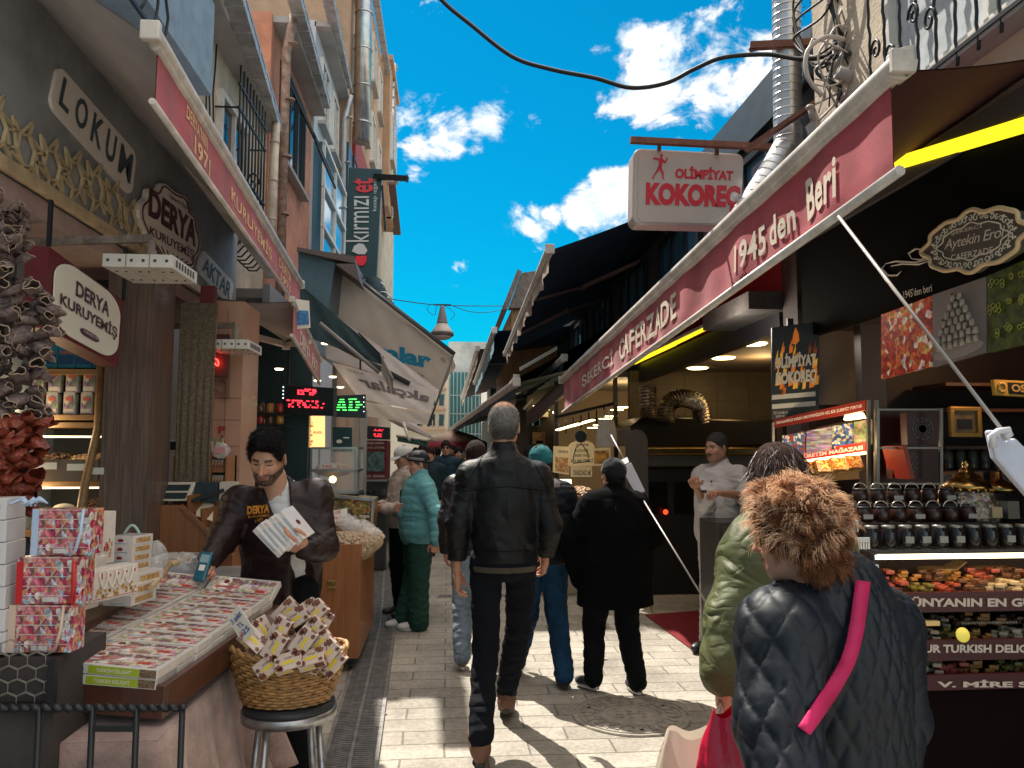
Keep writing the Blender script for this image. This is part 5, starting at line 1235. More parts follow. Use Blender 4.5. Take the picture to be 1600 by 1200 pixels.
def wbox(label,x,y,Y,wpx,h,d,rz,grp=None,oval=True):
 a=AY(x,y,Y);w=wpx/1200*Y;t=thing('sweet_box',label,'box',a,rz,grp)
 MB().bbox((-w/2,-d/2,0),(w/2,d/2,h)).build('carton',BXW,t,bevel=.002);m=MB()
 if oval:m.lathe([(.0001,0),(w*.12,0)],(0,0,0),12,0,TR((0,-d/2-.001,h*.55),0,R(90))@Matrix.Diagonal((1,.5,1,1)))
 m.box((0,-d/2-.0006,h*.22),(w*.6,.001,h*.1),1);m.box((w/2+.0006,0,h*.5),(.001,d*.7,h*.5),2);m.build('side_print',[BRED,BLUET,BGOLD],t);return t
for k in range(4):wbox(f'slim white sweet box, {ORD[k]} from the bottom in the handled stack of four',201+k*1.2,890-k*13.5,3.1,40,.034,.12,R(-14),'four slim boxes stacked under a carrying handle')
a=AY(206,835,3.1);m=MB();m.tube([a+Vector((-.03+.06*k/8,0,.035*math.sin(k/8*math.pi)))for k in range(9)],.005,6);top(m,'carry_handle',mat('mint_plastic',(.35,.52,.48),.4),'mint green plastic carrying handle on the slim box stack','handle')
wbox('wide white sweet box, upper of the loose pile by the walnuts',208,909,3.05,54,.042,.16,R(-14),oval=False)
wbox('wide white sweet box, middle of the loose pile by the walnuts',204,925,3.0,52,.040,.16,R(-12),oval=False)
wbox('wide white sweet box, lowest of the loose pile by the walnuts',203,941,2.98,44,.038,.15,R(-12),oval=False)
wbox('small green and red box wedged behind the leaning gift bags',178,912,2.98,26,.05,.06,R(30),oval=False).children[0].data.materials[0]=mat('green_carton',(.03,.16,.12),.4)
def card(label,q,lines,ink,parent=None):
 q=[Vector(p)for p in q];t=thing('price_card',label,'price card',sum(q,Vector())/4);MB().slab(q,.003).build('card',mat('white_card',(.7,.68,.62),.8),t)
 m=MB();
 for st_,u0,v0,u1,v1 in lines:m.text(st_,sub(q,u0,v0,u1,v1),bold=.015,off=.0025)
 m.build('handwriting',ink,t);rl2(t);return t
BLINK=mat('blue_ink',(.03,.10,.32),.6);RDINK=mat('red_ink',(.5,.03,.04),.6)
card('handwritten blue price card leaning on the gift bags',[AY(80,968,2.40),AY(106,962,2.40),AY(99,938,2.44),AY(72,942,2.44)],[('350₺',.2,.12,.85,.5),('kg 1',.2,.6,.6,.85)],BLINK)
card('tall white price card clipped to the basket of soap boxes',[AY(378,1004,2.83),AY(398,986,2.80),AY(372,945,2.92),AY(355,966,2.94)],[('125',.15,.12,.85,.3),('TL',.3,.38,.7,.55),('3 adet',.1,.65,.9,.85)],BLINK)
t=thing('white_tray','shallow grey tray with bagged walnuts behind the flat boxes','tray',AY(265,905,3.75));a=AY(232,905,3.75);b=AY(305,872,3.75)
m=MB();m.bbox((a.x,3.72,a.z-.05),(b.x,3.73,b.z-.02));m.bbox((a.x,3.95,a.z-.05),(b.x,3.96,b.z));m.bbox((a.x,3.73,a.z-.05),(a.x+.01,3.95,b.z));m.bbox((b.x-.01,3.73,a.z-.05),(b.x,3.95,b.z));m.bbox((a.x,3.72,a.z-.06),(b.x,3.96,a.z-.05));m.build('tray',mat('grey_plastic',(.42,.42,.44),.5),t)
rl2(t)
WAL=mat('walnut_shell',(.48,.35,.23),.7,var=.4,vscale=60,bump=.8,bscale=120);c_=AY(268,888,3.72)
heap('bagged pale walnuts in the grey tray',(c_.x,3.84,a.z),.11,.10,.10,WAL,120,.014,'walnut_heap','walnuts')
PLAS=mat('clear_film',(.85,.85,.85),.12,alpha=.28,spec=1)
def filmbag(label,c,r,seed):
 rg=random.Random(seed);m=MB();rr=r
 def f(u,v):
  th=math.pi*v;a=2*math.pi*u;q=1+.10*math.sin(5*a+seed)*math.sin(3*th)+.07*math.sin(11*a+th*7)
  return(c[0]+rr[0]*math.sin(th)*math.cos(a)*q,c[1]+rr[1]*math.sin(th)*math.sin(a)*q,c[2]+rr[2]*math.cos(th)*q+rr[2])
 m.grid(f,28,14,closed_u=True);return top(m,'clear_bag',PLAS,label,'bag')
filmbag('clear film bag over the walnuts',(c_.x,3.80,a.z-.04),(.13,.10,.075),3);c2=AY(232,905,3.2);filmbag('crumpled clear bag beside the handled box stack',(c2.x,3.25,c2.z),(.05,.06,.07),8)
m=MB();a=AY(236,918,2.95);b=AY(268,880,3.4);m.tube([a,b],.011,8);m.blob(b,(.035,.03,.014),8);top(m,'wooden_spoon',wood('pale_spoon_wood',(.5,.36,.2),(.38,.26,.14)),'pale wooden spoon lying across the walnut tray','spoon')
t=thing('steel_box','flat steel cash box on the bench behind the stall','box',AY(345,930,3.95));a=AY(290,935,3.9);b=AY(384,905,3.9)
MB().bbox((a.x,3.9,a.z-.06),(b.x,4.25,b.z)).build('case',mat('dull_steel',(.42,.42,.43),.4,.7,var=.3),t,bevel=.004);MB().bbox((a.x-.01,3.89,b.z),(b.x+.01,4.27,b.z+.012)).build('lid',mat('dull_steel',(.42,.42,.43),.4,.7),t,bevel=.003);MB().bbox((b.x-.04,3.885,a.z-.0),(b.x-.01,3.89,b.z-.02)).build('latch',DARKM,t);rl2(t)
s0=Vector((AY(455,1095,3.05).x,3.02,0));sz_=AY(455,1088,3.05).z
t=thing('stool','round dark topped steel stool carrying the wicker basket','stool',s0,R(20));BLKS=mat('black_stool_pad',(.02,.022,.026),.5)
MB().lathe([(.0001,.0),(.155,0),(.168,.012),(.165,.028),(.0001,.034)],(0,0,sz_-.034),36).build('seat',BLKS,t)
MB().lathe([(.166,-.028),(.173,-.03),(.173,.002),(.166,.004)],(0,0,sz_-.03),36).build('seat_ring',mat('worn_steel',(.40,.41,.42),.35,.9,var=.3,vscale=20),t)
for k in range(4):
 a=R(45+90*k);c_,s_=math.cos(a),math.sin(a);MB().tube([(c_*.125,s_*.125,sz_-.04),(c_*.20,s_*.20,.01)],.0135,10).build('leg',mat('worn_steel',(.4,.41,.42),.35,.9),t)
for z,r_ in((.30,.170),(.16,.186)):m=MB();m.tube([(r_*math.cos(2*math.pi*i/32),r_*math.sin(2*math.pi*i/32),z)for i in range(33)],.008,6,cap=False);m.build('foot_ring',mat('worn_steel',(.4,.41,.42),.35,.9),t)
bc=Vector((s0.x-.005,3.0,sz_+.002));t=thing('wicker_basket','oval woven wicker basket heaped with small soap boxes on the stool','basket',bc,R(4))
WIC=mat('golden_wicker',(.40,.21,.07),.45,var=.45,vscale=35,coat=.2,bump=.3,bscale=200);WIC2=mat('brown_wicker',(.26,.12,.04),.5,var=.4,vscale=30)
BH=.165
def brim(a,v):
 rx=.150+.062*v**.8;ry=.11+.05*v**.8;lift=1+.32*(math.cos(a)**2)*0+(.30*(-math.cos(a)*.9)if math.cos(a)<0 else .12*math.cos(a))
 return rx*math.cos(a),ry*math.sin(a),BH*v*lift
m=MB();NS=44
for r_ in range(15):
 v=(r_+.5)/15;pts=[]
 for i in range(NS*2+1):
  a=2*math.pi*i/(NS*2);x,y,z=brim(a,v);o_=.0055*(1 if(i//1+r_)%2 else-1)if i%1==0 else 0
  sgn=math.cos(math.pi*i/2+(math.pi/2 if r_%2 else-math.pi/2)+math.pi/4*0)
  q=1+.030*math.sin(math.pi*i/2+math.pi*(r_%2));pts.append((x*q,y*q,z))
 m.tube(pts,.0052+.0008*(r_%3),5,0,cap=False)
m.build('weave',WIC,t)
m=MB()
for i in range(NS//2):a=2*math.pi*(i+.5)/(NS//2);m.tube([brim(a,k/6)for k in range(7)],.004,5)
m.build('stakes',WIC2,t)
m=MB()
for w_ in range(2):m.tube([Vector(brim(2*math.pi*i/64,1.0))+Vector((0,0,.006))+Vector((.006*math.cos(i*1.4+w_*3.1),0,.006*math.sin(i*1.4+w_*3.1)))for i in range(65)],.008,6,cap=False)
m.build('rim',WIC,t);MB().lathe([(.0001,.003),(.14,.003)],n=24,M=Matrix.Diagonal((1,.76,1,1))).build('base',WIC2,t)
MB().poly([Vector(brim(2*math.pi*i/32,.80))*.97 for i in range(32)],(0,0,.004)).build('lining',mat('grey_lining',(.25,.22,.2),.8),t)
SOAP=mat('cream_soap_carton',(.62,.50,.42),.35,var=.1,coat=.3);SBR=mat('brown_floral_print',(.20,.07,.045),.4,var=.6,vscale=140);SYL=mat('yellow_flash_print',(.74,.55,.03),.4)
pb=thing('soap_box','small cream box with brown flowers and yellow flash in the wicker basket','box',(0,0,0),0,'small soap boxes heaped in the wicker basket')
L_,W_,H_=.094,.062,.034
MB().bbox((-L_/2,-W_/2,-H_/2),(L_/2,W_/2,H_/2)).build('carton',SOAP,pb,bevel=.0015)
m=MB();e=.0008
for s_ in(1,-1):
 for cx,cy,r_ in((-.034,-.018,.013),(-.028,-.024,.010),(.034,.018,.013),(.024,.022,.010),(.036,-.02,.008),(-.036,.006,.008)):
  m.poly([(cx+r_*(1+.3*math.sin(5*q))*math.cos(q),cy+r_*(1+.3*math.sin(5*q))*math.sin(q)*.9,s_*H_/2)for q in[k*.5 for k in range(12)]],(0,0,s_*e),0)
 m.poly([(-.024,-.012,s_*H_/2),(.026,-.010,s_*H_/2),(.020,.001,s_*H_/2),(-.016,-.001,s_*H_/2)],(0,0,s_*e*1.6),1)
m.bbox((-.03,-W_/2-e,-.006),(.02,-W_/2,.002),1);m.bbox((.01,-W_/2-e,-.012),(.044,-W_/2,.012),0);m.bbox((L_/2,-.02,-.012),(L_/2+e,.0,.012),0)
m.text('soap',[(-.012,.004,H_/2),(.016,.004,H_/2),(.016,.013,H_/2),(-.012,.013,H_/2)],2,off=.001)
m.build('printed_flowers',[SBR,SYL,PLUM_T],pb)
rg=random.Random(21)
spots=[(395,1000,2.86,35,30),(430,1010,2.84,-55,60),(437,985,2.88,-58,62),(474,1002,2.84,-55,66),(462,965,2.95,-40,62),(487,985,2.90,-40,60),(500,1005,2.88,-35,40),(512,1020,2.86,-50,60),(452,1035,2.82,-15,35),(488,1030,2.82,-20,20),(420,1040,2.84,-50,55),(447,955,3.0,-50,70),(478,955,3.02,-30,50),(410,985,2.98,50,20),(465,1010,2.93,-40,50),(436,1030,2.92,10,40),(500,965,3.05,20,50),(520,1035,2.88,-60,60),(405,1025,2.9,30,40),(478,1040,2.9,20,30),(492,958,2.98,-38,55),(440,1000,3.0,0,30),(505,1035,2.97,15,30)]
for i,(x,y,Y,yw,tl)in enumerate(spots):
 o=pb if i==0 else copy_tree(pb)
 o.matrix_world=Matrix.Translation(AY(x,y,Y))@rot('Y',R(-yw*-1))@rot('X',R(tl+20))@rot('Z',R(rg.uniform(-12,12)))
qk=[sorted([i for i,s_ in enumerate(spots)if lo<=s_[1]<hi],key=lambda i:spots[i][0])for lo,hi in((0,985),(985,1012),(1012,2000))]
sb=[pb]+[o for o in bpy.data.objects if o.name.startswith('soap_box.')];sb.sort(key=lambda o:o.name)
for r_,L_ in enumerate(qk):
 for j,i in enumerate(L_):sb[i]['label']=f'cream brown soap box, {ORD[j]} from the left in the {("top", "middle", "front")[r_]} of the basket'
TEAK=wood('orange_teak',(.36,.15,.055),(.25,.09,.03));TEAKE=wood('teak_edge',(.30,.13,.055),(.2,.08,.03),'X')
def cart(label,x0,x1,Y,D,ytop,name='timber_cart',base=.10,latch=None,wheels=True,cat='cart'):
 a=AY(x0,ytop,Y);b=AY(x1,ytop,Y);z=a.z;t=thing(name,label,cat,((a.x+b.x)/2,Y+D/2,0));w=(b.x-a.x)/2
 m=MB();m.bbox((-w,-D/2,base),(w,-D/2+.02,z));m.bbox((-w,D/2-.02,base),(w,D/2,z));m.bbox((-w,-D/2+.02,base),(-w+.02,D/2-.02,z));m.bbox((w-.02,-D/2+.02,base),(w,D/2-.02,z));m.build('panel',TEAK,t,bevel=.002)
 MB().bbox((-w+.02,-D/2+.02,z-.12),(w-.02,D/2-.02,z-.10)).build('shelf',TEAKE,t)
 if wheels:
  for sx_ in(-1,1):
   for sy in(-1,1):
    q=MB();q.lathe([(.012,-.012),(.035,-.012),(.035,.012),(.012,.012)],n=14,M=TR((sx_*(w-.06),sy*(D/2-.06),.035),0,0,R(90)));q.bbox((sx_*(w-.06)-.02,sy*(D/2-.06)-.02,.05),(sx_*(w-.06)+.02,sy*(D/2-.06)+.02,base));q.build('caster',DARKM,t)
 if latch:
  lx=AY(latch[0],latch[1],Y);q=MB();lx=lx-Vector(t.location);q.bbox((lx.x-.035,-D/2-.008,lx.z-.035),(lx.x+.035,-D/2,lx.z+.03));q.beam((lx.x-.03,-D/2-.014,lx.z-.022),(lx.x+.03,-D/2-.014,lx.z-.022),.012,.012);q.bbox((lx.x-.02,-D/2-.016,lx.z+.0),(lx.x+.02,-D/2-.008,lx.z+.026));q.build('latch',mat('brass',(.55,.40,.16),.3,1),t,bevel=.002)
 return t,z,w
c1,z1,w1=cart('orange timber cart on casters with a brass latch, heaped with walnuts',392,563,5.8,1.1,852,latch=(518,913))
WALM=mat('walnut_shell',(.48,.35,.23),.7)
heap('whole walnuts heaped on the near half of the timber cart',(c1.location.x+.22,6.1,z1-.06),.26,.26,.12,WALM,420,.019,'walnut_heap','walnuts')
for k in range(6):
 c_=(c1.location.x+.42-.05*k,6.25+.1*(k%3),z1-.02+.02*k);o=filmbag(('palest clear bag of peeled almonds at the cart corner','clear bag of almonds beside the palest one','clear bag of nuts under the paper sign','small clear bag of nuts at the cart back','folded clear bag of nuts in the cart middle','loose clear bag of nuts behind the walnuts')[k],c_,(.09,.08,.05),k)
heap('peeled pale almonds heaped at the lane side of the cart',(c1.location.x+.36,6.45,z1-.04),.15,.3,.10,mat('peeled_almond',(.66,.50,.33),.6,var=.3,vscale=50),240,.016,'almond_heap','almonds')
card('torn white paper sign with red words on the walnut cart',[AY(513,822,6.3),AY(541,820,6.35),AY(543,794,6.4),AY(517,798,6.35)],[('%100',.1,.72,.6,.95),('YERLİ C.',.05,.4,.95,.62),('CEVİZ',.3,.06,.95,.3)],RDINK)
c2,z2,w2=cart('darker timber bin left of the walnut cart, behind the vendor',360,398,5.0,.8,850,base=.0,wheels=False,name='timber_bin',cat='bin')
c3,z3,w3=cart('timber bin partly hidden by the vendor arm',322,357,4.9,.8,858,base=.0,wheels=False,name='timber_bin',cat='bin')
heap('loose nuts heaped in the timber bin behind the vendor',(c2.location.x-.1,5.4,z2-.06),.22,.26,.12,NUTS,200,.016)
t=thing('counter','teak shop counter with sloping nut bins under the scales','counter',(-1.72,4.5,0));a=AY(214,790,4.35);b=AY(283,790,4.35);c_=AY(345,868,4.35)
MB().poly([(a.x,4.35,.0),(c_.x+.06,4.35,.0),(c_.x+.06,4.35,c_.z),(b.x,4.35,b.z),(a.x,4.35,a.z)],(0,.35,0)).build('body',TEAK,t,bevel=.002)
m=MB();m.beam(Vector((b.x,4.345,b.z)),Vector((c_.x+.06,4.345,c_.z)),.02,.02)
for k in range(4):p=Vector((b.x,4.35,b.z)).lerp(Vector((c_.x+.06,4.35,c_.z)),.1+.27*k);m.beam(p+Vector((0,.02,.03)),p+Vector((.12,.30,.05)),.012,.10)
m.build('divider',TEAKE,t);rl2(t)
m=MB();p=AY(318,800,4.4);q=[p+Vector((-.04,0,-.02)),p+Vector((.05,0,-.05)),p+Vector((.03,.08,.04)),p+Vector((-.06,.08,.06))];m.slab(q,.004);top(m,'price_card',mat('cream_card',(.68,.6,.42),.7),'small cream price card stuck in the sloping nut bins','price card')
t=thing('kitchen_scale','cream bench scale with black displays on the teak counter','scale',AY(258,782,4.45));SCR=mat('cream_scale_plastic',(.60,.54,.44),.4);LCD=mat('scale_display',(.02,.035,.04),.2)
w_=.17;MB().poly([(-w_,-.06,0),(w_*.85,-.06,0),(w_*.95,.0,.10),(-w_*.78,.0,.10)],(0,.18,0)).build('case',SCR,t,bevel=.006)
q=[Vector((-w_,-.062,0)),Vector((w_*.85,-.062,0)),Vector((w_*.95,-.0025,.10)),Vector((-w_*.78,-.0025,.10))]
m=MB();m.slab(sub(q,.05,.55,.93,.88),.002,0);m.slab(sub(q,.5,.12,.93,.45),.002,0);m.build('display',LCD,t);MB().bbox((.16,.0,-.01),(.28,.12,.10)).build('side_box',LCD,t);MB().bbox((.285,.02,0),(.37,.10,.10)).build('receipt_box',SCR,t);MB().beam((.16,-.06,.0),(.31,.02,.055),.02,.02).build('scoop_handle',DARKM,t)
a=AY(290,762,4.6);b=AY(290,705,4.6);q=MB();q.bbox((a.x-.035,4.6,a.z),(a.x+.03,4.66,b.z));pole=q
t=thing('scale_display_pole','tall grey pole with a cream customer display beside the scale','display',(a.x,4.6,a.z));pole.build('pole',mat('slate_plastic',(.08,.10,.12),.5),t);c_=AY(258,705,4.58);d_=AY(320,687,4.58);MB().bbox((c_.x,4.57,c_.z),(d_.x,4.66,d_.z)).build('display_case',SCR,t,bevel=.006)
c_=AY(265,703,4.56);d_=AY(312,690,4.56);MB().bbox((c_.x,4.566,c_.z),(d_.x,4.572,d_.z)).build('screen',LCD,t);rl2(t)
t=thing('tiled_wall','pink beige tiled wall with red letters P A between the two shops','wall',(-1.6,5.0,0));TILE=mat('pink_tile',(.50,.29,.20),.35,var=.12,vscale=2,coat=.3)
a=AY(290,800,4.95);b=AY(372,800,4.95);MB().bbox((a.x,4.95,0),(b.x,5.35,2.55)).build('wall',TILE,t)
m=MB();
for y_ in(622,656,697,735):p=AY(290,y_,4.95);m.bbox((a.x,4.947,p.z-.0025),(b.x,4.95,p.z+.0025))
for x_ in(325,350):p=AY(x_,700,4.95);m.bbox((p.x-.002,4.946,.8),(p.x+.002,4.949,2.5))
m.build('joint',mat('tile_joint',(.25,.15,.11),.9),t);m=MB()
for ch_,y0 in(('P',672),('A',686),('Ş',702)):p=AY(341,y0,4.94);m.text(ch_,[p+Vector((0,0,-.022)),p+Vector((.046,0,-.022)),p+Vector((.046,0,.024)),p+Vector((0,0,.024))],bold=.04)
m.build('lettering',mat('red_wall_letter',(.35,.02,.03),.5),t)
a=AY(303,587,4.93);b=AY(365,620,4.93);m=MB()
m.beam(AY(305,588,4.9),AY(355,588,4.9),.012,.012);m.beam(AY(356,560,4.9),AY(356,622,4.9),.02,.02);m.beam(AY(305,590,4.9),AY(354,620,4.9),.014,.014)
for k in range(3):p=AY(322+k*12,598,4.9);m.tube([p+Vector((.02*math.cos(i*.7),0,.02*math.sin(i*.7)))for i in range(8)],.004,5)
m.build('wall_bracket',mat('rust_bracket',(.24,.12,.09),.7),t);rl2(t)
t=thing('soap_dispenser','pale wall mounted dispenser box with an elbow pipe','dispenser',AY(300,690,4.85));a=AY(283,688,4.85);b=AY(316,648,4.85)
MB().bbox((a.x,4.82,a.z),(a.x+.07,4.93,b.z)).build('case',SCR,t,bevel=.004);MB().bbox((a.x+.075,4.80,a.z),(b.x,4.93,b.z+.005)).build('cover',mat('white_card2',(.75,.72,.66),.8),t,bevel=.004)
m=MB();p=AY(297,645,4.85);m.tube([p,p+Vector((0,0,.06)),p+Vector((-.03,0,.085)),p+Vector((-.06,0,.085))],.012,8);m.build('elbow_pipe',DARKM,t);rl2(t)
t=thing('cabinet','teak cabinet with narrow shelves of hanging spice packs','cabinet',AY(320,790,4.75));a=AY(268,790,4.72);b=AY(330,712,4.72);c_=AY(352,790,4.72)
MB().bbox((a.x,4.72,.0),(b.x,4.93,b.z)).build('body',TEAK,t,bevel=.002);m=MB();m.bbox((c_.x-.008,4.72,0),(c_.x,4.93,b.z))
for y_ in(712,766,785):p=AY(340,y_,4.72);m.bbox((b.x,4.72,p.z-.008),(c_.x-.008,4.93,p.z))
m.build('shelf',TEAK,t);MB().bbox((b.x,4.9,.5),(c_.x,4.94,b.z)).build('back_panel',BLACKP,t);rl2(t)
SPICE=cells('spice_pack_print',[(.5,.45,.36),(.35,.12,.06),(.55,.48,.38),(.18,.2,.10)],(50,50,22),.3)
for j,(y_,n_)in enumerate(((738,4),(763,4),(784,3))):
 for i in range(n_):
  p=AY(334.5+i*4.6 if n_==4 else 335+i*6,y_,4.75);o=top(MB().bbox((-.0085,-.01,0),(.0085,.01,.075 if j<2 else .04)).bbox((-.004,-.011,.06 if j<2 else .03),(.004,.0,.08 if j<2 else .045)),'spice_pack',SPICE,f'narrow spice pack, {ORD[i]} from the left on cabinet shelf {("one", "two", "three")[j]} from the top','pack','spice packs in the teak cabinet');o.location=p
for k,(x_,w_)in enumerate(((323,.045),(334,.012),(341,.012))):
 p=AY(x_+6,710,4.78);o=top(MB().bbox((0,0,0),(w_,.03,.10)).bbox((.003,-.001,.02),(w_-.003,0,.08),1),'tea_box',[mat('olive_box',(.28,.26,.14),.4),mat('cream_panel',(.55,.48,.34),.5)],('wide olive box on the teak cabinet','thin olive box second from the wide one','thin olive box nearest the wall letters')[k],'box');o.location=p
p=AY(345,716,4.70);o=filmbag('clear bag with pink label on the teak cabinet',p,(.05,.03,.045),4);o=top(MB().bbox((0,0,0),(.06,.003,.035)),'pink_label_card',mat('pink_card',(.6,.25,.28),.6),'pink label card in the clear bag on the cabinet','card');o.location=p+Vector((0,-.03,.03))
NE=mat('red_neon',(1,.03,.02),.4,emit=6);m=MB();p0=AY(303,556,4.8)
for k,(dx,dz)in enumerate(((0,.0),(.05,-.02),(.09,-.035),(.13,-.045))):
 m.tube([p0+Vector((dx+.018*math.cos(i*.8+k),0,dz+.026*math.sin(i*.95+k*2)+.002*i))for i in range(8)],.0045,5)
m.tube([p0+Vector((-.005,0,.10)),p0+Vector((.01,0,.125)),p0+Vector((.03,0,.11)),p0+Vector((.02,0,.09))],.0045,5)
t=thing('neon_sign','small red neon script sign on the pink tiled wall','neon sign',p0);m.build('tube',NE,t);MB().bbox((p0.x-.02,4.83,p0.z-.12),(p0.x+.20,4.85,p0.z+.14)).build('backing',mat('clear_brown_panel',(.09,.05,.045),.4),t);rl2(t)
# middle distance, left side
t=thing('market_shop','glazed cheese shop front behind the vendor with dark door and jars','shop front',(-1.9,7,0));X3=-1.5
m=MB()
for y in(5.45,5.75,8.6,10.5):m.bbox((X3-.06,y-.04,0),(X3,y+.04,2.45 if y<6 else 2.75))
m.bbox((X3-.06,6.5,2.75),(X3,10.6,3.0));m.build('frame',mat('grey_aluminium',(.35,.34,.33),.4,.5),t)
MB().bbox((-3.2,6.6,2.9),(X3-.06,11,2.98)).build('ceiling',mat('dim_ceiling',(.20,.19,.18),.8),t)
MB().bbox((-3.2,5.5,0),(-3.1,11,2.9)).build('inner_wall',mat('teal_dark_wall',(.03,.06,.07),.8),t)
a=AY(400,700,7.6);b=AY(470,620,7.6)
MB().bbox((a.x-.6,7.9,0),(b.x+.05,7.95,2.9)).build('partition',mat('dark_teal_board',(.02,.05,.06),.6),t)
m=MB();a=AY(437,780,7.2);b=AY(482,648,7.2);m.bbox((a.x,7.2,0),(b.x,7.25,b.z));m.build('door',mat('deep_green_door',(.008,.03,.035),.5),t)
a=AY(556,800,8.3);b=AY(568,640,8.3);m=MB();m.bbox((a.x-.03,8.3,0),(a.x+.02,8.35,b.z));m.bbox((a.x+.05,8.3,0),(a.x+.10,8.35,b.z));m.build('door_post',mat('grey_aluminium',(.35,.34,.33),.4),t);rl2(t)
JAR=[mat('amber_jar',(.42,.20,.03),.2,coat=.6),mat('red_jar',(.32,.03,.03),.2,coat=.6),mat('brown_jar',(.10,.06,.04),.2,coat=.6)]
n=0
for j,y_ in enumerate((658,640)):
 for i in range(4):
  p=AY(392+i*15,y_+5,7.0);o=top(MB().lathe([(.030,0),(.034,.01),(.034,.075),(.026,.085),(.0001,.086)],n=10).lathe([(.028,.085),(.028,.10),(.0001,.10)],n=10,m=1),'jar',[JAR[(i+j)%3],BLACKP],f'small preserve jar, {ORD[i]} from the left on the {("lower", "upper")[j]} cheese shop shelf','jar','preserve jars in the cheese shop window');o.location=p
t=thing('shelf','thin wall shelves holding the preserve jars','shelf',AY(410,663,7.0));m=MB()
for y_ in(663.5,645.5):a=AY(384,y_,6.95);b=AY(448,y_,6.95);m.bbox((a.x,6.95,a.z-.02),(b.x,7.12,a.z-.002))
m.build('board',DARKM,t);rl2(t)
SPOT=mat('warm_spot',(1,.78,.5),.4,emit=5)
for k,(x,y,Y)in enumerate(((392,608,6.6),(436,578,7.0),(508,538,7.6),(520,590,8.2),(496,596,8.4),(532,606,8.6))):
 p=AY(x,y,Y);o=top(MB().lathe([(.0001,0),(.03,0),(.04,.012),(.0001,.014)],p,10),'spot_lamp',SPOT,f'small warm spot lamp, {ORD[k]} nearest under the cheese shop ceiling','spot lamp','spot lamps of the cheese shop')
LEDR=mat('red_led',(1,.03,.05),.5,emit=2.2);LEDG=mat('green_led',(.08,1,.12),.5,emit=1.8);LEDW=mat('white_led',(.7,.85,.9),.5,emit=2)
def dashes(q,spec,mt,parent,name='led_digits'):
 m=MB();n=nrm(q)
 for u0,u1,v in spec:
  s_=sub(q,u0,v,u1,v+.038);m.hexa([p+n*.002 for p in s_],n*.004)
 return m.build(name,mt,parent)
q=[AY(440,648,7.0),AY(521,650,6.8),AY(521,606,6.8),AY(441,601,7.0)]
t=thing('led_board','black dot matrix board with broken red lettering above the vendor','led sign',AY(480,650,7.0));MB().slab(q,.06).build('case',mat('led_black',(.012,.022,.028),.4),t,bevel=.005)
rg=random.Random(9);sp=[]
for u in(.31,.36,.40,.45,.50,.54,.60,.64):
 for v in(.70,.76,.82,.87):
  if rg.random()<.5:sp.append((u,u+.025+.02*rg.random(),v))
for u in[.10+.035*k for k in range(21)]:
 for v in(.26,.33,.40,.47):
  if rg.random()<.42:sp.append((u,u+.018+.018*rg.random(),v))
dashes(q,sp,LEDR,t);dashes(q,[(.02,.035,.9-.12*k)for k in range(4)],LEDW,t,'led_dots')
m=MB();m.beam(q[3]+Vector((.05,0,0)),q[3]+Vector((.05,0,.3)),.02,.02);m.build('hanger',DARKM,t);rl2(t)
q=[AY(522,651,7.3),AY(571,653,7.3),AY(571,616,7.3),AY(522,618,7.3)]
t=thing('led_board','smaller black board with green letters AD beside the red one','led sign',AY(546,651,7.3));MB().slab(q,.06).build('case',mat('led_black',(.012,.022,.028),.4),t,bevel=.005)
dashes(q,[(.18,.32,.78),(.14,.34,.66),(.11,.20,.54),(.26,.36,.54),(.09,.38,.42),(.06,.18,.30),(.27,.40,.30),(.46,.72,.78),(.48,.58,.66),(.68,.82,.66),(.48,.58,.54),(.70,.90,.54),(.46,.58,.42),(.68,.80,.42),(.46,.74,.30)],LEDG,t)
dashes(q,[(.94,.96,.85-.2*k)for k in range(4)],LEDW,t,'led_dots');rl2(t)
q=[AY(482,699,7.9),AY(507,699,7.9),AY(507,650,7.9),AY(484,650,7.9)]
t=thing('poster','backlit orange poster reading kuzu beside the dark door','poster',AY(495,699,7.9));MB().slab(q,.03).build('light_panel',mat('orange_backlit',(1,.50,.18),.5,emit=1.0),t);m=MB();m.text('kuzu',sub(q,.30,.44,.85,.54),bold=.02,off=.004)
for k in range(9):m.slab(sub(q,.05+.05*math.sin(k),.1*k+.05,.2+.1*math.sin(k*2.2),.1*k+.13),.003)
m.build('lettering',mat('brown_print_ink',(.10,.04,.02),.6),t);rl2(t)
q=[AY(520,706,7.9),AY(550,706,7.9),AY(550,668,7.9),AY(520,667,7.9)];t=thing('poster','dark green poster with a small round dish above the glass case','poster',AY(535,706,7.9));MB().slab(q,.02).build('panel',mat('bottle_green_poster',(.01,.05,.055),.4),t)
n=nrm(q);c_=sum(q,Vector())/4;MB().poly([c_+Vector((-.03+.03*math.cos(a*.6),-.004,.02*math.sin(a*.6)-.02))for a in range(10)],n*.003).build('dish',IVORY,t);m=MB();m.slab([p+n*.003 for p in sub(q,.55,.55,.85,.60)],.002);m.build('lettering',IVORY,t);rl2(t)
t=thing('glass_case','glass food display case with bright round lamp behind the vendor','display case',AY(522,770,7.4));a=AY(485,770,7.3);b=AY(558,700,7.3)
m=MB()
for x in(a.x,b.x):
 for y in(7.3,7.75):m.beam((x,y,a.z),(x,y,b.z),.018,.018,up=(0,1,0))
for z in(a.z,(a.z+b.z)/2,b.z):m.beam((a.x,7.3,z),(b.x,7.3,z),.018,.018);m.beam((b.x,7.3,z),(b.x,7.75,z),.018,.018);m.beam((a.x,7.75,z),(b.x,7.75,z),.018,.018)
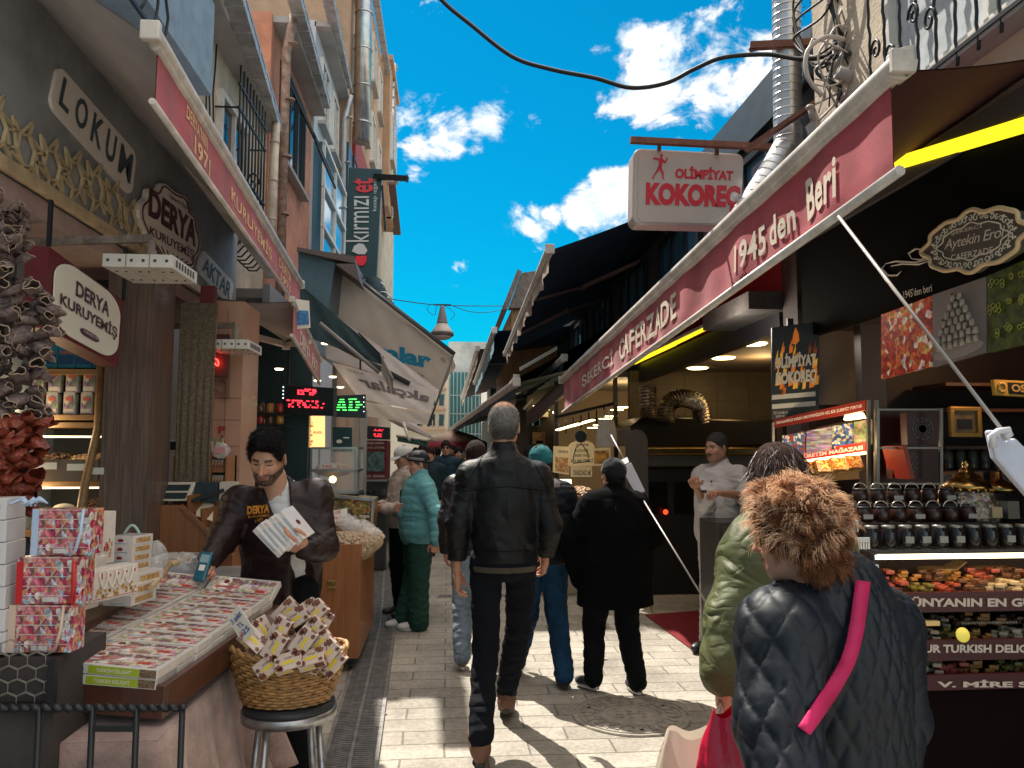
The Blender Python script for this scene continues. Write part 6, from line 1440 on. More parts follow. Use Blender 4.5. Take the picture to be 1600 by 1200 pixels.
m.build('frame',STEEL,t);MB().bbox((a.x,7.31,a.z),(b.x,7.314,b.z)).build('pane',GLASS,t);MB().bbox((a.x,7.4,(a.z+b.z)/2-.02),(b.x,7.72,(a.z+b.z)/2)).build('shelf',STEEL,t);MB().bbox((a.x-.02,7.28,0),(b.x+.02,7.78,a.z-.01)).build('base',mat('black_base',(.02,.025,.028),.4),t)
p=AY(520,749,7.36);MB().lathe([(.0001,0),(.034,0),(.034,.01),(.0001,.01)],n=16,M=Matrix.Translation(p)@rot('X',R(90))).build('lamp_disc',mat('yellow_glow',(1,.75,.3),.4,emit=2.5),t);rl2(t)
p=AY(520,722,7.55);o=heap('sliced food heaped on the upper shelf of the glass case',(p.x,7.56,(a.z+b.z)/2),.18,.13,.06,mat('cured_food',(.30,.16,.09),.5,var=.6,vscale=40),90,.02,'food_heap','food')
q=[AY(499,733,7.28),AY(524,731,7.28),AY(524,724,7.28),AY(499,726,7.28)];card('small brown price card inside the glass case',q,[('5 KG',.2,.2,.8,.8)],RDINK)
t=thing('fruit_case','low glass fronted case of golden dried fruit lettered AT','display case',AY(530,832,6.95));q=[AY(490,828,7.0),AY(581,828,7.0),AY(583,781,7.0),AY(488,772,7.0)]
MB().slab(q,.5).build('case',cells('gold_dried_fruit',[(.30,.19,.05),(.40,.27,.08),(.22,.14,.04),(.16,.12,.05)],(24,24,24),.35,bump=.6),t);m=MB()
for i in range(4):m.beam(q[i]+Vector((0,-.01,0)),q[(i+1)%4]+Vector((0,-.01,0)),.02,.025)
m.build('frame',STEEL,t);m=MB();m.text('FAAT',sub(q,.35,.18,.95,.48),bold=.05,off=.01);m.build('lettering',mat('pale_letter',(.55,.52,.46),.5),t)
for x in(495,577):p=AY(x,828,7.05);MB().bbox((p.x-.02,7.04,0),(p.x+.02,7.09,p.z)).build('leg',STEEL,t)
rl2(t)
t=thing('kiosk_case','red and silver glass kiosk with red led board behind the couple','kiosk',AY(590,785,10.5));a=AY(566,790,10.5);b=AY(606,688,10.5)
MB().bbox((a.x,10.5,0.02),(b.x,11.3,AY(0,752,10.5).z)).build('base',mat('charcoal_base',(.03,.035,.04),.35,coat=.4),t,bevel=.02)
MB().bbox((a.x+.02,10.6,AY(0,752,10.5).z),(b.x-.02,11.25,b.z)).build('cabinet',REDDARK,t)
MB().bbox((a.x+.05,10.58,AY(0,738,10.5).z),(b.x-.05,10.6,AY(0,706,10.5).z)).build('window',mat('kiosk_window',(.12,.22,.24),.15,var=.7,vscale=12),t)
m=MB();
for st_,y0,y1 in(('TAVUK DÖNER',701,697),('DÖNER EKMEK',694,690),('100% ET - 100% DANA',746,742)):m.text(st_,[AY(568,y0,10.57),AY(601,y0,10.57),AY(601,y1,10.57),AY(568,y1,10.57)],bold=.02)
m.build('lettering',mat('pale_letter',(.55,.52,.46),.5),t);MB().bbox((a.x,10.45,AY(0,754,10.5).z),(b.x,10.7,AY(0,751,10.5).z)).build('counter_edge',STEEL,t)
q=[AY(570,686,10.3),AY(609,687,10.3),AY(609,668,10.3),AY(571,665,10.3)];MB().slab(q,.08).build('led_case',mat('led_black',(.012,.022,.028),.4),t);sp=[]
for u in[.35+.05*k for k in range(8)]:
 for v in(.66,.76,.2,.3,.4):
  if rg.random()<.7:sp.append((u,u+.035,v))
dashes(q,sp,LEDR,t)
m=MB()
for x in(574,586,598):p=AY(x,770,10.44);m.lathe([(.02,0),(.045,0),(.045,.02)],n=10,M=Matrix.Translation(p)@rot('X',R(90)))
m.build('burner_knob',CHROME,t);rl2(t)
t=thing('awning','large dusty white awning with blue lettering akcalar peynircilik','awning',(-1.9,9.2,3))
q1=[AY(508,478,9.4),AY(686,611,9.0),AY(707,556,8.8),AY(523,412,9.2)]
def cloth(q,n1,n2,amp,sd,off=0,nv_=None):
 q=[Vector(p)for p in q];nn=nrm(q)
 def f(u,v):return(q[0]*(1-u)+q[1]*u)*(1-v)+(q[3]*(1-u)+q[2]*u)*v+nn*(amp*(math.sin(u*9+sd+v*3)+.5*math.sin(u*23+v*7+sd))*math.sin(math.pi*min(1,max(0,v)))**.5+off)
 return f
def clothpart(t,q,mt,name,amp=.02,sd=0,txt=(),tmt=None,flip=False):
 f=cloth(q,1,1,amp,sd);m=MB();m.grid(f,40,14);g2_=cloth(q,1,1,amp,sd,-.006);m.grid(lambda u,v:g2_(1-u,v),40,14);o=m.build(name,mt,t)
 if txt:
  for(st_,u0,v0,u1,v1,mt_,bd)in txt:
   vs_,fs=glyphs(st_,bd,1.0);g3=cloth(q,1,1,amp,sd,.006);out=[g3(u0+(u1-u0)*((1-a)if flip else a),v0+(v1-v0)*b)for a,b in vs_];MB().add(out,fs).build('lettering',mt_,o)
 return o
TQ=mat('turquoise_lettering',(.02,.28,.48),.7);TG=mat('faded_slate_lettering',(.12,.12,.13),.7);TFB=mat('faded_brown_lettering',(.17,.14,.14),.8)
clothpart(t,q1,F_WHITE,'fabric',.02,1,[('®',.93,.70,.97,.80,TG,0)])
def hit(x,y,q):n=nrm(q);d=pix_dir(x,y);return C0+d*((Vector(q[0])-C0).dot(n)/d.dot(n))-d.normalized()*.045
for st_,cs,mt_,bd in(('akçalar',((545,557),(674,582),(674,551),(545,526)),TQ,.05),('PEYNİRCİLİK',((596,577),(664,591),(664,584),(596,570)),TG,0)):
 MB().text(st_,[hit(a,b,q1)for a,b in cs],bold=bd).build('lettering',mt_,t)
F_SHADE=mat('shaded_white_canvas',(.62,.54,.50),.85,var=.15,vscale=2)  # darker copy of the white canvas, with shade mixed into the colour
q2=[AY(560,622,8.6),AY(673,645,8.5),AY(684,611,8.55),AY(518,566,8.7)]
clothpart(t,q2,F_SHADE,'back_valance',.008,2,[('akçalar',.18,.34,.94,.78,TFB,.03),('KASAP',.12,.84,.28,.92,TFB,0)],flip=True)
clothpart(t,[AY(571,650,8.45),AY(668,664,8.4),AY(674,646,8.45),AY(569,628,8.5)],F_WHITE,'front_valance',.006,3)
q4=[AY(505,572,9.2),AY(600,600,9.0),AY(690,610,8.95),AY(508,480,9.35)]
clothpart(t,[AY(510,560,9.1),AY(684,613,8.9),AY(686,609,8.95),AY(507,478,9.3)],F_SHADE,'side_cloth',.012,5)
clothpart(t,[AY(686,615,9.2),AY(700,585,10),AY(712,572,10.2),AY(706,552,9.0)],F_WHITE,'far_flap',.02,4)
m=MB();m.tube([AY(522,408,9.25),AY(709,554,8.85)],.035,8);m.tube([AY(669,666,8.4),AY(708,556,8.82)],.012,6);m.tube([AY(455,500,8.5),AY(640,600,8.6)],.03,8);m.build('frame',mat('dark_grey_tube',(.04,.045,.05),.5),t)
m=MB();
for a_,b_ in(((560,520),(600,560)),((563,590),(563,530)),((540,640),(600,600))):m.beam(AY(a_[0],a_[1],8.7),AY(b_[0],b_[1],8.7),.02,.02)
m.build('stay',DARKM,t);rl2(t)
t=thing('awning','dark green awning with striped white edge before the white awning','awning',(-1.6,7.4,2.6))
clothpart(t,[AY(464,520,7.4),AY(597,570,7.0),AY(595,553,7.0),AY(464,440,7.6)],mat('dark_green_canvas',(.02,.045,.05),.85,var=.2),'fabric',.01,1)
clothpart(t,[AY(596,582,7.0),AY(613,617,6.6),AY(613,590,6.6),AY(595,553,7.0)],F_SHADE,'valance',.006,2)
m=MB();m.tube([AY(500,505,7.1),AY(592,582,6.95)],.018,8);m.tube([AY(595,555,7.0),AY(614,592,6.6)],.010,6);m.build('front_bar',mat('grey_bar',(.22,.2,.19),.5),t);rl2(t)
t=thing('canopy_box','slate blue canopy box with a flat brown lid above the white awning','canopy',(-1.7,8.8,3.3));a=AY(462,440,8.6);b=AY(524,398,8.6);
MB().poly([AY(466,445,8.6),AY(510,500,8.6),AY(524,410,8.6),AY(466,392,8.6)],(0,.8,0)).build('box',mat('slate_sheet',(.07,.13,.17),.4,var=.15),t)
MB().poly([AY(464,392,8.5),AY(556,412,8.5),AY(552,400,8.5),AY(464,386,8.5)],(0,.9,0)).build('lid',mat('brown_lid',(.12,.09,.085),.6),t);MB().poly([AY(524,412,8.5),AY(562,440,8.5),AY(556,412,8.5)],(0,.5,0)).build('gusset',mat('brown_lid',(.12,.09,.085),.6),t);rl2(t)
t=thing('folded_awning','dark teal rolled tarpaulin strapped under the hanging sign','tarpaulin',AY(600,480,11));m=MB();pa,pb_=AY(580,445,11),AY(612,505,10.4)
m.tube([pa.lerp(pb_,k/10)+Vector((0,0,.04*math.sin(k)))for k in range(11)],[.12+.03*(k%2)for k in range(11)],12);m.build('roll',F_DTEAL,t);m=MB()
for k in(2,5,8):c_=pa.lerp(pb_,k/10);m.tube([c_+Vector((.16*math.cos(i*.6),0,.17*math.sin(i*.6)))for i in range(12)],.01,5)
m.build('strap',STEEL,t);rl2(t)
q=[AY(538,430,11.0),AY(588,436,11.0),AY(597,264,11.0),AY(545,261,11.0)];n=nrm(q)
t=thing('sign','tall dark green hanging sign reading kirmizi et on its side','sign',AY(565,436,11));MB().slab(q,.12).build('panel',mat('bottle_green_sign',(.015,.055,.065),.35),t,bevel=.01)
VW=mat('sign_white',(.62,.66,.68),.5);VR=mat('sign_red',(.70,.04,.06),.5)
def vtext(st_,x0,x1,yb,yt,mt,bold=0,name='lettering'):
 m=MB();m.text(st_,[AY(x1,yb,10.99),AY(x1+.5,yt,10.99),AY(x0+.5,yt,10.99),AY(x0,yb,10.99)],bold=bold,off=-.004)
 m.v=[(x,y-.012,z)for x,y,z in m.v];m.build(name,mt,t)
vtext('kırmızı',541,576,378,307,VW);vtext('et',550,583,301,279,VR,.02);vtext('kasap ızgara',582,590,330,278,VW)
m=MB();c_=AY(562,391,10.98);m.poly([c_+Vector((.17*(u-.5)*1.3,0,v))for u,v in((0,-.02),(.15,.06),(.45,.10),(.75,.09),(1,.0),(.85,-.06),(.4,-.06))],(0,-.01,0),0);m.poly([c_+Vector((x,0,z))for x,z in((-.06,-.09),(.1,-.08),(.10,-.16),(.06,-.22),(.0,-.23),(-.05,-.17))],(0,-.01,0),1)
m.build('leaf_emblem',[VW,mat('emblem_red',(.85,.02,.05),.5)],t)
m=MB();m.beam(AY(585,276,11.0),AY(637,279,10.8),.07,.07);m.beam(AY(597,290,11.0),AY(602,360,11.0),.03,.03);m.build('bracket',DARKM,t)
MB().beam(AY(636,273,10.8),AY(636,285,10.8),.02,.03).build('end_plate',DARKM,t);rl2(t)
c_=AY(691,500,14.0);t=thing('street_lamp','cone shaped street lamp hanging on a wire over the lane','street lamp',c_-Vector((0,0,.25)))
MB().lathe([(.03,.52),(.04,.50),(.10,.20),(.10,.18)],n=20).build('cap',mat('lamp_grey',(.22,.2,.2),.6),t)
MB().lathe([(.09,.19),(.20,.02),(.205,-.02),(.19,-.05)],n=28).build('shade',mat('lamp_cream',(.55,.46,.38),.5,var=.2),t);MB().lathe([(.207,.02),(.212,.0),(.212,-.045),(.20,-.05)],n=28).build('band',mat('lamp_band',(.12,.10,.10),.6),t)
MB().lathe([(.19,-.05),(.15,-.09),(.08,-.115),(.0001,-.12)],n=24).build('glass_bowl',mat('lamp_bowl',(.62,.50,.42),.3),t);MB().bbox((-.16,-.01,.52),(.16,.01,.545)).build('hanger',DARKM,t)
def wire(label,pts,r=.004,mt=CABLE,name='cable',grp=None):
 P=[Vector(p)for p in pts];out=[]
 for i in range(len(P)-1):
  p0=P[max(0,i-1)];p1=P[i];p2=P[i+1];p3=P[min(len(P)-1,i+2)]
  for k in range(8):
   s_=k/8;out.append(.5*((2*p1)+(p2-p0)*s_+(2*p0-5*p1+4*p2-p3)*s_*s_+(3*p1-p0-3*p2+p3)*s_**3))
 out.append(P[-1]);return top(MB().tube(out,r,6),name,mt,label,'cable',grp)
wire('thin wire carrying the street lamp across the lane',[AY(597,465,14),AY(650,473,14),AY(691,477,14),AY(740,478,14.5),AY(800,478,15)],.008)
wire('second sagging wire right of the street lamp',[AY(708,478,14),AY(735,487,14.3),AY(770,487,14.6),AY(805,476,15)],.006)
wire('small looped wires dangling at the street lamp cap',[AY(671,476,14),AY(668,485,14),AY(679,492,14),AY(683,478,14),AY(695,478,14),AY(710,490,14),AY(704,500,14)],.005)
wire('thick black cable sweeping across the sky to the flue',[AY(640,-60,5.6),AY(690,0,5.6),AY(735,38,5.6),AY(800,88,5.5),AY(860,108,5.4),AY(930,122,5.3),AY(985,137,5.2),AY(1040,130,5.1),AY(1085,108,5.0),AY(1130,90,4.9),AY(1200,85,4.8),AY(1260,92,4.6),AY(1330,75,4.4),AY(1400,20,4.2),AY(1430,-30,4.2)],.016)
clothpart_t=thing('awning','grey far awning sloping down behind the couple','awning',(-1.5,16,2.4))
clothpart(clothpart_t,[AY(640,672,15),AY(684,690,14),AY(640,658,15),AY(572,640,16)],F_SHADE,'fabric',.02,1);MB().tube([AY(628,655,14.5),AY(640,688,14)],.03,6).build('stay',BARW,clothpart_t);rl2(clothpart_t)
t=thing('awning','small teal far awning under the grey one','awning',(-1.2,18,2.3));clothpart(t,[AY(622,690,18),AY(668,698,17.5),AY(668,688,17.5),AY(620,682,18)],mat('teal_canvas',(.04,.14,.14),.8),'fabric',.02,1);MB().tube([AY(620,681,18),AY(668,688,17.5)],.03,6).build('front_bar',BARW,t);rl2(t)
t=thing('parasol','far red and cream market parasol over the crowd','parasol',(.15,22,0));c_=AY(712,690,22)
MB().lathe([(.9,-.02),(.45,.20),(.05,.32),(.0001,.33)],(c_.x,22,c_.z),12).build('canopy',mat('cream_parasol',(.62,.45,.36),.8),t);MB().lathe([(.9,-.02),(.9,-.26)],(c_.x,22,c_.z),24).build('valance',F_RED,t);MB().tube([(c_.x,22,0),(c_.x,22,c_.z+.3)],.02,6).build('pole',DARKM,t);rl2(t)
# right: delight shop
XF=2.38
bx=[Vector((XF,y,0))for y in(0,1)]
A_,B_=AY(1392,112,2.75),AY(880,592,9.4)
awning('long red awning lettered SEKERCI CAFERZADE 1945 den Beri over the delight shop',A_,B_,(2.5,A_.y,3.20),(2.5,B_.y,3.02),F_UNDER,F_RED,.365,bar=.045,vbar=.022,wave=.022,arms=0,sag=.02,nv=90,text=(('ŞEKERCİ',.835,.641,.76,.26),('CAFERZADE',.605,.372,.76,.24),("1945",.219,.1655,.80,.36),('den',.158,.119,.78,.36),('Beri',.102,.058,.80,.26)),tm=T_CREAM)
e=A_;t=thing('awning_end_cap','grey hooked cast end cap on the near end of the red awning bar','end cap',e);m=MB();m.poly([e+Vector((dx,0,dz))for dx,dz in((-.03,-.05),(.03,-.055),(.075,-.02),(.085,.03),(.055,.03),(.05,.06),(.075,.075),(.07,.09),(.03,.08),(-.02,.06))],(0,-.05,0));m.build('casting',BARW,t,bevel=.006)
MB().lathe([(.0001,0),(.012,0),(.012,.004)],n=10,M=Matrix.Translation(e+Vector((.03,-.052,-.03)))@rot('X',R(90))).build('bolt',DARKM,t);rl2(t)
t=thing('market_shop','dark delight shop front with black fascia board and deep interior','shop front',(3.2,4,0))
MB().bbox((XF,1.4,2.36),(XF+.06,4.95,2.98)).build('fascia',mat('black_olive_board',(.006,.0055,.005),.8,spec=.05),t)
MB().bbox((XF-.02,1.4,2.99),(XF+.1,5.0,3.11)).build('upper_ledge',mat('grey_ledge',(.08,.07,.065),.7),t)
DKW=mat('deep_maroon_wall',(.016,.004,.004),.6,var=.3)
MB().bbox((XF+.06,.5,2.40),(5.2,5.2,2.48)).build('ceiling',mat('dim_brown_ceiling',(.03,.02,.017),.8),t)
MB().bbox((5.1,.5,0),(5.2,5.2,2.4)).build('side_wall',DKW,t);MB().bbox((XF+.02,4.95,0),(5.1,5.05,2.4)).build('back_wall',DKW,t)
MB().bbox((XF+.02,5.06,0),(XF+.16,5.29,3.0)).build('pillar',mat('dark_pillar',(.04,.03,.028),.7,var=.2),t)
rl2(t)
YEL=mat('yellow_led_strip',(1,.80,.02),.4,emit=.8)
t=thing('led_strip_lamp','long bright yellow strip lamp along the delight shop fascia','strip lamp',(XF,3.5,3));q=[AX(1378,272,XF-.03),AX(1680,182,XF-.03),AX(1680,157,XF-.03),AX(1378,252,XF-.03)];MB().slab(q,.02).build('diffuser',YEL,t);MB().slab([p+Vector((.022,0,0))for p in q],.03).build('housing',DARKM,t);rl2(t)
q=[Vector(p)for p in(AX(1447,428,XF-.07),AX(1602,424,XF-.07),AX(1602,318,XF-.07),AX(1450,318,XF-.07))]
q=[AX(1446,436,XF-.07),AX(1603,412,XF-.07),AX(1603,303,XF-.07),AX(1446,350,XF-.07)]
t=thing('sign','scalloped olive plaque with gold rim reading Sekerci Aytekin Erol Caferzade','sign',(XF-.07,3.5,2.3));n=nrm(q);out=[]
for i in range(120):
 a=2*math.pi*i/120;r_=.46+.05*math.cos(4*a)**2+.018*math.cos(12*a)+.02*math.cos(2*a)
 out.append((.5+r_*math.cos(a)*1.0,.5+r_*math.sin(a)))
PLQ=mat('olive_grey_plaque',(.12,.105,.085),.5);PGOLD=mat('pale_gold',(.80,.60,.34),.4);PCR=mat('cream_ornament',(.85,.78,.62),.6)
MB().poly(on_quad(q,out),-n*.04).build('panel',PLQ,t);m=MB();pts=on_quad(q,out);pts.append(pts[0]);m.tube([p+n*.002 for p in pts],.011,6);m.build('gold_rim',PGOLD,t)
m=MB();pts=on_quad(q,[((a-.5)*.66+.5,(b-.5)*.60+.5)for a,b in out]);pts.append(pts[0]);m.tube([p+n*.003 for p in pts],.0035,4)
rg=random.Random(3)
for k in range(44):
 a=2*math.pi*k/44;ca,sa=math.cos(a),math.sin(a);c_=on_quad(q,[(.5+.385*ca,.5+.37*sa)])[0];s_=.013+.006*rg.random();d_=1 if k%2 else-1
 m.tube([c_+Vector((0,d_*s_*(1-i/11)*math.cos(i*.75+a),s_*(1-i/11)*math.sin(i*.75+a)))+n*.003 for i in range(9)],.0028,4)
for k in range(20):
 a=2*math.pi*k/20+.1;c_=on_quad(q,[(.5+.42*math.cos(a),.5+.41*math.sin(a))])[0];m.blob(c_+n*.003,(.003,.011,.006),6)
m.build('scroll_ornament',PCR,t);m=MB();m.text('ŞEKERCİ',sub(q,.30,.66,.62,.75),bold=.01,off=.004);m.text('CAFERZADE',sub(q,.30,.24,.72,.34),bold=.01,off=.004);m.build('lettering',PCR,t)
m=MB()
vs_,fs=glyphs('Aytekin Erol',0,.9);s_=sub(q,.22,.40,.80,.62);s_=[Vector(p)for p in s_];L=lambda a,b:(s_[0]*(1-a)+s_[1]*a)*(1-b)+(s_[3]*(1-a)+s_[2]*a)*b+n*.004
m.add([L(a+.05*b,b)for a,b in vs_],fs);m.build('script_lettering',PCR,t);rl2(t)
t=thing('fascia_lettering','cream scrolls and 1945 den beri lettering on the black fascia','lettering',(XF,4.1,2.4));m=MB();x_=XF-.006
m.text("1945'den beri",[AX(1413,467,x_),AX(1457,455,x_),AX(1456,443,x_),AX(1412,455,x_)])
for pts in(((1384,412),(1400,408),(1430,410),(1455,404)),((1384,412),(1378,420),(1388,430),(1402,430),(1408,424)),((1392,416),(1410,412),(1435,413),(1452,408)),((1424,404),(1420,396),(1430,389),(1445,390)),((1424,404),(1438,406),(1450,401))):
 m.tube([AX(a,b,x_)for a,b in pts],[.002]+[.0055]*(len(pts)-2)+[.002],5)
m.build('scrolls',PCR,t);rl2(t)
def ppanel(label,x0,x1,ys,mt,extra=None):
 q=[AX(x0,ys[0],XF-.01),AX(x1,ys[1],XF-.01),AX(x1,ys[2],XF-.01),AX(x0,ys[3],XF-.01)];t=thing('wall_poster',label,'poster',sum(q,Vector())/4);MB().slab(q,.02).build('print',mt,t)
 if extra:extra(t,q)
 rl2(t);return t
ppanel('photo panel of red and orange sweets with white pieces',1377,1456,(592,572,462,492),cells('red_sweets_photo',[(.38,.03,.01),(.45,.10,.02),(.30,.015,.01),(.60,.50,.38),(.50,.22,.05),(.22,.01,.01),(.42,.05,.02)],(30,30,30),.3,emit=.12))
def cakes(t,q):
 m=MB();n=nrm(q)
 for r_,k in enumerate((7,7,6,5,4,3,2)):
  for i in range(k):
   u=.5+(i-(k-1)/2)*.115;v=.18+.105*r_+.012*math.sin(i*3);c_=on_quad(q,[(u,v)])[0];m.tube([c_+n*.006,c_+n*.006+Vector((0,.002,.034))],[.0125,.0115],8,0)
   if(i+r_)%3==0:m.blob(c_+n*.014+Vector((0,0,.033)),(.006,.009,.006),6,1)
 m.build('printed_cakes',[mat('cake_print',(.50,.42,.34),.5,var=.3,vscale=40),mat('cake_dark',(.08,.04,.03),.5)],t)
 m=MB();m.poly([on_quad(q,[(.5+.46*math.cos(a*.2),.13+.10*math.sin(a*.2))])[0]for a in range(31)],n*.003);m.build('printed_plate',mat('plate_print',(.34,.31,.28),.5),t)
ppanel('photo panel of white rolled sweets piled in a pyramid',1457,1541,(574,550,432,461),mat('grey_photo_ground',(.22,.20,.19),.4,var=.15,vscale=3),cakes)
def pist(t,q):
 m=MB();n=nrm(q);rg=random.Random(6)
 for k in range(70):
  v=rg.choice((.18,.22,.48,.52,.78,.82))+rg.uniform(-.03,.03);c_=on_quad(q,[(rg.random()*.95+.02,v+.05)])[0];m.tube([c_+Vector((0,.011*math.cos(a*.9),.011*math.sin(a*.9)))+n*.004 for a in range(8)],.003,4)
 m.build('printed_pistachios',mat('pistachio_print',(.32,.34,.06),.4),t)
ppanel('photo panel of green pistachio rolls at the picture edge',1543,1680,(552,520,372,431),mat('green_photo',(.07,.10,.008),.4,var=.6,vscale=22,col2=(.02,.02,.005)),pist)
def box_lamp(label,x0,y0,x1,y1,Y0,Y1,mt,w=.04):
 a=AY(x0,y0,Y0);b=AY(x1,y1,Y1);t=thing('tube_lamp',label,'tube lamp',a);MB().beam(a,b,w,.02).build('tube',mt,t);MB().beam(a+Vector((0,0,.03)),b+Vector((0,0,.03)),w*1.5,.03).build('housing',WHITEP,t);rl2(t)
WARMT=mat('warm_tube',(1,.78,.35),.4,emit=4)
box_lamp('slanting lit tube lamp under the concrete beam by the awning',1325,475,1393,452,4.8,4.2,WARMT)
t=thing('concrete_canopy','grey concrete canopy slab and beam between the two right hand shops','canopy',(2.8,5.4,2.4));GC=mat('grim_concrete',(.06,.055,.052),.9,var=.3)
MB().bbox((2.15,5.3,2.62),(3.6,6.3,2.75)).build('slab',GC,t);MB().beam(AY(1273,465,5.0),AY(1420,420,3.9),.12,.14).build('beam',GC,t)
rl2(t)
o=top(MB().blob(AY(1312,428,4.6),(.07,.07,.04),12).tube([AY(1312,420,4.6),AY(1312,400,4.6)],.015,6),'ceiling_fan_housing',mat('black_dome',(.015,.015,.016),.3),'small black dome fitting under the canopy','fitting')
a=AY(1281,632,4.88);b=AY(1347,498,4.88);top(MB().bbox((a.x,4.88,a.z),(b.x,4.92,b.z)),'grey_board',mat('grey_board_paint',(.11,.09,.08),.7,var=.15),'blank grey brown board between the banner and the sweets panels','board')
m=MB();a=AY(1349,640,4.6);b=AY(1380,490,4.6);m.bbox((a.x,4.6,0),(b.x,4.68,b.z));top(m,'steel_door_frame',mat('dark_frame',(.06,.05,.05),.4,.4),'tall dark frame left of the delight shop interior','door frame')
q=[AY(1206,655,4.85),AY(1280,650,4.8),AY(1280,502,4.8),AY(1206,512,4.85)];t=thing('banner','black banner with flames reading OLIMPIYAT KOKOREC','banner',AY(1240,655,5.0));n=nrm(q)
MB().slab(q,.02).build('cloth',mat('black_banner',(.012,.014,.02),.5),t);m=MB();rg=random.Random(8)
for k in range(26):
 u=rg.uniform(.02,.95);v=rg.uniform(.30,.78)-abs(u-.5)*.1;s_=rg.uniform(.05,.11)
 pts=[(u-s_*.5,v-.03),(u+s_*.5,v-.02),(u+s_*.7,v+s_*.8),(u+s_*.15,v+s_*.55),(u+.02,v+s_*1.7),(u-s_*.4,v+s_*.6)];m.poly([p+n*.002 for p in on_quad(q,pts)],n*.002,k%3)
pts=[(.42,.80),(.50,.78),(.58,.82),(.56,.90),(.50,.97),(.46,.92)];m.poly([p+n*.002 for p in on_quad(q,pts)],n*.003,0)
m.build('printed_flames',[mat('flame_orange',(.62,.16,.01),.5,emit=.15),mat('flame_yellow',(.70,.36,.05),.5,emit=.15),mat('flame_brown',(.28,.06,.01),.5)],t)
m=MB();m.text('OLİMPİYAT',sub(q,.06,.54,.92,.70),bold=.05,off=.008);m.text('KOKOREÇ',sub(q,.08,.34,.92,.50),bold=.05,off=.008)
for k in range(2):m.slab([p+n*.003 for p in sub(q,.0,.21-.10*k,.92,.26-.10*k)],.002)
m.text('İSTANBUL',sub(q,.03,.05,.34,.085),off=.006);m.text('ŞUBE NO 1',sub(q,.08,.01,.3,.04),off=.006);m.build('lettering',mat('banner_white',(.62,.58,.52),.6),t)
m=MB();m.bbox((q[3].x+.1,4.83,q[3].z),(q[3].x+.14,4.85,q[3].z+.06));m.build('hanger',DARKM,t);rl2(t)
t=thing('lit_display_case','lit display case with red strips reading URETIM MAGAZASI','display case',AY(1280,745,4.7));qa=[AY(1205,752,4.9),AY(1357,742,4.35),AY(1357,636,4.35),AY(1208,668,4.9)]
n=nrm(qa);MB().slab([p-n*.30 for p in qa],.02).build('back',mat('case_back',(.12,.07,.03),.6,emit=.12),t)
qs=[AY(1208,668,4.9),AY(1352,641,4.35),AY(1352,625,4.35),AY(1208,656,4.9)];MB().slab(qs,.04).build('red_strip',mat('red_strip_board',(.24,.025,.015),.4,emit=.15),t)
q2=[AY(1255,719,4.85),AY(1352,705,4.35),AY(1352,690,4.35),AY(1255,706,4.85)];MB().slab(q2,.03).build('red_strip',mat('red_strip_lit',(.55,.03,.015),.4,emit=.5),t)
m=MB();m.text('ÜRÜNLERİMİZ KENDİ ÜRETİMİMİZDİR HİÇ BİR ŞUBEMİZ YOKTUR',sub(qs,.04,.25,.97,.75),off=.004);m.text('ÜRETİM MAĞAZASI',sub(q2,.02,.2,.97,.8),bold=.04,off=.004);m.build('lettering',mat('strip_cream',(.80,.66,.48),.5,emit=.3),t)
ql=[AY(1255,722,4.86),AY(1352,709,4.36),AY(1352,705.5,4.36),AY(1255,719,4.86)];MB().slab(ql,.02).build('light_edge',WARMT,t)
MB().slab([AY(1318,656,4.6),AY(1349,652,4.4),AY(1345,644,4.4),AY(1320,648,4.6)],.02).build('lamp_panel',mat('soft_yellow_panel',(1,.75,.35),.4,emit=3),t)
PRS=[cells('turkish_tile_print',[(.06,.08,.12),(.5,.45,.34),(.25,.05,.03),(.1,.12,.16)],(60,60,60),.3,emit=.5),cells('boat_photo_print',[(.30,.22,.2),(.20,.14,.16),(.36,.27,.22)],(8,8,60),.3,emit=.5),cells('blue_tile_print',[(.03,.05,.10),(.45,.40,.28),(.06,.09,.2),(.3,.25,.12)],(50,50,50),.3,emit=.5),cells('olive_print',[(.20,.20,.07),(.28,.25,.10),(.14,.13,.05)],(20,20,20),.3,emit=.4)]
for k,(u0,u1)in enumerate(((.06,.30),(.33,.58),(.60,.80),(.82,.98))):
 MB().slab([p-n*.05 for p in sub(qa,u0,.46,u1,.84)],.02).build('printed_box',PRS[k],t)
m=MB()
for p,w_ in((qa[1],.02),(qa[2],.02)):pass
m.beam(AY(1357,772,4.34),AY(1357,625,4.34),.018,.018);m.beam(AY(1369,772,4.32),AY(1369,625,4.32),.02,.02);m.beam(AY(1208,740,4.9),AY(1208,660,4.9),.015,.015);m.build('frame_post',mat('aged_steel',(.22,.20,.18),.4,.6),t);rl2(t)
m=MB();L_=bpy.data.lights
bulb('case_light',AY(1300,690,4.35),2.5);
for k in range(5):
 p=AY(1238+k*24,748-k*3,4.55-.04*k);o=top(MB().bbox((-.045,-.01,0),(.045,.03,.085),M=rot('X',R(-35))),'sweets_carton',cells('orange_tile_carton',[(.50,.12,.02),(.62,.40,.10),(.35,.04,.02),(.5,.32,.15)],(70,70,70),.3),f'tilted orange patterned carton, {ORD[k]} from the left in the lit case','box','orange cartons tilted in the lit case');o.location=p
t=thing('glass_corner_case','dark glass corner case with two rosette printed tins','display case',AY(1420,772,4.0));m=MB()
for x in(1371,1470):m.beam(AY(x,772,4.0),AY(x,638,4.0),.016,.016)
for y in(640,700,756):m.beam(AY(1371,y,4.0),AY(1470,y,4.0),.010,.010)
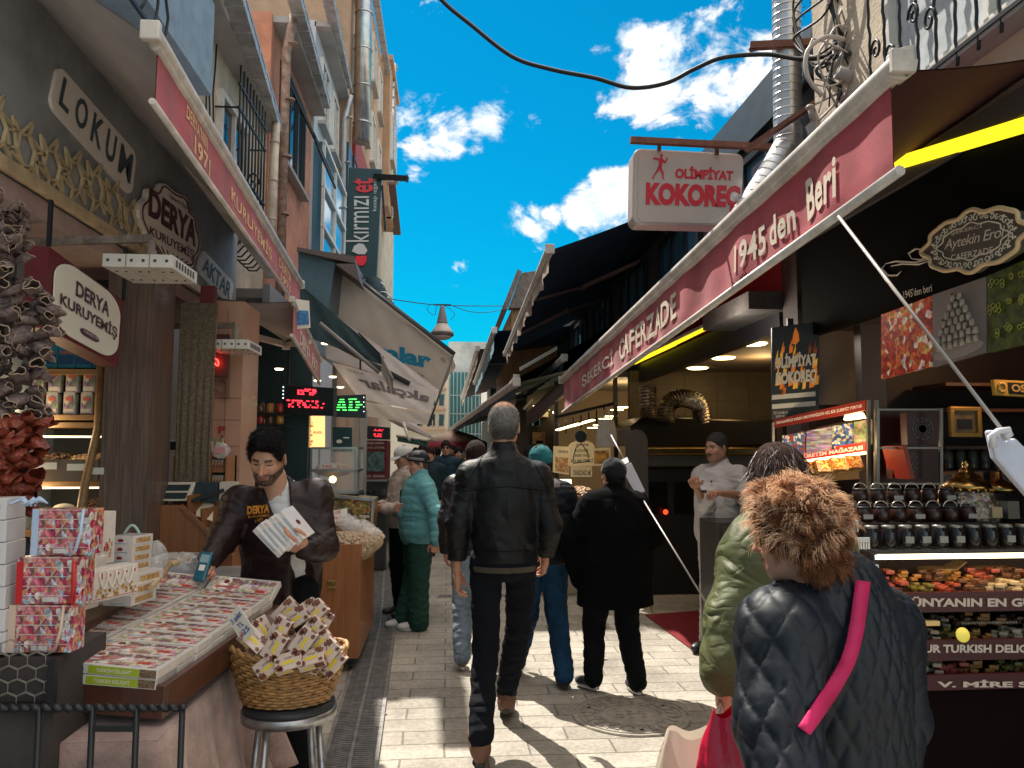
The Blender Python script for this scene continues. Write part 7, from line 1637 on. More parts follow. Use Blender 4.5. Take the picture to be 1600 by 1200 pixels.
m.build('frame',mat('dim_chrome',(.20,.18,.17),.35,.7),t);MB().slab([AY(1372,756,4.3),AY(1470,756,4.3),AY(1470,640,4.3),AY(1372,640,4.3)],.02).build('back',mat('maroon_box_wall',(.045,.008,.010),.4),t);rl2(t)
for k,(x,y)in enumerate(((1441,670),(1418,723))):
 c_=AY(x,y,4.1);t=thing('rosette_box',('dark red box with silver rosette on the upper shelf','dark red box with silver rosette on the lower shelf')[k],'box',c_);MB().bbox((-.09,0,-.09),(.09,.06,.09)).build('carton',mat('maroon_carton',(.06,.01,.012),.4),t);m=MB()
 for i in range(12):
  a=i*math.pi/6
  for r_ in(.026,.042,.058):m.tube([(r_*math.cos(a+d_),-.003,r_*math.sin(a+d_))for d_ in(-.16,-.05,.05,.16)],.0028,4)
 m.lathe([(.0001,0),(.022,0)],n=14,M=Matrix.Translation((0,-.003,0))@rot('X',R(90)),m=1);m.build('rosette',[mat('silver_print',(.30,.27,.25),.4),REDDARK],t)
c_=AY(1403,722,4.05);m=MB();m.bbox((-.012,0,-.09),(.012,.2,.09),M=rot('Y',R(-12)));o=top(m,'red_box_edge',mat('bright_red_carton',(.40,.03,.01),.4),'narrow bright red box edge standing in the corner case','box');o.location=c_-Vector((0,0,.09))
t=thing('wall_shelf','dark wooden wall shelves at the back of the delight shop','shelf',AY(1540,760,4.6));m=MB()
for y in(600,640,698,736):a=AY(1470,y,4.6);m.bbox((a.x,4.55,a.z-.015),(4.6,4.9,a.z+.005))
m.build('board',mat('dim_brown_wood',(.06,.025,.015),.5),t);rl2(t)
a=AY(1484,683,4.5);b=AY(1530,636,4.5);t=thing('picture_frame','gold framed picture hanging behind the sweets counter','picture frame',a);m=MB();w_=.025
for p,q_ in(((a.x,a.z),(b.x,a.z+w_)),((a.x,b.z-w_),(b.x,b.z)),((a.x,a.z+w_),(a.x+w_,b.z-w_)),((b.x-w_,a.z+w_),(b.x,b.z-w_))):m.bbox((p[0],4.48,p[1]),(q_[0],4.51,q_[1]))
m.build('frame',mat('dull_gold_frame',(.45,.27,.07),.4,.5),t,bevel=.003);MB().bbox((a.x+w_,4.5,a.z+w_),(b.x-w_,4.51,b.z-w_)).build('picture',mat('dim_picture',(.20,.14,.08),.5,var=.5,vscale=12),t);MB().bbox((a.x+.055,4.494,a.z+.05),(b.x-.055,4.5,a.z+.11)).build('painted_band',mat('dark_band',(.02,.02,.03),.5),t);rl2(t)
for k in range(6):
 p=AY(1482+k*19,733,4.65);o=top(MB().lathe([(.028,0),(.03,.01),(.03,.10),(.022,.115)],n=12).lathe([(.024,.115),(.026,.12),(.026,.14),(.0001,.14)],n=12,m=1).lathe([(.0305,.03),(.0305,.06)],n=12,m=2,cap=False),'preserve_jar',[mat('dim_jar_glass',(.10,.08,.06),.15),DARKM,mat('dark_jar_label',(.04,.03,.03),.5)],f'dim preserve jar, {ORD[k]} from the left on the shelf below the gold frame','jar','preserve jars below the gold frame');o.location=p
for k in range(3):
 p=AY(1480+k*42,765,4.5);o=top(MB().bbox((-.05,0,0),(.05,.04,.11)).lathe([(.022,0),(.034,0)],n=14,m=1,cap=False,M=Matrix.Translation((0,-.002,.055))@rot('X',R(90))),'evil_eye_box',[mat('orange_brown_carton',(.26,.11,.04),.5),mat('deep_blue_print',(.02,.05,.12),.4)],f'orange brown carton with a blue ring, {ORD[k]} from the left behind the candy jar','box','orange brown ring cartons behind the candy jar');o.location=p
t=thing('shop_sign','small gold and black sign reading OSR in the delight shop','sign',AY(1580,618,4.3));q=[AY(1556,617,4.3),AY(1640,622,4.3),AY(1640,597,4.3),AY(1553,593,4.3)];MB().slab(q,.03).build('panel',mat('gold_board',(.42,.25,.05),.5,emit=.06),t);n=nrm(q)
MB().slab([p+n*.003 for p in sub(q,.24,.12,.96,.86)],.004).build('black_field',BLACKP,t);m=MB();m.text('OSR',sub(q,.28,.25,.68,.75),bold=.04,off=.010);c_=on_quad(q,[(.12,.5)])[0];m.tube([c_+n*.004+Vector((.022*math.cos(a*.5),0,.026*math.sin(a*.5)))for a in range(14)],.006,5);m.build('lettering',mat('ochre_letter',(.42,.3,.12),.5),t);rl2(t)
CY=2.95;t=thing('sweets_counter','dark stepped sweets counter with three lettered rails and strip light','counter',(2.3,CY+.3,0));X0=AY(1362,900,CY).x;X1=3.9
def zz(y,Y=CY):return AY(1500,y,Y).z
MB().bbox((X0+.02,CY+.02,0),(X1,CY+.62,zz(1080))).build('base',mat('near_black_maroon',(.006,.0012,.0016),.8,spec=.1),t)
RAIL=mat('maroon_rail',(.05,.004,.006),.4)
for k,(y0,y1)in enumerate(((956,925),(1032,1000),(1078,1054))):MB().bbox((X0+.03+.02*k,CY-.004*0-.02*k,zz(y0,CY-.02*k)),(X1,CY+.02-.02*k,zz(y1,CY-.02*k))).build('rail',RAIL,t)
m=MB();
for st_,x0,x1,yb,yt in(('DÜNYANIN EN GÜZEL LOKUMLARI',1405,1790,948,932),('OUR TURKISH DELIGHTS ARE THE BEST',1428,1760,1020,1007),('V. MİRE SALEP',1464,1680,1074,1062)):
 k=(948,1020,1074).index(yb);Y=CY-.02*k-.004
 m.text(st_,[AY(x0,yb,Y),AY(x1,yb,Y),AY(x1,yt,Y),AY(x0,yt,Y)],bold=.04,off=.001)
m.build('lettering',mat('rail_lettering',(.42,.34,.28),.5,emit=.12),t)
MB().bbox((X0,CY-.03,zz(871)),(X1,CY-.015,zz(864))).build('strip_light',mat('cream_strip',(1,.82,.50),.4,emit=3.2),t)
MB().bbox((X0,CY-.03,zz(862)),(X1,CY+.5,zz(857))).build('glass_top',mat('dim_glass_top',(.05,.05,.05),.1,alpha=.6),t)
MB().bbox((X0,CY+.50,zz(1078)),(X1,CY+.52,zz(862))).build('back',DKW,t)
m=MB();m.beam((X0,CY-.02,zz(1190)),(X0,CY-.02,zz(862)),.02,.02);m.beam((X0,CY+.5,zz(1190)),(X0,CY+.5,zz(862)),.02,.02);m.build('corner_post',DARKM,t)
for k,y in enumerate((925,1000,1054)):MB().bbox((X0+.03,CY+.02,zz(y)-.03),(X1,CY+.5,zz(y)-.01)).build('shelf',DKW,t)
MB().lathe([(.0001,0),(.028,0),(.028,.003),(.0001,.003)],n=20,M=Matrix.Translation(AY(1504,992,CY-.05))@rot('X',R(80))).build('yellow_tag',mat('yellow_tag',(.72,.60,.10),.5,emit=.25),t);rl2(t)
l=bpy.data.lights.new('counter_strip','AREA');l.shape='RECTANGLE';l.size=2.0;l.size_y=.05;l.energy=1.9;l.color=(1,.66,.30);o=bpy.data.objects.new('counter_strip',l);COL.objects.link(o);o.location=(X0+1.05,CY-.0,zz(874));o.rotation_euler=(R(18),0,0)
SW=[mat('rose_delight',(.28,.05,.03),.35,var=.3,vscale=30),mat('pistachio_delight',(.14,.12,.03),.4,var=.3,vscale=30),mat('white_delight',(.42,.33,.22),.5,var=.3),mat('amber_delight',(.30,.13,.025),.3,var=.3,vscale=30),mat('chocolate_delight',(.10,.04,.02),.4)]
rg=random.Random(17);protos=[]
for k in range(5):
 m=MB()
 for i in range(11):m.box((rg.uniform(-.045,.045),.02*(i%3)+rg.uniform(-.01,.01),.008+.012*(i//4)),(.030,.022,.014),0,rot('Z',rg.uniform(-.5,.5)))
 protos.append(m.build('delight_pile',[SW[k]],bevel=.003))
usedp=set();names_=('rose','pistachio green','white','amber','chocolate brown')
for r_,(y,n_)in enumerate(((926,11),(1001,11),(1055,11))):
 for k in range(n_):
  for dd in(0,1):
   j=rg.randrange(5);pr=protos[j]
   if j in usedp:pr=pr.copy();COL.objects.link(pr)
   usedp.add(j);pr.location=(X0+.12+k*.115,CY+.05+.10*dd,zz(y)-.008+.03*dd);pr.rotation_euler=(0,0,rg.uniform(-.2,.2));s_=rg.uniform(.9,1.25);pr.scale=(s_,1,s_)
   tag(pr,f'{names_[j]} delight cubes, {ORD[k]} heap from the left, {("front", "rear")[dd]} of the {("upper", "middle", "lower")[r_]} counter shelf','sweets','heaps of delight cubes in the counter')
for k,(x,w_,h_,y)in enumerate(((1405,.12,.05,905),(1555,.17,.06,908),(1540,.14,.025,925))):
 a=AY(x+60*(k==0),y,CY+.28);t=thing('carton',('open kraft carton with raised flap on the upper shelf','closed kraft carton with a ring mark on the upper shelf','flat kraft carton under the closed one')[k],'carton',a);MB().bbox((-w_/2,-.05,0),(w_/2,.05,h_)).build('box',mat('kraft_card',(.34,.22,.10),.7,var=.1),t,bevel=.002)
 if k==0:MB().slab([(w_/2,-.05,h_),(w_/2+.05,-.04,h_+.03),(w_/2+.05,.04,h_+.03),(w_/2,.05,h_)],.003).build('flap',mat('kraft_card',(.34,.22,.1),.7),t)
 elif k==1:MB().lathe([(.009,0),(.012,0)],n=14,cap=False,M=Matrix.Translation((0,-.051,h_/2))@rot('X',R(90))).build('ring_mark',mat('brown_print_ink',(.10,.04,.02),.6),t)
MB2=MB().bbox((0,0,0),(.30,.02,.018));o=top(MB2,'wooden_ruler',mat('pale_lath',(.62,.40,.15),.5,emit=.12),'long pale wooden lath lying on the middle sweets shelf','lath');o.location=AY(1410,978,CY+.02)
o=top(MB().tube([(.006*math.cos(i*1.1)+0,0,.006*math.sin(i*1.1))if 0 else(i*.0016,.006*math.cos(i*1.1),.006*math.sin(i*1.1))for i in range(150)],.0015,4),'wire_spring',mat('spring_wire',(.5,.45,.38),.3,.8),'coiled wire spring lying beside the pale lath','spring');o.location=AY(1545,976,CY+.02)
JG=mat('black_jar_glass',(.016,.013,.014),.12,spec=.5);JL=mat('jar_paper_label',(.30,.28,.26),.6);JB=mat('brown_spice_fill',(.03,.010,.006),.3)  # jar glass in one even near-black tone
def jar(label,grp,loc,r,h,lab,fill,lid=DARKM,handle=False):
 t=thing('spice_jar',label,'jar',loc,0,grp);MB().lathe([(r*.9,0),(r,h*.04),(r,h*.80),(r*.8,h*.88),(r*.8,h*.9)],n=14).build('body',[fill],t)
 MB().lathe([(r*.86,h*.88),(r*.9,h*.89),(r*.9,h),(.0001,h)],n=14).build('lid',lid,t)
 if lab:MB().bbox((-r*.6,-r-.003,h*.22),(r*.6,-r+.004,h*.52)).build('label',JL,t)
 if handle:MB().tube([(r*.98*math.cos(math.pi*k/10),0,h*.9+r*.95*math.sin(math.pi*k/10))for k in range(11)],.0022,5).build('wire_handle',mat('handle_wire',(.5,.45,.38),.3,.9),t)
 return t
zc=zz(858)+.0;k0=None
for k in range(15):
 lab=k in(2,3,4,5,8,9,11,12)
 loc=(X0+.04+k*.072,CY+.06,zc+.002);jar(f'tall {"labelled" if lab else "dark"} spice jar, {ORD[k]} from the left in the front row on the counter','front row jars on the counter',loc,.028,.088,lab,JG,mat('pale_lid_rim',(.30,.28,.25),.3,.5))
for j,(n_,dz,Y,x0)in enumerate(((7,.095,CY+.17,1350),(7,.165,CY+.28,1345))):
 for k in range(n_):
  p=AY(x0+k*27,0,Y);lab=(k+j)%3==0
  jar(f'squat handled jar, {ORD[k]} from the left in the {"middle" if j == 0 else "rear"} row on the counter','handled jars on the counter',(AY(x0+k*27,800,Y).x,Y,zc+dz-.0),.032,.062,lab,JB,handle=True)
t=thing('counter_riser','dark stepped riser under the handled jars','riser',(X0+.4,CY+.2,zc));MB().bbox((X0,CY+.12,zc),(X0+.62,CY+.22,zc+.093)).build('step',DKW,t);MB().bbox((X0,CY+.22,zc),(X0+.62,CY+.34,zc+.163)).build('step',DKW,t);rl2(t)
p=AY(1520,856,CY+.30);t=thing('candy_jar','large faceted glass candy jar with an ornate gold lid','candy jar',(p.x,CY+.32,zc+.03));r_=.125
MB().lathe([(.08,0),(.11,.01),(r_,.07),(r_,.12),(.10,.175),(.085,.19)],n=10,smooth=False).build('bowl',cells('wrapped_candy_fill',[(.22,.17,.13),(.12,.08,.06),(.34,.27,.2),(.08,.05,.04),(.28,.2,.12)],(60,60,60),.15,coat=1,bump=.5),t)
LIDG=mat('antique_gold',(.45,.26,.08),.22,1,var=.3,vscale=20);MB().lathe([(.09,.19),(.10,.195),(.095,.21),(.07,.235),(.06,.24),(.055,.25),(.035,.262),(.03,.27),(.018,.285),(.012,.29),(.016,.30),(.012,.312),(.0001,.32)],n=18).build('lid',LIDG,t)
m=MB()
for k in range(18):a=2*math.pi*k/18;m.blob((.098*math.cos(a),.098*math.sin(a),.19),.009,6)
m.build('lid_beading',LIDG,t);MB().bbox((.02,-r_-.004,.075),(.065,-r_+.012,.12)).build('label',mat('tan_label',(.42,.30,.17),.6),t)
p=AY(1570,856,CY+.42);t=thing('candy_jar','second candy jar with gold lid behind and right of the large one','candy jar',(p.x+.05,CY+.50,zc+.06));MB().lathe([(.06,0),(.09,.02),(.09,.10),(.06,.14)],n=10,smooth=False).build('bowl',JG,t);MB().lathe([(.07,.14),(.075,.15),(.045,.18),(.015,.20),(.012,.23),(.0001,.24)],n=14).build('lid',LIDG,t)
bulb('back_shop_bulb',(3.4,4.2,2.25),5,(1,.55,.25),.06)
o=top(MB().lathe([(.0001,-.03),(.045,-.02),(.05,.0),(.03,.03),(.0001,.035)],(3.4,4.2,2.31),14),'ceiling_lamp',mat('amber_lamp',(1,.6,.25),.4,emit=3),'small amber ceiling lamp inside the delight shop','ceiling lamp')
for k,(x,y)in enumerate(((1330,825),(1348,852),(1362,895))):
 p=AY(x,y,2.9);t=thing('hook_strip',('white plastic hook card by the curly hair','white comb shaped hook card at the counter end','lower white comb shaped hook card at the counter end')[k],'hook card',p);m=MB();m.bbox((-.03,0,.012),(.03,.004,.03))
 for i in range(6):m.bbox((-.028+.0105*i,0,-.015),(-.023+.0105*i,.004,.012))
 m.build('comb',WHITEP,t)
 # kokorec shop
t=thing('market_shop','deep dark oven shop with tiled back wall and red fascia','shop front',(3.4,7.5,0));
MB().bbox((2.40,5.3,2.72),(2.46,10.2,3.02)).build('red_fascia',mat('deep_red_fascia',(.22,.006,.014),.6),t);MB().bbox((2.42,5.4,2.48),(2.5,10.2,2.70)).build('black_fascia',BLACKP,t)
MB().bbox((2.5,5.3,2.62),(5.4,10.3,2.70)).build('ceiling',mat('beige_ceiling',(.24,.19,.14),.8),t)
MB().bbox((2.3,9.6,0),(5.4,9.7,2.62)).build('back_wall',mat('beige_block_wall',(.14,.105,.07),.8,var=.15),t);MB().bbox((5.3,5.3,0),(5.4,9.6,2.62)).build('side_wall',mat('dark_side_wall',(.05,.04,.035),.8),t)
m=MB()
for z in(2.05,2.25,2.45):m.bbox((2.4,9.593,z-.004),(5.3,9.6,z+.004))
for k in range(7):m.bbox((2.6+k*.42,9.592,1.9),(2.606+k*.42,9.6,2.62))
m.build('joint',mat('wall_joint',(.12,.09,.07),.9),t);rl2(t)
box_lamp('thin yellow strip lamp under the red fascia of the oven shop',1128,503,990,568,6.55,9.6,YEL,.05)
for k,(x,y)in enumerate(((1177,537),(1130,559),(1090,575))):
 p=AZ(x,y,2.615);top(MB().lathe([(.0001,-.012),(.11,-.012),(.13,0),(.0001,.002)],p,22),'down_lamp',mat('downlight_glow',(1,.80,.35),.4,emit=5),('nearest round ceiling lamp in the oven shop, beside the banner','middle of the three round ceiling lamps in the oven shop','farthest round ceiling lamp in the oven shop, over the foil duct')[k],'ceiling lamp','three recessed lamps in the oven shop ceiling')
bulb('oven_lamp_cook_fill',(3.4,8.0,2.45),7,(1,.66,.30),.12);bulb('oven_lamp_cook_fill',(2.0,5.5,2.5),9,(1,.88,.74),.12)  # second bulb is added fill for the cook, no fitting there
t=thing('oven','wide dark oven range with a steel hood edge behind the cook','oven',(2.9,8.6,0));a=AY(985,700,8.5);b=AY(1200,660,8.5)
MB().poly([(a.x,8.5,1.66),(b.x+.3,8.5,1.66),(b.x+.3,8.5,b.z+.02),(a.x+.15,8.5,b.z+.06),(a.x,8.5,b.z-.05)],(0,.9,0)).build('hood',mat('smoked_hood',(.035,.028,.022),.3,.7),t,bevel=.02)
MB().bbox((a.x-.02,8.42,AY(0,712,8.42).z),(b.x+.3,8.5,AY(0,698,8.42).z)).build('rail',mat('brass_rail',(.60,.42,.18),.22,1),t,bevel=.02)
MB().bbox((a.x-.02,8.46,AY(0,730,8.46).z),(b.x+.3,8.52,AY(0,713,8.46).z)).build('lower_edge',mat('dull_steel2',(.16,.15,.14),.35,.8),t);MB().bbox((a.x,8.6,0),(b.x+.3,9.3,1.4)).build('body',mat('soot_black',(.010,.009,.009),.5),t)
m=MB()
for k in range(4):m.bbox((a.x+.1+k*.42,8.585,.9),(a.x+.44+k*.42,8.6,1.25))
m.build('door',mat('oven_door',(.016,.014,.013),.3,.6),t);MB().lathe([(.0001,0),(.03,0),(.02,.02)],n=8,M=Matrix.Translation(AY(1040,800,8.5))@rot('X',R(90))).build('red_knob',mat('red_glow_knob',(1,.06,.02),.4,emit=1.2),t);rl2(t)
t=thing('peel_board','tall rounded dark peel board leaning at the oven left','board',AY(997,830,8.2));p=AY(997,830,8.2);w_=.12;MB().poly([(p.x-w_,8.2,p.z-.3),(p.x+w_,8.2,p.z-.3)]+[(p.x+w_*math.cos(k*.314),8.2,AY(0,690,8.2).z+.10*math.sin(k*.314)*1.4)for k in range(11)],(0,.03,0)).build('board',mat('grey_brown_board',(.09,.075,.07),.6),t);rl2(t)
def flex(label,pts,r,name='flexible_duct'):
 P=[Vector(p)for p in pts];out=[];rr=[]
 for i in range(len(P)-1):
  p0=P[max(0,i-1)];p1=P[i];p2=P[i+1];p3=P[min(len(P)-1,i+2)]
  for k in range(14):s_=k/14;out.append(.5*((2*p1)+(p2-p0)*s_+(2*p0-5*p1+4*p2-p3)*s_*s_+(3*p1-p0-3*p2+p3)*s_**3));rr.append(r*(1 if k%2 else .84))
 return top(MB().tube(out,rr,18,smooth=False),name,mat('bronze_foil_duct',(.30,.25,.20),.32,1,var=.5,vscale=24,bump=.6,bscale=40),label,'duct')
flex('crinkled foil duct arching over the oven hood',[AY(1040,660,8.4),AY(1044,632,8.4),AY(1065,622,8.4),AY(1092,632,8.5),AY(1098,660,8.6)],.105)
flex('upright crinkled foil duct left of the arching one',[AY(1013,655,8.3),AY(1012,635,8.3),AY(1012,605,8.35)],.10)
t=thing('metal_cabinet','low dark steel cabinet beside the cook','cabinet',AY(1150,1000,5.6));a=AY(1120,816,5.6);MB().bbox((a.x,5.6,0.02),(a.x+.7,6.0,a.z)).build('body',mat('dark_steel_cabinet',(.09,.085,.08),.35,.6),t,bevel=.005);m=MB()
for k in range(3):m.bbox((a.x+.03,5.585,a.z-.2-.25*k),(a.x+.67,5.6,a.z-.03-.25*k))
m.build('drawer',mat('drawer_steel',(.14,.13,.12),.3,.7),t);rl2(t)
t=thing('market_shop','narrow warmly lit pastry shop beyond the oven shop','shop front',(2.2,11.5,0));MB().bbox((1.75,12.6,0),(4.2,12.7,2.7)).build('back_wall',mat('warm_back_wall',(.32,.22,.12),.8),t);MB().bbox((2.0,10.2,2.6),(4.2,12.7,2.68)).build('ceiling',mat('beige_ceiling',(.4,.34,.27),.8),t)
m=MB()
for x,y in((870,10.9),(963,9.8),(987,9.8)):p=AY(x,700,y);m.bbox((p.x-.025,y,0),(p.x+.025,y+.05,2.6))
m.build('post',mat('dark_frame',(.06,.05,.05),.4),t);rl2(t)
for k in range(6):
 p=AY(928+k*9,668-k*7+(k%2)*3,11.0);top(MB().lathe([(.0001,-.01),(.09,-.01),(.1,0),(.0001,.002)],p,16),'down_lamp',mat('downlight_glow',(1,.8,.35),.4,emit=5),f'round pastry shop ceiling lamp, {ORD[k]} from the left','ceiling lamp','round lamps in the pastry shop')
bulb('pastry_light',(2.6,10.9,2.3),9,(1,.74,.42),.15)
def board(label,q,mt,rows,tmt,pics=(),rx=.0,arch=False):
 t=thing('notice_board',label,'board',sum(q,Vector())/4);n=nrm(q)
 pts=on_quad(q,[(0,0),(1,0)]+([(.5+.5*math.cos(a*.2618),.72+.28*math.sin(a*.2618))for a in range(13)]if arch else[(1,1),(0,1)]));MB().poly(pts,-n*.02).build('panel',mt,t)
 m=MB()
 for st_,u0,v0,u1,v1 in rows:m.text(st_,sub(q,u0,v0,u1,v1),bold=.02,off=.004)
 m.build('lettering',tmt,t)
 for(u0,v0,u1,v1,pm)in pics:MB().slab([p+n*.003 for p in sub(q,u0,v0,u1,v1)],.004).build('food_photo',pm,t)
 rl2(t)
CRB=mat('cream_board',(.62,.47,.27),.6,emit=.10);GRN=mat('green_brown_ink',(.07,.08,.04),.6);FOOD=cells('pastry_photo',[(.42,.22,.08),(.30,.13,.04),(.5,.30,.12)],(50,50,50),.4,emit=.1)
Yb=9.3
board('cream poster with a pastry photo, left of the arched board',[AY(864,738,Yb),AY(889,742,Yb),AY(891,698,Yb),AY(865,697,Yb)],CRB,[('ŞEKERSİZ',.28,.75,.98,.88)],GRN,[(.12,.06,.98,.60,FOOD)])
board('arched cream board reading SADE YAGLI BOL MALZEMELI',[AY(888,728,Yb-.1),AY(927,728,Yb-.1),AY(930,688,Yb-.1),AY(889,688,Yb-.1)],CRB,[('EL YAPIMI',.28,.78,.75,.86),('KUZUGÖL',.26,.55,.78,.68),('SADE YAĞLI',.24,.36,.84,.50),('BOL MALZEMELİ',.10,.14,.96,.30)],GRN,arch=True)
board('lower cream strip reading DENEDINIZ MI',[AY(892,745,Yb-.05),AY(925,745,Yb-.05),AY(925,729,Yb-.05),AY(892,728,Yb-.05)],CRB,[('DENEDİNİZ Mİ',.1,.15,.95,.75)],GRN)
board('small cream poster with two orange pastries',[AY(926,728,Yb),AY(954,728,Yb),AY(954,699,Yb),AY(926,700,Yb)],CRB,[(' .',.0,.9,.01,.91)],GRN,[(.08,.12,.90,.84,mat('orange_pastry_photo',(.42,.20,.03),.4,var=.8,vscale=9,emit=.1,col2=(.05,.03,.02)))])
p=AY(901,790,8.8);heap('round pretzels heaped on the pastry counter',(p.x+.05,8.9,p.z+.05),.22,.3,.16,cells('pretzel_heap',[(.36,.18,.07),(.46,.27,.12),(.25,.11,.04),(.55,.42,.26)],(26,26,26),.5,bump=.9),150,.03,'pretzel_heap','pretzels')
t=thing('pastry_counter','small lit pastry counter with white lamp shade','counter',AY(910,860,8.9));a=AY(884,815,8.7);b=AY(930,815,8.7);MB().bbox((a.x,8.7,0),(b.x+.5,9.4,a.z)).build('body',mat('counter_cream',(.36,.28,.2),.6),t);MB().bbox((AY(877,768,8.8).x,8.8,AY(0,768,8.8).z),(AY(893,768,8.8).x,8.9,AY(0,752,8.8).z)).build('lamp_shade',mat('bright_shade',(1,.85,.6),.5,emit=1.6),t);rl2(t)
m=MB()
for k in range(7):a=AY(872+k*12,660-k*4,9.0);m.tube([a,a+Vector((0,0,-.12-.04*(k%2)))],.01,5);
m.beam(AY(868,652,9.0),AY(962,630,8.2),.03,.03);top(m,'utensil_rail',DARKM,'dark rail hung with utensils under the far end of the red awning','rail')
for k in range(2):
 a=AY(871+k*22,672-k*6,8.9);b=AY(905+k*22,662-k*6,8.6);top(MB().beam(a,b,.06,.012).beam(a+Vector((0,0,.015)),b+Vector((0,0,.015)),.08,.015,1),'strip_lamp',[WARMT,DARKM],('long hanging strip lamp nearer the pastry posters','long hanging strip lamp nearer the plastic bag')[k],'strip lamp')
PB=mat('white_plastic_bag',(.52,.44,.38),.4,var=.15,bump=.6,bscale=18,translucent=.2)
def carrier(label,c,w,h,d,mt,hpts=None,seed=0,name='plastic_bag',hr=.006):
 t=thing(name,label,'bag',c)
 def f(u,v):
  a=2*math.pi*u;s_=(1-.35*v**3)*(1-.12*(1-v)**4);q=1+.07*math.sin(3*a+seed)+.05*math.sin(7*a+seed*2+v*5)+.03*math.sin(13*a+v*11)
  return(w/2*math.cos(a)*s_*q,d/2*math.sin(a)*s_*q*(1-.55*v),h*v+.012*math.sin(5*a+seed)*v)
 m=MB();m.grid(f,48,20,closed_u=True);m.add([f(i/24,0)for i in range(24)],[tuple(range(24))[::-1]]);m.build('sack',mt,t)
 if hpts:
  for H_ in hpts:MB().tube([Vector(p)-Vector(c)for p in H_],hr,6).build('handle',mt,t)
 return t
p=AY(948,698,8.0);carrier('white carrier bag hanging from the utensil rail',p,.22,.28,.08,PB,[[p+Vector((-.05,0,.26)),p+Vector((-.02,0,.38)),p+Vector((0,0,.42)),p+Vector((.02,0,.38)),p+Vector((.05,0,.26))]])
t=thing('megaphone','small tan speaker hanging by its cord before the arched board','speaker',AY(908,682,8.6));M=Matrix.Translation(AY(908,682,8.6))@rot('X',R(90))@rot('Y',R(-20));MB().lathe([(.0001,-.06),(.05,-.06),(.072,0),(.072,.03)],n=18,M=M).build('housing',mat('tan_plastic',(.35,.22,.12),.5),t);MB().lathe([(.0001,.02),(.06,.022),(.066,.031)],n=18,M=M).build('grille',DARKM,t)
m=MB();c_=AY(908,693,8.55);m.tube([c_,c_+Vector((-.06,0,-.05)),c_+Vector((-.09,0,-.16)),c_+Vector((-.09,0,-.22)),c_+Vector((.09,0,-.20)),c_+Vector((.07,0,-.1)),c_+Vector((.02,0,-.02)),c_],.006,5);m.build('cord',CABLE,t);rl2(t)
t=thing('market_stall_row','row of dim shops with small lamps far along the right of the lane','shops',(3,20,0));DIM=mat('dim_shop_front',(.05,.04,.036),.7,var=.5,vscale=1.5)
MB().bbox((1.35,13.2,0),(5,31,2.75)).build('wall',DIM,t);rg=random.Random(12);q_=[mat('warm_goods',(.34,.18,.07),.5,var=.6,vscale=9),mat('pale_goods',(.45,.40,.33),.6,var=.5,vscale=9),mat('red_goods',(.28,.03,.02),.5,var=.5,vscale=9),BGLASS]
for k in range(26):x_=rg.uniform(1.4,2.5);z_=rg.uniform(.8,2.3);MB().bbox((x_,13.12,z_),(x_+rg.uniform(.08,.22),13.19,z_+rg.uniform(.06,.2))).build('goods',q_[k%4],t)
for k in range(3):MB().bbox((1.45+.17*k,13.0,2.35-.05*k),(1.55+.17*k,13.1,2.38-.05*k)).build('lamp',mat('downlight_glow',(1,.8,.35),.4,emit=5),t)
rl2(t)
# olimpiyat lightbox
Ys=5.6;q=[AY(988,350,Ys),AY(1158,354,Ys),AY(1163,240,Ys),AY(990,231,Ys)];n=nrm(q)
t=thing('sign','white lightbox with a red runner reading OLIMPIYAT KOKOREC','sign',AY(1075,354,Ys));SGW=mat('warm_white_acrylic',(.46,.39,.36),.3,coat=.3)
MB().poly(round_quad(q,.07,.11,8),-n*.17).build('box',SGW,t,bevel=.012)
m=MB();m.poly([p+n*.002 for p in round_quad(sub(q,.045,.03,.99,.96),.06,.09,8)],n*.003);m.build('face',SGW,t)
RDS=mat('sign_deep_red',(.55,.006,.03),.4);m=MB();m.text('OLİMPİYAT',[p+n*.006 for p in sub(q,.375,.615,.905,.79)],bold=.05);m.text('KOKOREÇ',[p+n*.006 for p in sub(q,.115,.19,.975,.55)],bold=.06)
m.build('lettering',RDS,t)
def fig(pts):return[p+n*.007 for p in on_quad(q,[(.165+u*.15,.60+v*.34)for u,v in pts])]
m=MB()
for pts in([(.50,.96),(.58,.99),(.64,.94),(.62,.86),(.54,.84),(.48,.88)],[(.40,.80),(.56,.84),(.66,.76),(.62,.58),(.56,.46),(.40,.48),(.42,.62)],[(.40,.80),(.20,.84),(.05,.80),(.04,.74),(.22,.76),(.36,.70)],[(.60,.80),(.78,.70),(.90,.86),(.96,.84),(.82,.60),(.64,.68)],[(.42,.50),(.58,.50),(.62,.36),(.74,.22),(.70,.04),(.80,.02),(.64,-.02),(.62,.20),(.48,.32)],[(.40,.52),(.54,.46),(.36,.26),(.14,.08),(.10,-.08),(.04,.06),(.24,.28)]):m.poly(fig(pts),n*.002)
m.build('runner_emblem',RDS,t)
m=MB();m.beam(AY(985,219,Ys-.1),AY(1260,233,Ys-.1),.045,.045);m.beam(AY(1030,222,Ys-.1),AY(1030,233,Ys),.03,.03);m.beam(AY(1120,228,Ys-.1),AY(1120,240,Ys),.03,.03);m.build('bracket',mat('rust_brown_steel',(.20,.075,.05),.6,.3,var=.3,vscale=14),t);rl2(t)
m=MB();m.beam(AY(1172,72,5.2),AY(1300,66,5.0),.05,.05);m.beam(AY(1172,78,5.2),AY(1215,64,5.2),.03,.03);m.beam(AY(1165,235,5.3),AY(1290,150,4.8),.035,.035);top(m,'bracket',mat('rust_brown_steel',(.2,.075,.05),.6),'rusty brown steel brackets beside the silver flue','bracket')
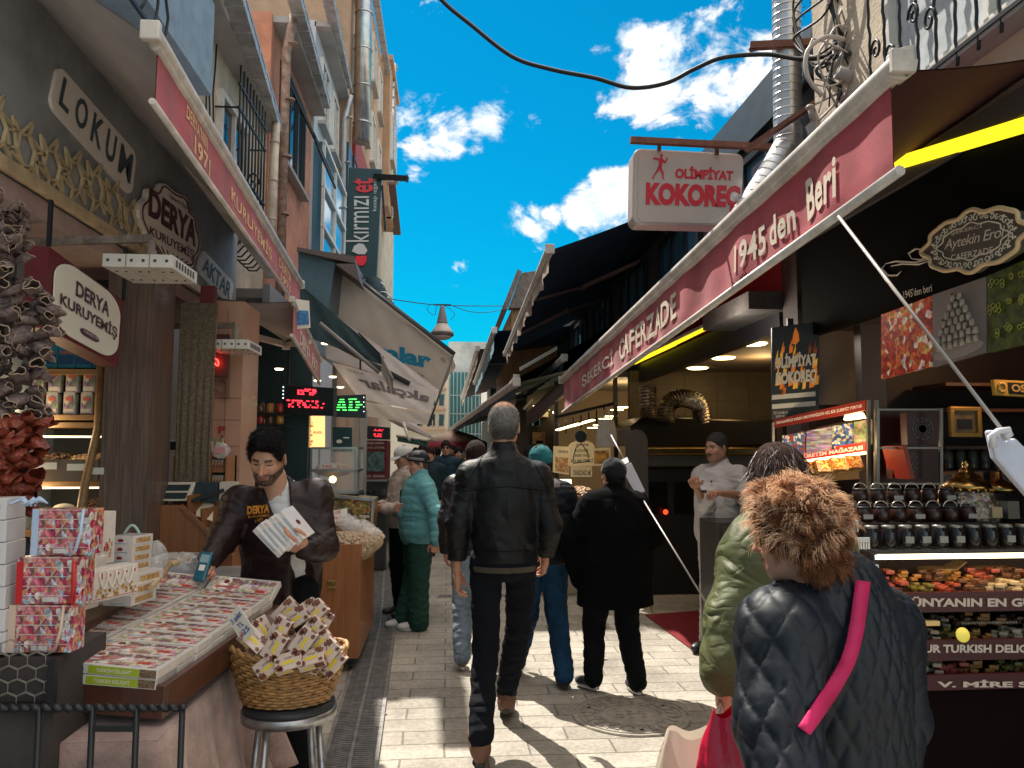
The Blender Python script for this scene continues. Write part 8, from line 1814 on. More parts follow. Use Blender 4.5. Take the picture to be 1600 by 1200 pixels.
m=MB();Yd=5.2;pts=[AY(1228,-40,Yd),AY(1231,200,Yd),AY(1232,225,Yd),AY(1210,265,Yd),AY(1175,320,Yd),AY(1140,375,Yd+.1)];r_=.1
P=[];
for a,b in zip(pts,pts[1:]):
 nn=max(2,int((b-a).length/.03));P+=[a.lerp(b,k/nn)for k in range(nn)]
P.append(pts[-1]);m.tube(P,r_,24)
for k in range(1,len(P)-1,2):
 d=(P[k+1]-P[k-1]).normalized()*.004;m.tube([P[k]-d,P[k]+d],r_*1.035,24)
top(m,'spiral_duct',mat('galvanised_duct',(.66,.66,.66),.34,.75,var=.15,vscale=6),'large silver spiral flue rising beside the white lightbox','flue')
rg=random.Random(31);GRC=mat('grey_cable',(.34,.30,.28),.5);cx,cy=1325,60
for k in range(26):
 x0=rg.uniform(1290,1400);y0=rg.uniform(-60,10);x2=rg.uniform(1270,1370);y2=rg.uniform(90,190);Y0=4.4
 pts=[AY(x0,y0,Y0),AY(cx+rg.uniform(-25,25),cy+rg.uniform(-25,20),Y0+rg.uniform(-.1,.1)),AY(cx+rg.uniform(-50,30),cy+rg.uniform(10,70),Y0+rg.uniform(-.1,.1)),AY(x2,y2,Y0)]
 wire('thin grey cable among the many in the tangle' if k%3 else 'thin black cable among the many in the tangle',pts,rg.choice((.005,.007,.012)),GRC if k%3 else CABLE,grp='grey cables of the tangle' if k%3 else 'black cables of the tangle')
for k,pts in enumerate((((1270,60),(1300,70),(1330,90),(1310,130),(1270,130),(1258,95),(1270,60)),((1285,150),(1262,120),(1262,80),(1290,58),(1320,62)),((1380,120),(1345,60),(1310,40),(1290,70)))):wire(('white looped cable coil in the tangle','thick pale conduit loop left in the tangle','pale cable dropping from the plaster corner')[k],[AY(a,b,4.3)for a,b in pts],(.006,.014,.006)[k],mat('pale_conduit',(.5,.44,.40),.5))
for k in range(6):wire('black cable running up from the tangle past the plaster corner',[AY(1318+k*4,90-k*4,4.3),AY(1370+k*6,60-k*10,4.2),AY(1410+k*14,10-k*8,4.1),AY(1440+k*20,-60,4.0)],.007+.002*(k%2),grp='cables rising past the plaster corner')
for k in range(4):wire('slack cable leaving the tangle towards the flue',[AY(1315,60+k*8,4.4),AY(1270,88+k*5,4.6),AY(1240,60-k*20,4.8),AY(1290+k*6,20-k*30,4.4),AY(1320+k*12,-60,4.2)],.008,grp='slack cables near the flue')
m=MB();a=AY(1308,112,4.3);m.tube([a,AY(1345,128,4.3)],.04,10);m.tube([AY(1357,40,4.35),AY(1357,125,4.35)],.045,10);m.tube([AY(1352,100,4.25),AY(1358,112,4.2)],.03,8);top(m,'conduit_box',mat('grey_pvc',(.32,.29,.27),.5),'grey pipes and junction among the cables','conduit')
for k,(x,y)in enumerate(((1266,168),(1400,130))):
 p=AY(x,y,4.6);top(MB().blob(p,(.03,.03,.02),8).tube([p,p+Vector((.02,0,-.09))],.02,8),'insulator',mat('grey_pvc',(.32,.29,.27),.5),('small grey insulator beside the flue','small grey insulator by the awning end')[k],'insulator')
t=thing('tree','small ochre leaved tree top showing behind the cable tangle','tree',(2.9,6.4,0));LF=mat('ochre_leaf',(.30,.20,.05),.8);rg=random.Random(4);m=MB()
for k in range(320):
 x=rg.gauss(1300,24);y=rg.uniform(-40,26);p=AY(x,y,6.2+rg.uniform(-.2,.2));M=Matrix.Translation(p)@rot('Z',rg.uniform(0,6))@rot('X',rg.uniform(-1,1));m.add([M@Vector(v)for v in((-.012,0,0),(0,.008,.003),(.016,0,0),(0,-.008,.003))],[(0,1,2,3)])
m.build('crown',LF,t);m=MB();m.tube([(2.9,6.4,0),(2.85,6.4,2),(2.75,6.3,4),AY(1310,30,6.2)],[.05,.04,.03,.01],8)
for k in range(9):m.tube([AY(1310,40,6.2),AY(rg.uniform(1270,1340),rg.uniform(-30,10),6.2)],.006,5)
m.build('trunk',WOODD,t);rl2(t)
# navy awnings further down
def aw(label,A,B,w1,w2,mt,vh=.0,vm=None,arms=2,**k):return awning(label,A,B,w1,w2,mt,vm,vh,arms=arms,group=None,**k)
pA1=AY(858,392,8.0);pB1=AY(790,552,15.0)
aw('highest navy blue awning with a ragged sunlit white edge',pA1,pB1,(2.75,8.0,4.45),(2.75,15,4.35),F_NAVY,.20,F_WHITE,2,bar=.05,armm=mat('mauve_arm',(.27,.18,.17),.5),scallop=.06,wave=.03)
pA2=AY(772,517,15.5);pB2=AY(742,598,24);aw('second navy awning further down the lane with pale blue edge',pA2,pB2,(2.7,15.5,4.2),(2.7,24,4.1),F_NAVY,.35,mat('pale_blue_edge',(.25,.42,.5),.8),1,bar=.06)
pA3=AY(746,545,22);pB3=AY(722,622,34);aw('farthest narrow maroon awning before the concrete block',pA3,pB3,(2.5,22,4.6),(2.5,34,4.5),F_BROWN,.3,F_WHITE,1,bar=.07)
pA4=AY(806,598,9.8);pB4=AY(702,672,24);aw('low dark teal awning over the middle of the lane',pA4,pB4,(2.6,9.8,3.0),(2.6,24,3.0),F_DTEAL,.12,F_DTEAL,3,bar=.05)
pA5=AY(806,592,10.2);pB5=AY(770,640,14);aw('brown awning with a cream hanging side panel',pA5,pB5,(2.5,10.2,3.5),(2.5,14,3.4),F_BROWN,.30,mat('cream_valance',(.55,.45,.38),.8),1,bar=.045)
pA6=AY(880,560,9.9);pB6=AY(820,610,13);aw('dark navy awning tucked behind the far end of the red one',pA6,pB6,(2.55,9.9,3.3),(2.55,13,3.2),F_DTEAL,.1,F_DTEAL,1,bar=.045)
m=MB();m.tube([AY(888,598,10.6),AY(830,652,11.5)],.10,12);top(m,'rolled_awning',mat('mauve_cassette',(.16,.12,.13),.6),'mauve rolled awning cassette left of the red valance end','awning cassette')
for k,(x0,y0,x1,y1,Y)in enumerate(((740,645,756,632,14),(818,640,832,625,12),(812,578,870,545,10),(720,668,735,655,20))):
 a=AY(x0,y0,Y);b=AY(x1,y1,Y);top(MB().beam(a,b,.05,.03).beam(a+Vector((0,0,.02)),b+Vector((0,0,.02)),.07,.02),'strip_light',[mat('dim_fluorescent',(.5,.46,.42),.5)],('pale strip light under the low teal awning','pale strip light right of the grey haired head','long pale strip under the highest navy awning','farthest pale strip light under the teal awning')[k],'strip light')
m=MB();m.tube([AY(1310,338,3.0),AY(1572,680,2.35)],.0065,8);top(m,'awning_rod',mat('pale_rod',(.42,.38,.36),.4,.3),'long thin awning rod slanting down to the white cloth bag','rod')
t=thing('hanging_cloth','white cloth bag with square clip at the end of the long rod','bag',AY(1580,770,2.35));WCL=mat('blue_white_cloth',(.55,.58,.70),.7,var=.12,vscale=5)
MB().poly([AY(x,y,2.35)for x,y in((1546,672),(1560,672),(1572,690),(1588,684),(1604,700),(1640,760),(1640,800),(1610,778),(1556,716))],(0,.03,0)).build('cloth',WCL,t,bevel=.008);m=MB();m.tube([AY(x,y,2.33)for x,y in((1552,700),(1549,682),(1560,674),(1576,672),(1578,678),(1568,684))],.012,8);m.build('clip',mat('white_plastic',(.62,.62,.66),.35),t);rl2(t)
m=MB();m.tube([AY(955,680,5.6),AY(978,724,5.4)],.006,6);m.tube([AY(998,770,5.2),AY(1110,952,4.4)],.006,6);top(m,'awning_rod',mat('pale_rod',(.42,.38,.36),.4),'second thin awning rod passing behind the person in black','rod')
t=thing('paper_sleeve','white paper sleeve taped round the second awning rod','sleeve',AY(990,774,5.2));MB().slab([AY(994,774,5.2),AY(1008,767,5.2),AY(986,722,5.3),AY(971,732,5.3)],.03).build('paper',mat('lilac_white_paper',(.50,.46,.50),.7),t,bevel=.004);MB().slab([AY(972,728,5.32),AY(983,722,5.32),AY(980,714,5.35),AY(970,719,5.35)],.02).build('tape',STEEL,t);rl2(t)
# people
def at(x,y,Y=None):return AZ(x,y,0)if Y is None else AY(x,y,Y)
import mathutils.bvhtree as bvt
def seams(t,loc,rz,lines,mt=None,r=.0022,kind='jacket'):
 jk=[c for c in t.children if c.name.startswith(kind)][0];Mw=Matrix.Translation(Vector(loc))@rot('Z',rz);bv=bvt.BVHTree.FromPolygons([Mw@v.co for v in jk.data.vertices],[tuple(p.vertices)for p in jk.data.polygons]);m=MB()
 for L_ in lines:
  pts=[]
  for(x0,y0),(x1,y1)in zip(L_,L_[1:]):
   for k in range(10):
    d=pix_dir(x0+(x1-x0)*k/10,y0+(y1-y0)*k/10).normalized();h_=bv.ray_cast(C0,d)[0]
    if h_ is not None:pts.append(h_-d*.0015)
  if len(pts)>2:m.tube(pts,r,5)
 o=m.build('seam',mt or mat('seam_thread',(.006,.006,.007),.9,spec=.1));o.parent=jk;o.matrix_parent_inverse=Mw.inverted()
def mkl(loc,rz):
 Mi=(Matrix.Translation(Vector(loc))@rot('Z',rz)).inverted()
 return lambda x,y,Y:np.array(Mi@AY(x,y,Y))
HAIRB=mat('black_hair_strand',(.012,.010,.010),.35,spec=.6);SOLE_D=mat('dark_sole',(.05,.05,.05),.7);SOLE_W=mat('white_sole',(.6,.58,.55),.6)
BLK=garment('black_trousers',(.004,.0045,.007),.9);LACE=mat('white_lace',(.6,.6,.58),.7)
def cloth_m(n,c,r=.7,wr=.6,**k):return garment(n,c,r,wr=wr,**k)
loc=((787-700)/1200*4.38,4.38,0);P=mkl(loc,R(-2))
def greyhair(V,c):
 top_=sm(V[:,2],.085,.11)*sm(-V[:,1],-.07,.0);g_=A3((.22,.21,.20))*(1+.9*vnoise(V,150)[:,None]);g_=g_*(1-.7*sm(-V[:,2],-.03,.04))[:,None]
 return g_*(1-top_[:,None])+A3((.42,.24,.16))*top_[:,None]
t,J,Mh=person('tall man walking away in a black blouson, grey thinning hair, brown shoes',loc,R(-2),H=1.88,pose=dict(anL=(-.13,-.34,.115),knL=(-.10,-.02,.53),hipL=(-.10,.0,.96),anR=(-.0+.03,.36,.13),knR=(.09,.20,.56),hipR=(.10,0,.96),wrL=(-.262,.05,.92),elL=(-.262,-.05,1.19),elR=(.262,-.03,1.18),wrR=(.25,.16,.98),shL=(-.185,-.01,1.465),shR=(.185,-.01,1.465)),head=dict(hairc=(.2,.2,.2),yaw=-4),hair=dict(col=(.2,.2,.2),t=.003,fz=-.02,fr=.10,amp=.002,cfun=greyhair,n=5000,L=.010,r=.0007,lift=.6,smat=mat('grey_strand',(.22,.20,.19),.5)),bulk=.94,jacket=dict(mat=garment('black_nylon',(.0055,.0065,.0085),.5,spec=.28,wr=.8,ws=7),hem=-.035,amp=.008,fs=12,ww=.02,hw=-.02,ex=.026,aw=.95,res=.009,ch=.035),trousers=dict(mat=garment('black_denim',(.004,.0055,.010),.9,wr=.8),amp=.009,w=.92,cuff=1.05,len=.035),shoes=dict(size=1.1,mats=[mat('brown_suede',(.17,.08,.05),.8),SOLE_D],L=(5,-14),R=(-2,10)),hands=dict(L=dict(palm=(1,0,0))))
m=MB();m.grid(lambda u,v:(.188*math.cos(u*6.283),.146*math.sin(u*6.283),.937+.03*v),40,2,closed_u=True);o=m.build('shirt_hem',cloth_m('olive_grey_knit',(.07,.06,.045)),t);seams(t,loc,R(-2),[[(722,768),(790,760),(858,768)],[(738,770),(745,860)],[(846,770),(842,860)],[(715,858),(790,862),(862,858)],[(755,712),(722,768)],[(828,712),(858,768)]])
person('walker in pale blue jeans almost hidden by the tall man',((744-700)/1200*5.9,6.0,0),R(2),H=1.68,pose=dict(anL=(-.11,-.22,.11),knL=(-.10,.0,.5),anR=(.10,.25,.09)),head=dict(),hair=dict(col=(.03,.02,.02)),bulk=1.05,jacket=dict(mat=garment('satin_grey_black',(.03,.03,.034),.35,wr=.9),hem=-.1,amp=.012),trousers=dict(mat=garment('pale_denim',(.22,.28,.34),.85,wr=.9,var=.4)),shoes=dict(mats=[mat('olive_trainer',(.16,.14,.09),.7),SOLE_W],L=(4,-10)))
t,J,Mh=person('walker in teal beanie and blue jeans with a pale hood',((845-700)/1200*5.45,5.45,0),R(6),H=1.64,pose=dict(anR=(.12,-.18,.10),knR=(.11,.02,.48),anL=(-.13,.22,.10),elR=(.27,-.02,1.06),wrR=(.20,.15,1.0)),head=dict(),hair=dict(col=(.03,.02,.02)),bulk=1.08,jacket=dict(mat=garment('navy_black_parka',(.008,.010,.016),.65,wr=.8),hem=-.08,amp=.012,puff=.09,pamp=.006),trousers=dict(mat=garment('blue_denim',(.010,.045,.10),.85,wr=.9,var=.5)),shoes=dict(mats=[mat('black_boot',(.02,.02,.022),.4),SOLE_D],boot=.05,R=(0,-6)))
def beanie(t,Mh,mt,z0=.0,k=1.0,amp=.003,band=None):
 S=SDF();S.ell((0,-.012,.035),(.088*k,.108*k,.098),k=.01);S.ell((0,-.04,.03),(.08*k,.085*k,.085),k=.02);S.cut((0,.02,z0),(0,.25,-1));V,Q=S.mesh(.007,disp=lambda P:fold(P*A3((1,1,.5)),30,amp));o=np_obj('beanie',V,Q,mt,t);o.matrix_local=Mh
 if band:m=MB();m.grid(lambda u,v:(.093*math.cos(u*6.283)*k,-.014+.112*math.sin(u*6.283)*k,z0+.004+.028*v+(.028*math.sin(u*6.283))),36,3,closed_u=True);b=m.build('beanie_band',band,o,solid=.005)
beanie(t,Mh,cloth_m('teal_knit',(.02,.13,.15),.9),.02)
m=MB();m.blob((.0,-.06,1.37),(.14,.075,.05),14,jit=.12);m.build('hood',cloth_m('pale_grey_hood',(.42,.40,.42)),t)
loc=((960-700)/1200*5.2,5.2,0);P=mkl(loc,R(8))
t,J,Mh=person('short person in long black coat and black cap, seen from behind',loc,R(8),H=1.55,pose=dict(anL=(-.14,.05,.10),knL=(-.12,.08,.45),anR=(.12,-.08,.09),elL=(-.32,.02,1.02),wrL=P(905,905,5.25),elR=(.28,.02,1.0),wrR=(.24,.18,.9)),head=dict(yaw=12),hair=dict(col=(.01,.01,.01)),bulk=1.18,jacket=dict(mat=garment('black_wool',(.0025,.0025,.003),.95,wr=.7,ws=6,spec=.1),hem=-.27,amp=.010,hw=.03,ex=.035,aw=1.0),trousers=dict(mat=BLK),shoes=dict(mats=[mat('black_trainer',(.03,.03,.035),.6),SOLE_W,LACE],L=(20,4),R=(-4,0)),hands=dict(L=dict(curl=(.3,.4,.4,.5))))
beanie(t,Mh,cloth_m('black_felt',(.012,.014,.018),.9,sheen=.2),.015)
m=MB();m.grid(lambda u,v:(.20+.06*u,-.12+.1*u,.60-.10*v*(.4+.6*u)),6,3);m.build('coat_lining',cloth_m('ochre_lining',(.22,.15,.06)),t,solid=.006);seams(t,loc,R(8),[[(962,790),(966,930)],[(915,800),(925,900)],[(1010,800),(1008,900)]])
loc=((1135-700)/1200*6.1,6.15,0);rz=R(128);P=mkl(loc,rz)
t,J,Mh=person('cook in white double breasted jacket gesturing with one raised hand',loc,rz,H=1.76,pose=dict(elR=P(1103,790,5.95),wrR=P(1088,762,5.8),elL=P(1172,775,5.9),wrL=P(1128,771,5.72),anR=(.12,.05,.09),head=(0,.035,1.63)),head=dict(yaw=-10,pitch=-4,beard=.25,hairc=(.06,.05,.05),skin=(.46,.24,.16),moust=1,jaw=1.06),hair=dict(col=(.05,.045,.045),t=.002,amp=.002,fz=-.035,fr=.096,nape=0,n=3000,L=.012,r=.0007,smat=HAIRB),bulk=1.12,jacket=dict(mat=garment('cook_white',(.62,.58,.57),.75,wr=.8),hem=-.12,amp=.012,belly=.05,ex=.022,sleeve=.22,cuffw=1.5,ch=.03,aw=1.05,res=.009),trousers=dict(mat=garment('cook_white_trousers',(.55,.51,.50),.8,wr=.8)),shoes=dict(mats=[mat('black_boot',(.02,.02,.022),.4),SOLE_D]),hands=dict(R=dict(dir=(P(1080,742,5.72)-P(1088,762,5.8)),palm=(-.3,.5,0),curl=(1.1,1.2,1.3,1.3),thumb=1.0),L=dict(dir=(P(1105,768,5.65)-P(1128,771,5.72)),palm=(0,0,-1),curl=(.9,1,1.1,1.1),thumb=.8)))
jj=MB()
for dx,z in((-.035,1.36),(.05,1.36),(-.035,1.25),(.05,1.25),(-.035,1.14),(.05,1.14)):jj.blob((dx,.205 if z<1.3 else .175,z),(.009,.006,.009),8)
jj.build('button',BLACKP,t)
o=top(MB().lathe([(.0001,-.012),(.018,-.01),(.026,.012),(.024,.012),(.0001,-.006)],n=12),'small_cup',mat('dark_cup',(.05,.02,.02),.3),'small dark cup held in the lowered hand of the cook','cup');o.location=AY(1100,771,5.60)
loc=((1228-700)/1200*2.62,2.62,0);rz=R(4);P=mkl(loc,rz)
t,J,Mh=person('dark haired woman in olive green puffer jacket carrying a white bag',loc,rz,H=1.62,pose=dict(shL=P(1178,862,2.58),elL=P(1142,960,2.5),wrL=P(1128,1058,2.42),elR=(.25,-.03,1.05)),head=dict(),hair=dict(col=(.035,.018,.014),t=.016,long=1,n=5200,L=.09,r=.0010,lift=.25,flow=(0,-.3,-.9),curl=.25,smat=mat('dark_brown_strand',(.05,.022,.016),.35)),bulk=1.05,faceh=.006,jacket=dict(mat=garment('olive_nylon',(.085,.095,.042),.5,wr=1,ws=12),hem=-.12,ex=.045,puff=.12,pamp=.004,aw=1.0,res=.009,amp=.01,cuffw=1.15,sleeve=.93),trousers=dict(mat=BLK),shoes=dict(mats=[mat('black_boot',(.02,.02,.022),.4),SOLE_D]),hands=dict(L=dict(dir=(0,.0,-1),palm=(1,0,0),curl=(1.3,1.4,1.4,1.5),thumb=.9,h=.004)))
hp=AY(1125,1098,2.40);BGC=mat('cream_carrier',(.66,.58,.48),.5,bump=.7,bscale=9,translucent=.3)
bb=AY(1105,1250,2.32);carrier('bulging cream carrier bag in the hand of the green jacket woman',(bb.x-.0,2.34,bb.z-.21),.36,.40,.24,BGC,[[hp+Vector((-.03,0,-.17)),hp+Vector((-.012,0,-.03)),hp,hp+Vector((.01,0,-.03)),hp+Vector((.02,-.02,-.17))],[hp+Vector((0,.02,-.17)),hp+Vector((0,.01,0)),hp+Vector((.045,.01,-.17))]],2,hr=.007)
rb=AY(1150,1290,2.1);RBG=mat('crimson_bag_film',(.52,.012,.05),.3,bump=.8,bscale=14,coat=.4)
carrier('crumpled crimson carrier bag hanging beside the quilted jacket',(rb.x+.02,2.06,rb.z-.03),.26,.34,.2,RBG,[[AY(1150,1140,2.08),AY(1163,1075,2.0),AY(1172,1040,1.95),AY(1172,1120,2.0)]],5,hr=.012)
loc=((1312-700)/1200*1.80,1.80,0);rz=R(34);P=mkl(loc,rz)
CURL=attr_mat('curl_base',.6,bump=.7,bscale=150)
t,J,Mh=person('woman with fluffy light brown curls in navy quilted jacket, pink strap',loc,rz,H=1.56,pose=dict(head=P(1243,838,1.76),neck=P(1275,925,1.80),shL=P(1222,985,1.70),elL=P(1215,1130,1.62),wrL=P(1240,1290,1.5),shR=P(1375,975,1.90),elR=P(1392,1120,1.92),wrR=P(1370,1280,1.8)),head=dict(yaw=22,pitch=-4,skin=(.46,.25,.18),size=.95),faceh=.0045,hair=dict(col=(.13,.050,.024),t=.014,amp=.018,freq=30,fz=-.05,fr=.088,top=1,napex=1,rough=.7),bulk=.86,jacket=dict(mat=garment('navy_quilt_nylon',(.005,.009,.016),.5,wr=.1,ws=16,spec=.35),hem=-.2,ex=.032,quilt=.068,qamp=.0105,res=.0055,aw=1.12,ch=.03,cw=1.1,ww=-.01,hw=-.01),trousers=dict(mat=BLK),shoes=dict(mats=[mat('black_boot',(.02,.02,.022),.4),SOLE_D]))
hb=[c for c in t.children if c.name.startswith('hair')][0]
vv=np.zeros(len(hb.data.vertices)*3,np.float32);hb.data.vertices.foreach_get('co',vv);vv=vv.reshape(-1,3)
rs=np.random.RandomState(8)
cen=vv[rs.randint(0,len(vv),420)]
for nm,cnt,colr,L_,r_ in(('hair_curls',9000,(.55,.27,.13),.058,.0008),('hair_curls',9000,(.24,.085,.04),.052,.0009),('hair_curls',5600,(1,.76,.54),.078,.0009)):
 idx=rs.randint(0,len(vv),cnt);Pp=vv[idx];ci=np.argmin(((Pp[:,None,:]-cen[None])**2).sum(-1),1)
 if nm and colr[0]>.8:k_=Pp[:,2]+.3*Pp[:,0]*-1>.0;Pp=Pp[k_];ci=ci[k_]  # palest strands kept to the crown, painting in its sunlit top
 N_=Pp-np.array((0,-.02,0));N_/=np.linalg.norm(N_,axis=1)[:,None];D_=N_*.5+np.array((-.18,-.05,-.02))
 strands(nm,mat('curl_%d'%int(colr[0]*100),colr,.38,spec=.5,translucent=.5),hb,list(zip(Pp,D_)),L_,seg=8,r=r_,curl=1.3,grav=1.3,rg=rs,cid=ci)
m=MB();pts=[(1348,908,1.70),(1344,940,1.655),(1338,985,1.62),(1327,1030,1.60),(1305,1070,1.585),(1280,1108,1.58),(1250,1150,1.55)]
F_=[AY(*p)for p in pts];tr_=[]
jk=[c for c in t.children if c.name.startswith('jacket')][0]
Mw=Matrix.Translation(Vector(loc))@rot('Z',rz);bv=bvt.BVHTree.FromPolygons([Mw@v.co for v in jk.data.vertices],[tuple(p.vertices)for p in jk.data.polygons])
def onj(x,y,off=.017):
 d=pix_dir(x,y).normalized();h_,n_,i_,ds_=bv.ray_cast(C0,d);return(h_-d*off)if h_ is not None else AY(x,y,1.7)
rows=[]
for k in range(len(pts)-1):
 for s_ in range(5):
  f=s_/5;x=pts[k][0]*(1-f)+pts[k+1][0]*f;y=pts[k][1]*(1-f)+pts[k+1][1]*f;dx,dy=pts[k+1][0]-pts[k][0],pts[k+1][1]-pts[k][1];l=math.hypot(dx,dy);rows.append((onj(x-dy/l*11.5,y+dx/l*11.5),onj(x,y,.019),onj(x+dy/l*11.5,y-dx/l*11.5)))
for _ in range(4):rows=[rows[0]]+[tuple(rows[k][j]*.5+(rows[k-1][j]+rows[k+1][j])*.25 for j in range(3))for k in range(1,len(rows)-1)]+[rows[-1]]
vs_=[p for r_ in rows for p in r_];m.add(vs_,[(k*3+j,k*3+j+1,k*3+j+4,k*3+j+3)for k in range(len(rows)-1)for j in(0,1)],smooth=True)
o=m.build('bag_strap',cloth_m('magenta_webbing',(.55,.025,.12),.6),None,solid=.004);o.parent=t;o.matrix_parent_inverse=Mw.inverted()
MB().lathe([(.0001,.004),(.004,.002),(.004,-.002),(.0001,-.004)],n=8).build('earring',mat('brass',(.55,.4,.16),.3,1),t).matrix_local=Mh@Matrix.Translation((-.088,0,-.05))
loc=((452-700)/1200*3.85,3.85,0);rz=R(164);P=mkl(loc,rz)
t,J,Mh=person('bearded stall vendor in open dark brown jacket holding white sweet boxes',loc,rz,H=1.74,pose=dict(head=P(418,714,3.66),neck=P(437,768,3.76),chest=P(445,835,3.8),shR=P(376,785,3.80),elR=P(347,845,3.70),wrR=P(328,872,3.56),shL=P(492,772,3.80),elL=P(507,855,3.72),wrL=P(478,858,3.52)),head=dict(yaw=12,pitch=-26,tilt=-4,beard=1.1,eyes=0,skin=(.50,.27,.18),brow=.007),hair=dict(col=(.018,.017,.020),t=.004,top=1,nape=0,side=0,amp=.004,fz=-.02,fr=.094,n=6500,L=.026,r=.0009,lift=.25,flow=(.15,.35,.2),curl=.35,smat=HAIRB),faceh=.004,bulk=1.0,shirt=dict(mat=garment('white_cotton',(.68,.67,.68),.85,wr=.8),hem=-.06),jacket=dict(mat=garment('brown_satin',(.018,.0065,.007),.5,wr=.9,ws=8,spec=.4),hem=-.10,ex=.030,amp=.007,fs=15,open=((P(428,748,3.70),P(450,838,3.66),.065,.022),(P(460,868,3.68),P(488,930,3.70),.022,.10)),aw=.9,ch=.01,res=.008),trousers=dict(mat=BLK,amp=.010),shoes=dict(mats=[mat('black_boot',(.02,.02,.022),.4),SOLE_D]),hands=dict(R=dict(dir=P(320,892,3.5)-P(328,872,3.56),palm=(-.6,.4,0),curl=(.9,1,1,1.1),thumb=.8,h=.004),L=dict(dir=P(440,845,3.42)-P(478,858,3.52),palm=tuple(P(455,800,3.6)-P(455,840,3.5)),curl=(.5,.6,.6,.7),thumb=.2,h=.004,spread=.2)))
jk=[c for c in t.children if c.name.startswith('jacket')][0];Mw=Matrix.Translation(Vector(loc))@rot('Z',rz);bv=bvt.BVHTree.FromPolygons([Mw@v.co for v in jk.data.vertices],[tuple(p.vertices)for p in jk.data.polygons])
m=MB()
for st_,x0,x1,y0,y1 in(('DERYA',386,421,804,791),('KURUYEMİŞ',388,421,811,804.5),('1971',399,410,817,812)):
 g_,fs=glyphs(st_,.05 if st_=='DERYA' else .01,1);m.add([onj(x0+(x1-x0)*a,y0+(y1-y0)*b-3*a,.004)for a,b in g_],fs)
o=m.build('chest_lettering',mat('orange_embroidery',(.72,.28,.03),.6),None);o.parent=t;o.matrix_parent_inverse=Mw.inverted()
m=MB()
for x,y in((431,794),(449,779),(459,752),(415,764)):m.blob(onj(x,y,.002),(.006,.006,.006),8)
o=m.build('snap_button',STEEL,None);o.parent=t;o.matrix_parent_inverse=Mw.inverted()
for k in range(6):
 p=AY(463-k*7.5,818+k*4.6,3.50-.012*k);w_=thing('sweet_box',('white sweet box held highest against the vendor chest','white sweet box second from the top in the vendor arm','white sweet box third from the top in the vendor arm','white sweet box fourth from the top in the vendor arm','white sweet box second from the hand of the vendor','white sweet box lowest by the hand of the vendor')[k],'box',(0,0,0),0,'sweet boxes held by the vendor')
 MB().bbox((-.08,-.055,-.012),(.08,.055,.012)).build('carton',BXW,w_,bevel=.002);q=MB();q.bbox((-.05,-.056,-.004),(.05,-.055,.004));q.lathe([(.0001,.0125),(.014,.0125)],n=10,m=1);q.bbox((-.0801,-.03,-.006),(-.08,.03,.006));q.build('side_print',[BLUET,BRED],w_)
 w_.matrix_world=Matrix.Translation(p)@rot('Y',R(48))@rot('X',R(18))@rot('Z',R(8*((k%2)-.5)))
t=thing('card_reader','small teal handheld scanner in the lowered hand of the vendor','card reader',(0,0,0));MB().bbox((-.026,-.016,-.065),(.026,.016,.065)).build('case',mat('teal_plastic',(.01,.10,.15),.3,coat=.4),t,bevel=.008);MB().bbox((-.018,-.018,.015),(.018,-.016,.05)).build('screen',mat('scanner_screen',(.25,.36,.42),.2),t);MB().bbox((-.012,-.0178,-.02),(.012,-.016,.005)).build('white_label',mat('white_card',(.7,.68,.62),.8),t)
t.matrix_world=Matrix.Translation(AY(318,886,3.44))@rot('X',R(-25))@rot('Y',R(8))
loc=((656-700)/1200*7.15,7.2,0);rz=R(106);P=mkl(loc,rz)
t,J,Mh=person('older woman in turquoise quilted jacket, dark head wrap and green trousers',loc,rz,H=1.60,pose=dict(anL=(-.10,.02,.085),anR=(.10,.10,.085),elL=P(681,800,6.92),wrL=P(681,845,6.84),elR=P(640,812,7.25),wrR=P(627,800,7.15)),head=dict(yaw=6,pitch=-8,skin=(.52,.28,.20),nose=1.1,hairc=(.2,.15,.12)),hair=dict(col=(.10,.07,.05),t=.003),bulk=1.10,faceh=.0055,jacket=dict(mat=garment('turquoise_nylon',(.12,.34,.37),.5,wr=.5,ws=9),hem=-.12,ex=.030,hw=.035,puff=.075,pamp=.006,ch=.05,res=.009,aw=.9),trousers=dict(mat=cloth_m('forest_green_cloth',(.018,.06,.045),.85),w=1.18,cuff=1.3,amp=.008),shoes=dict(mats=[mat('white_leather',(.6,.58,.56),.5),SOLE_W,LACE],L=(-14,0),R=(12,0)),hands=dict(L=dict(dir=(0,.1,-1),curl=(.6,.7,.8,.8))))
beanie(t,Mh,cloth_m('black_wrap',(.014,.016,.022),.7),.022,1.03,.006,band=mat('striped_band',(.16,.17,.18),.7))
MB().tube([J['shR']+(0,.05,.08),J['chest']+(.02,.17,.06),J['waist']+(-.0,.17,.04)],.007,6).build('bag_strap',BLK,t)
MB().box(tuple(J['wrL']+(0,.03,-.10)),(.012,.05,.07)).build('phone_case',BLACKP,t,bevel=.004)
loc=((634-700)/1200*7.75,7.75,0);rz=R(118)
t,J,Mh=person('man in white baseball cap and beige shirt behind the turquoise jacket',loc,rz,H=1.66,pose=dict(elL=(-.24,.02,1.05),wrL=(-.10,.24,1.05),elR=(.24,.02,1.05),wrR=(.08,.26,1.06)),head=dict(pitch=-16,yaw=5,skin=(.36,.18,.12),hairc=(.1,.1,.1)),hair=dict(col=(.10,.09,.09),t=.003),faceh=.0055,jacket=dict(mat=cloth_m('beige_shirt',(.46,.38,.33),.8),hem=-.05,ex=.022,amp=.012),trousers=dict(mat=BLK,w=1.1),shoes=dict(mats=[mat('black_boot',(.02,.02,.022),.4),SOLE_D],L=(6,0)))
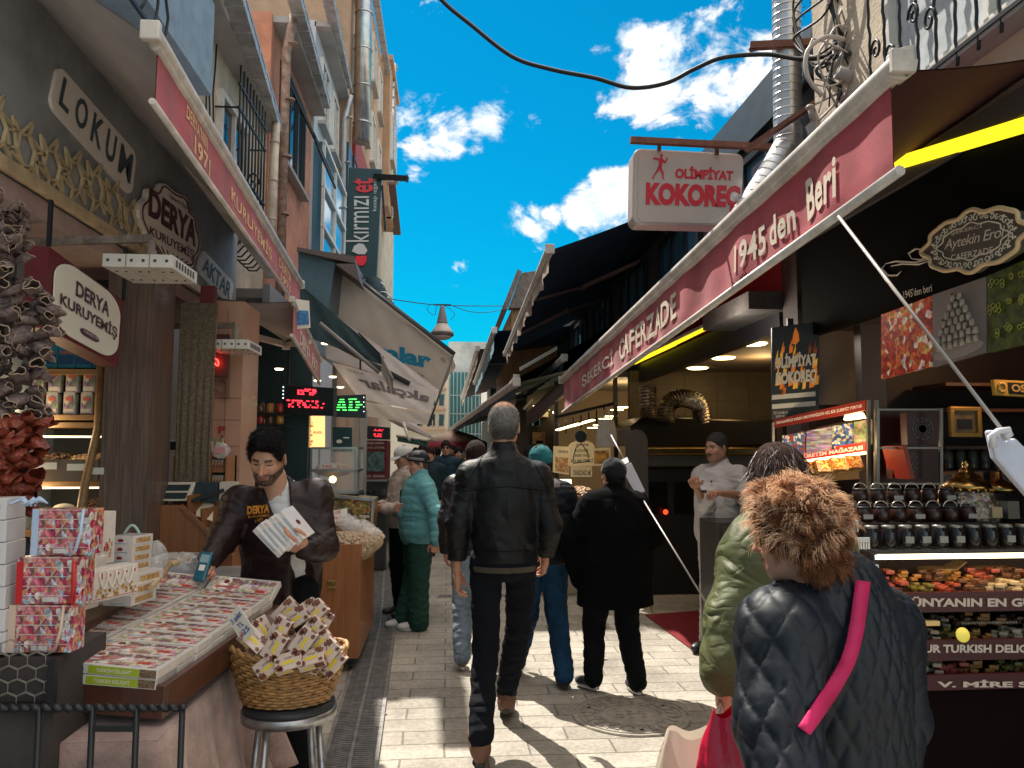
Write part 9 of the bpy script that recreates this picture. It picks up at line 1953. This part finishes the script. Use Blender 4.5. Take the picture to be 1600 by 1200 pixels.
S=SDF();S.ell((0,-.010,.045),(.086,.106,.082),k=.01);S.cut((0,0,.03),(0,-.1,-1));V,Q=S.mesh(.006);CAPM=cloth_m('off_white_cap',(.60,.58,.57),.8);o=np_obj('cap',V,Q,CAPM,t);o.matrix_local=Mh
MB().grid(lambda u,v:((u-.5)*.15*(1-.35*v*v),.075+.085*v*math.cos((u-.5)*1.4),.038-.022*v-.05*(u-.5)**2*4*.3),12,5).build('cap_peak',CAPM,o,solid=.004)
far=[('man in sunglasses and navy jacket walking towards the camera',697,13.0,176,1.78,(.01,.035,.06),(.02,.03,.05),(.03,.02,.02),1),('long haired woman in dark green jacket left of the sunglasses man',673,12.6,168,1.66,(.012,.03,.04),(.02,.02,.02),(.03,.015,.01),2),('man in grey top half hidden behind the long haired woman',661,14.0,180,1.72,(.09,.08,.08),(.03,.03,.04),(.02,.02,.02),0),('walker in dark jacket just right of the sunglasses man',716,14.2,186,1.68,(.03,.03,.035),(.02,.02,.03),(.02,.02,.02),0),('distant walker in grey coat beyond the red parasol',706,19.0,180,1.74,(.10,.10,.10),(.03,.03,.04),(.02,.02,.02),0),('distant walker in maroon coat on the left side of the lane',684,18.0,10,1.7,(.12,.02,.03),(.03,.03,.04),(.02,.02,.02),0),('distant pale shirted walker near the concrete block',728,24.0,180,1.72,(.30,.28,.25),(.03,.03,.04),(.02,.02,.02),0),('distant dark walker on the right of the lane',742,20.0,0,1.75,(.03,.035,.04),(.03,.03,.04),(.02,.02,.02),0),('walker in black behind the teal beanie, near the pastry shop',828,9.5,5,1.66,(.02,.02,.025),(.02,.02,.03),(.02,.02,.02),0),('distant walker in teal coat left under the awnings',650,21.0,0,1.7,(.03,.10,.12),(.03,.03,.04),(.02,.02,.02),0)]
for i,(lb,x,Y,rz_,H_,jc,tc_,hc_,fl)in enumerate(far):
 st=.16*(1 if i%2 else-1)
 t,J,Mh=person(lb,((x-700)/1200*Y,Y,0),R(rz_),H=H_,pose=dict(anL=(-.10,st,.10),anR=(.10,-st,.10)),head=dict(hairc=hc_),hair=dict(col=hc_,long=fl==2),res=.018,faceh=.009,jacket=dict(mat=cloth_m('walker_coat_%d'%i,jc),hem=-.12,amp=.012),trousers=dict(mat=cloth_m('walker_trousers_%d'%i,tc_)),shoes=dict(mats=[mat('black_boot',(.02,.02,.022),.4),SOLE_D]))
 if fl==1:
  m=MB();
  for s_ in(1,-1):m.blob((.032*s_,.094,.002),(.024,.006,.018),10)
  m.box((0,.098,.006),(.02,.004,.004));o=m.build('sunglasses',BLACKP,t);o.matrix_local=Mh
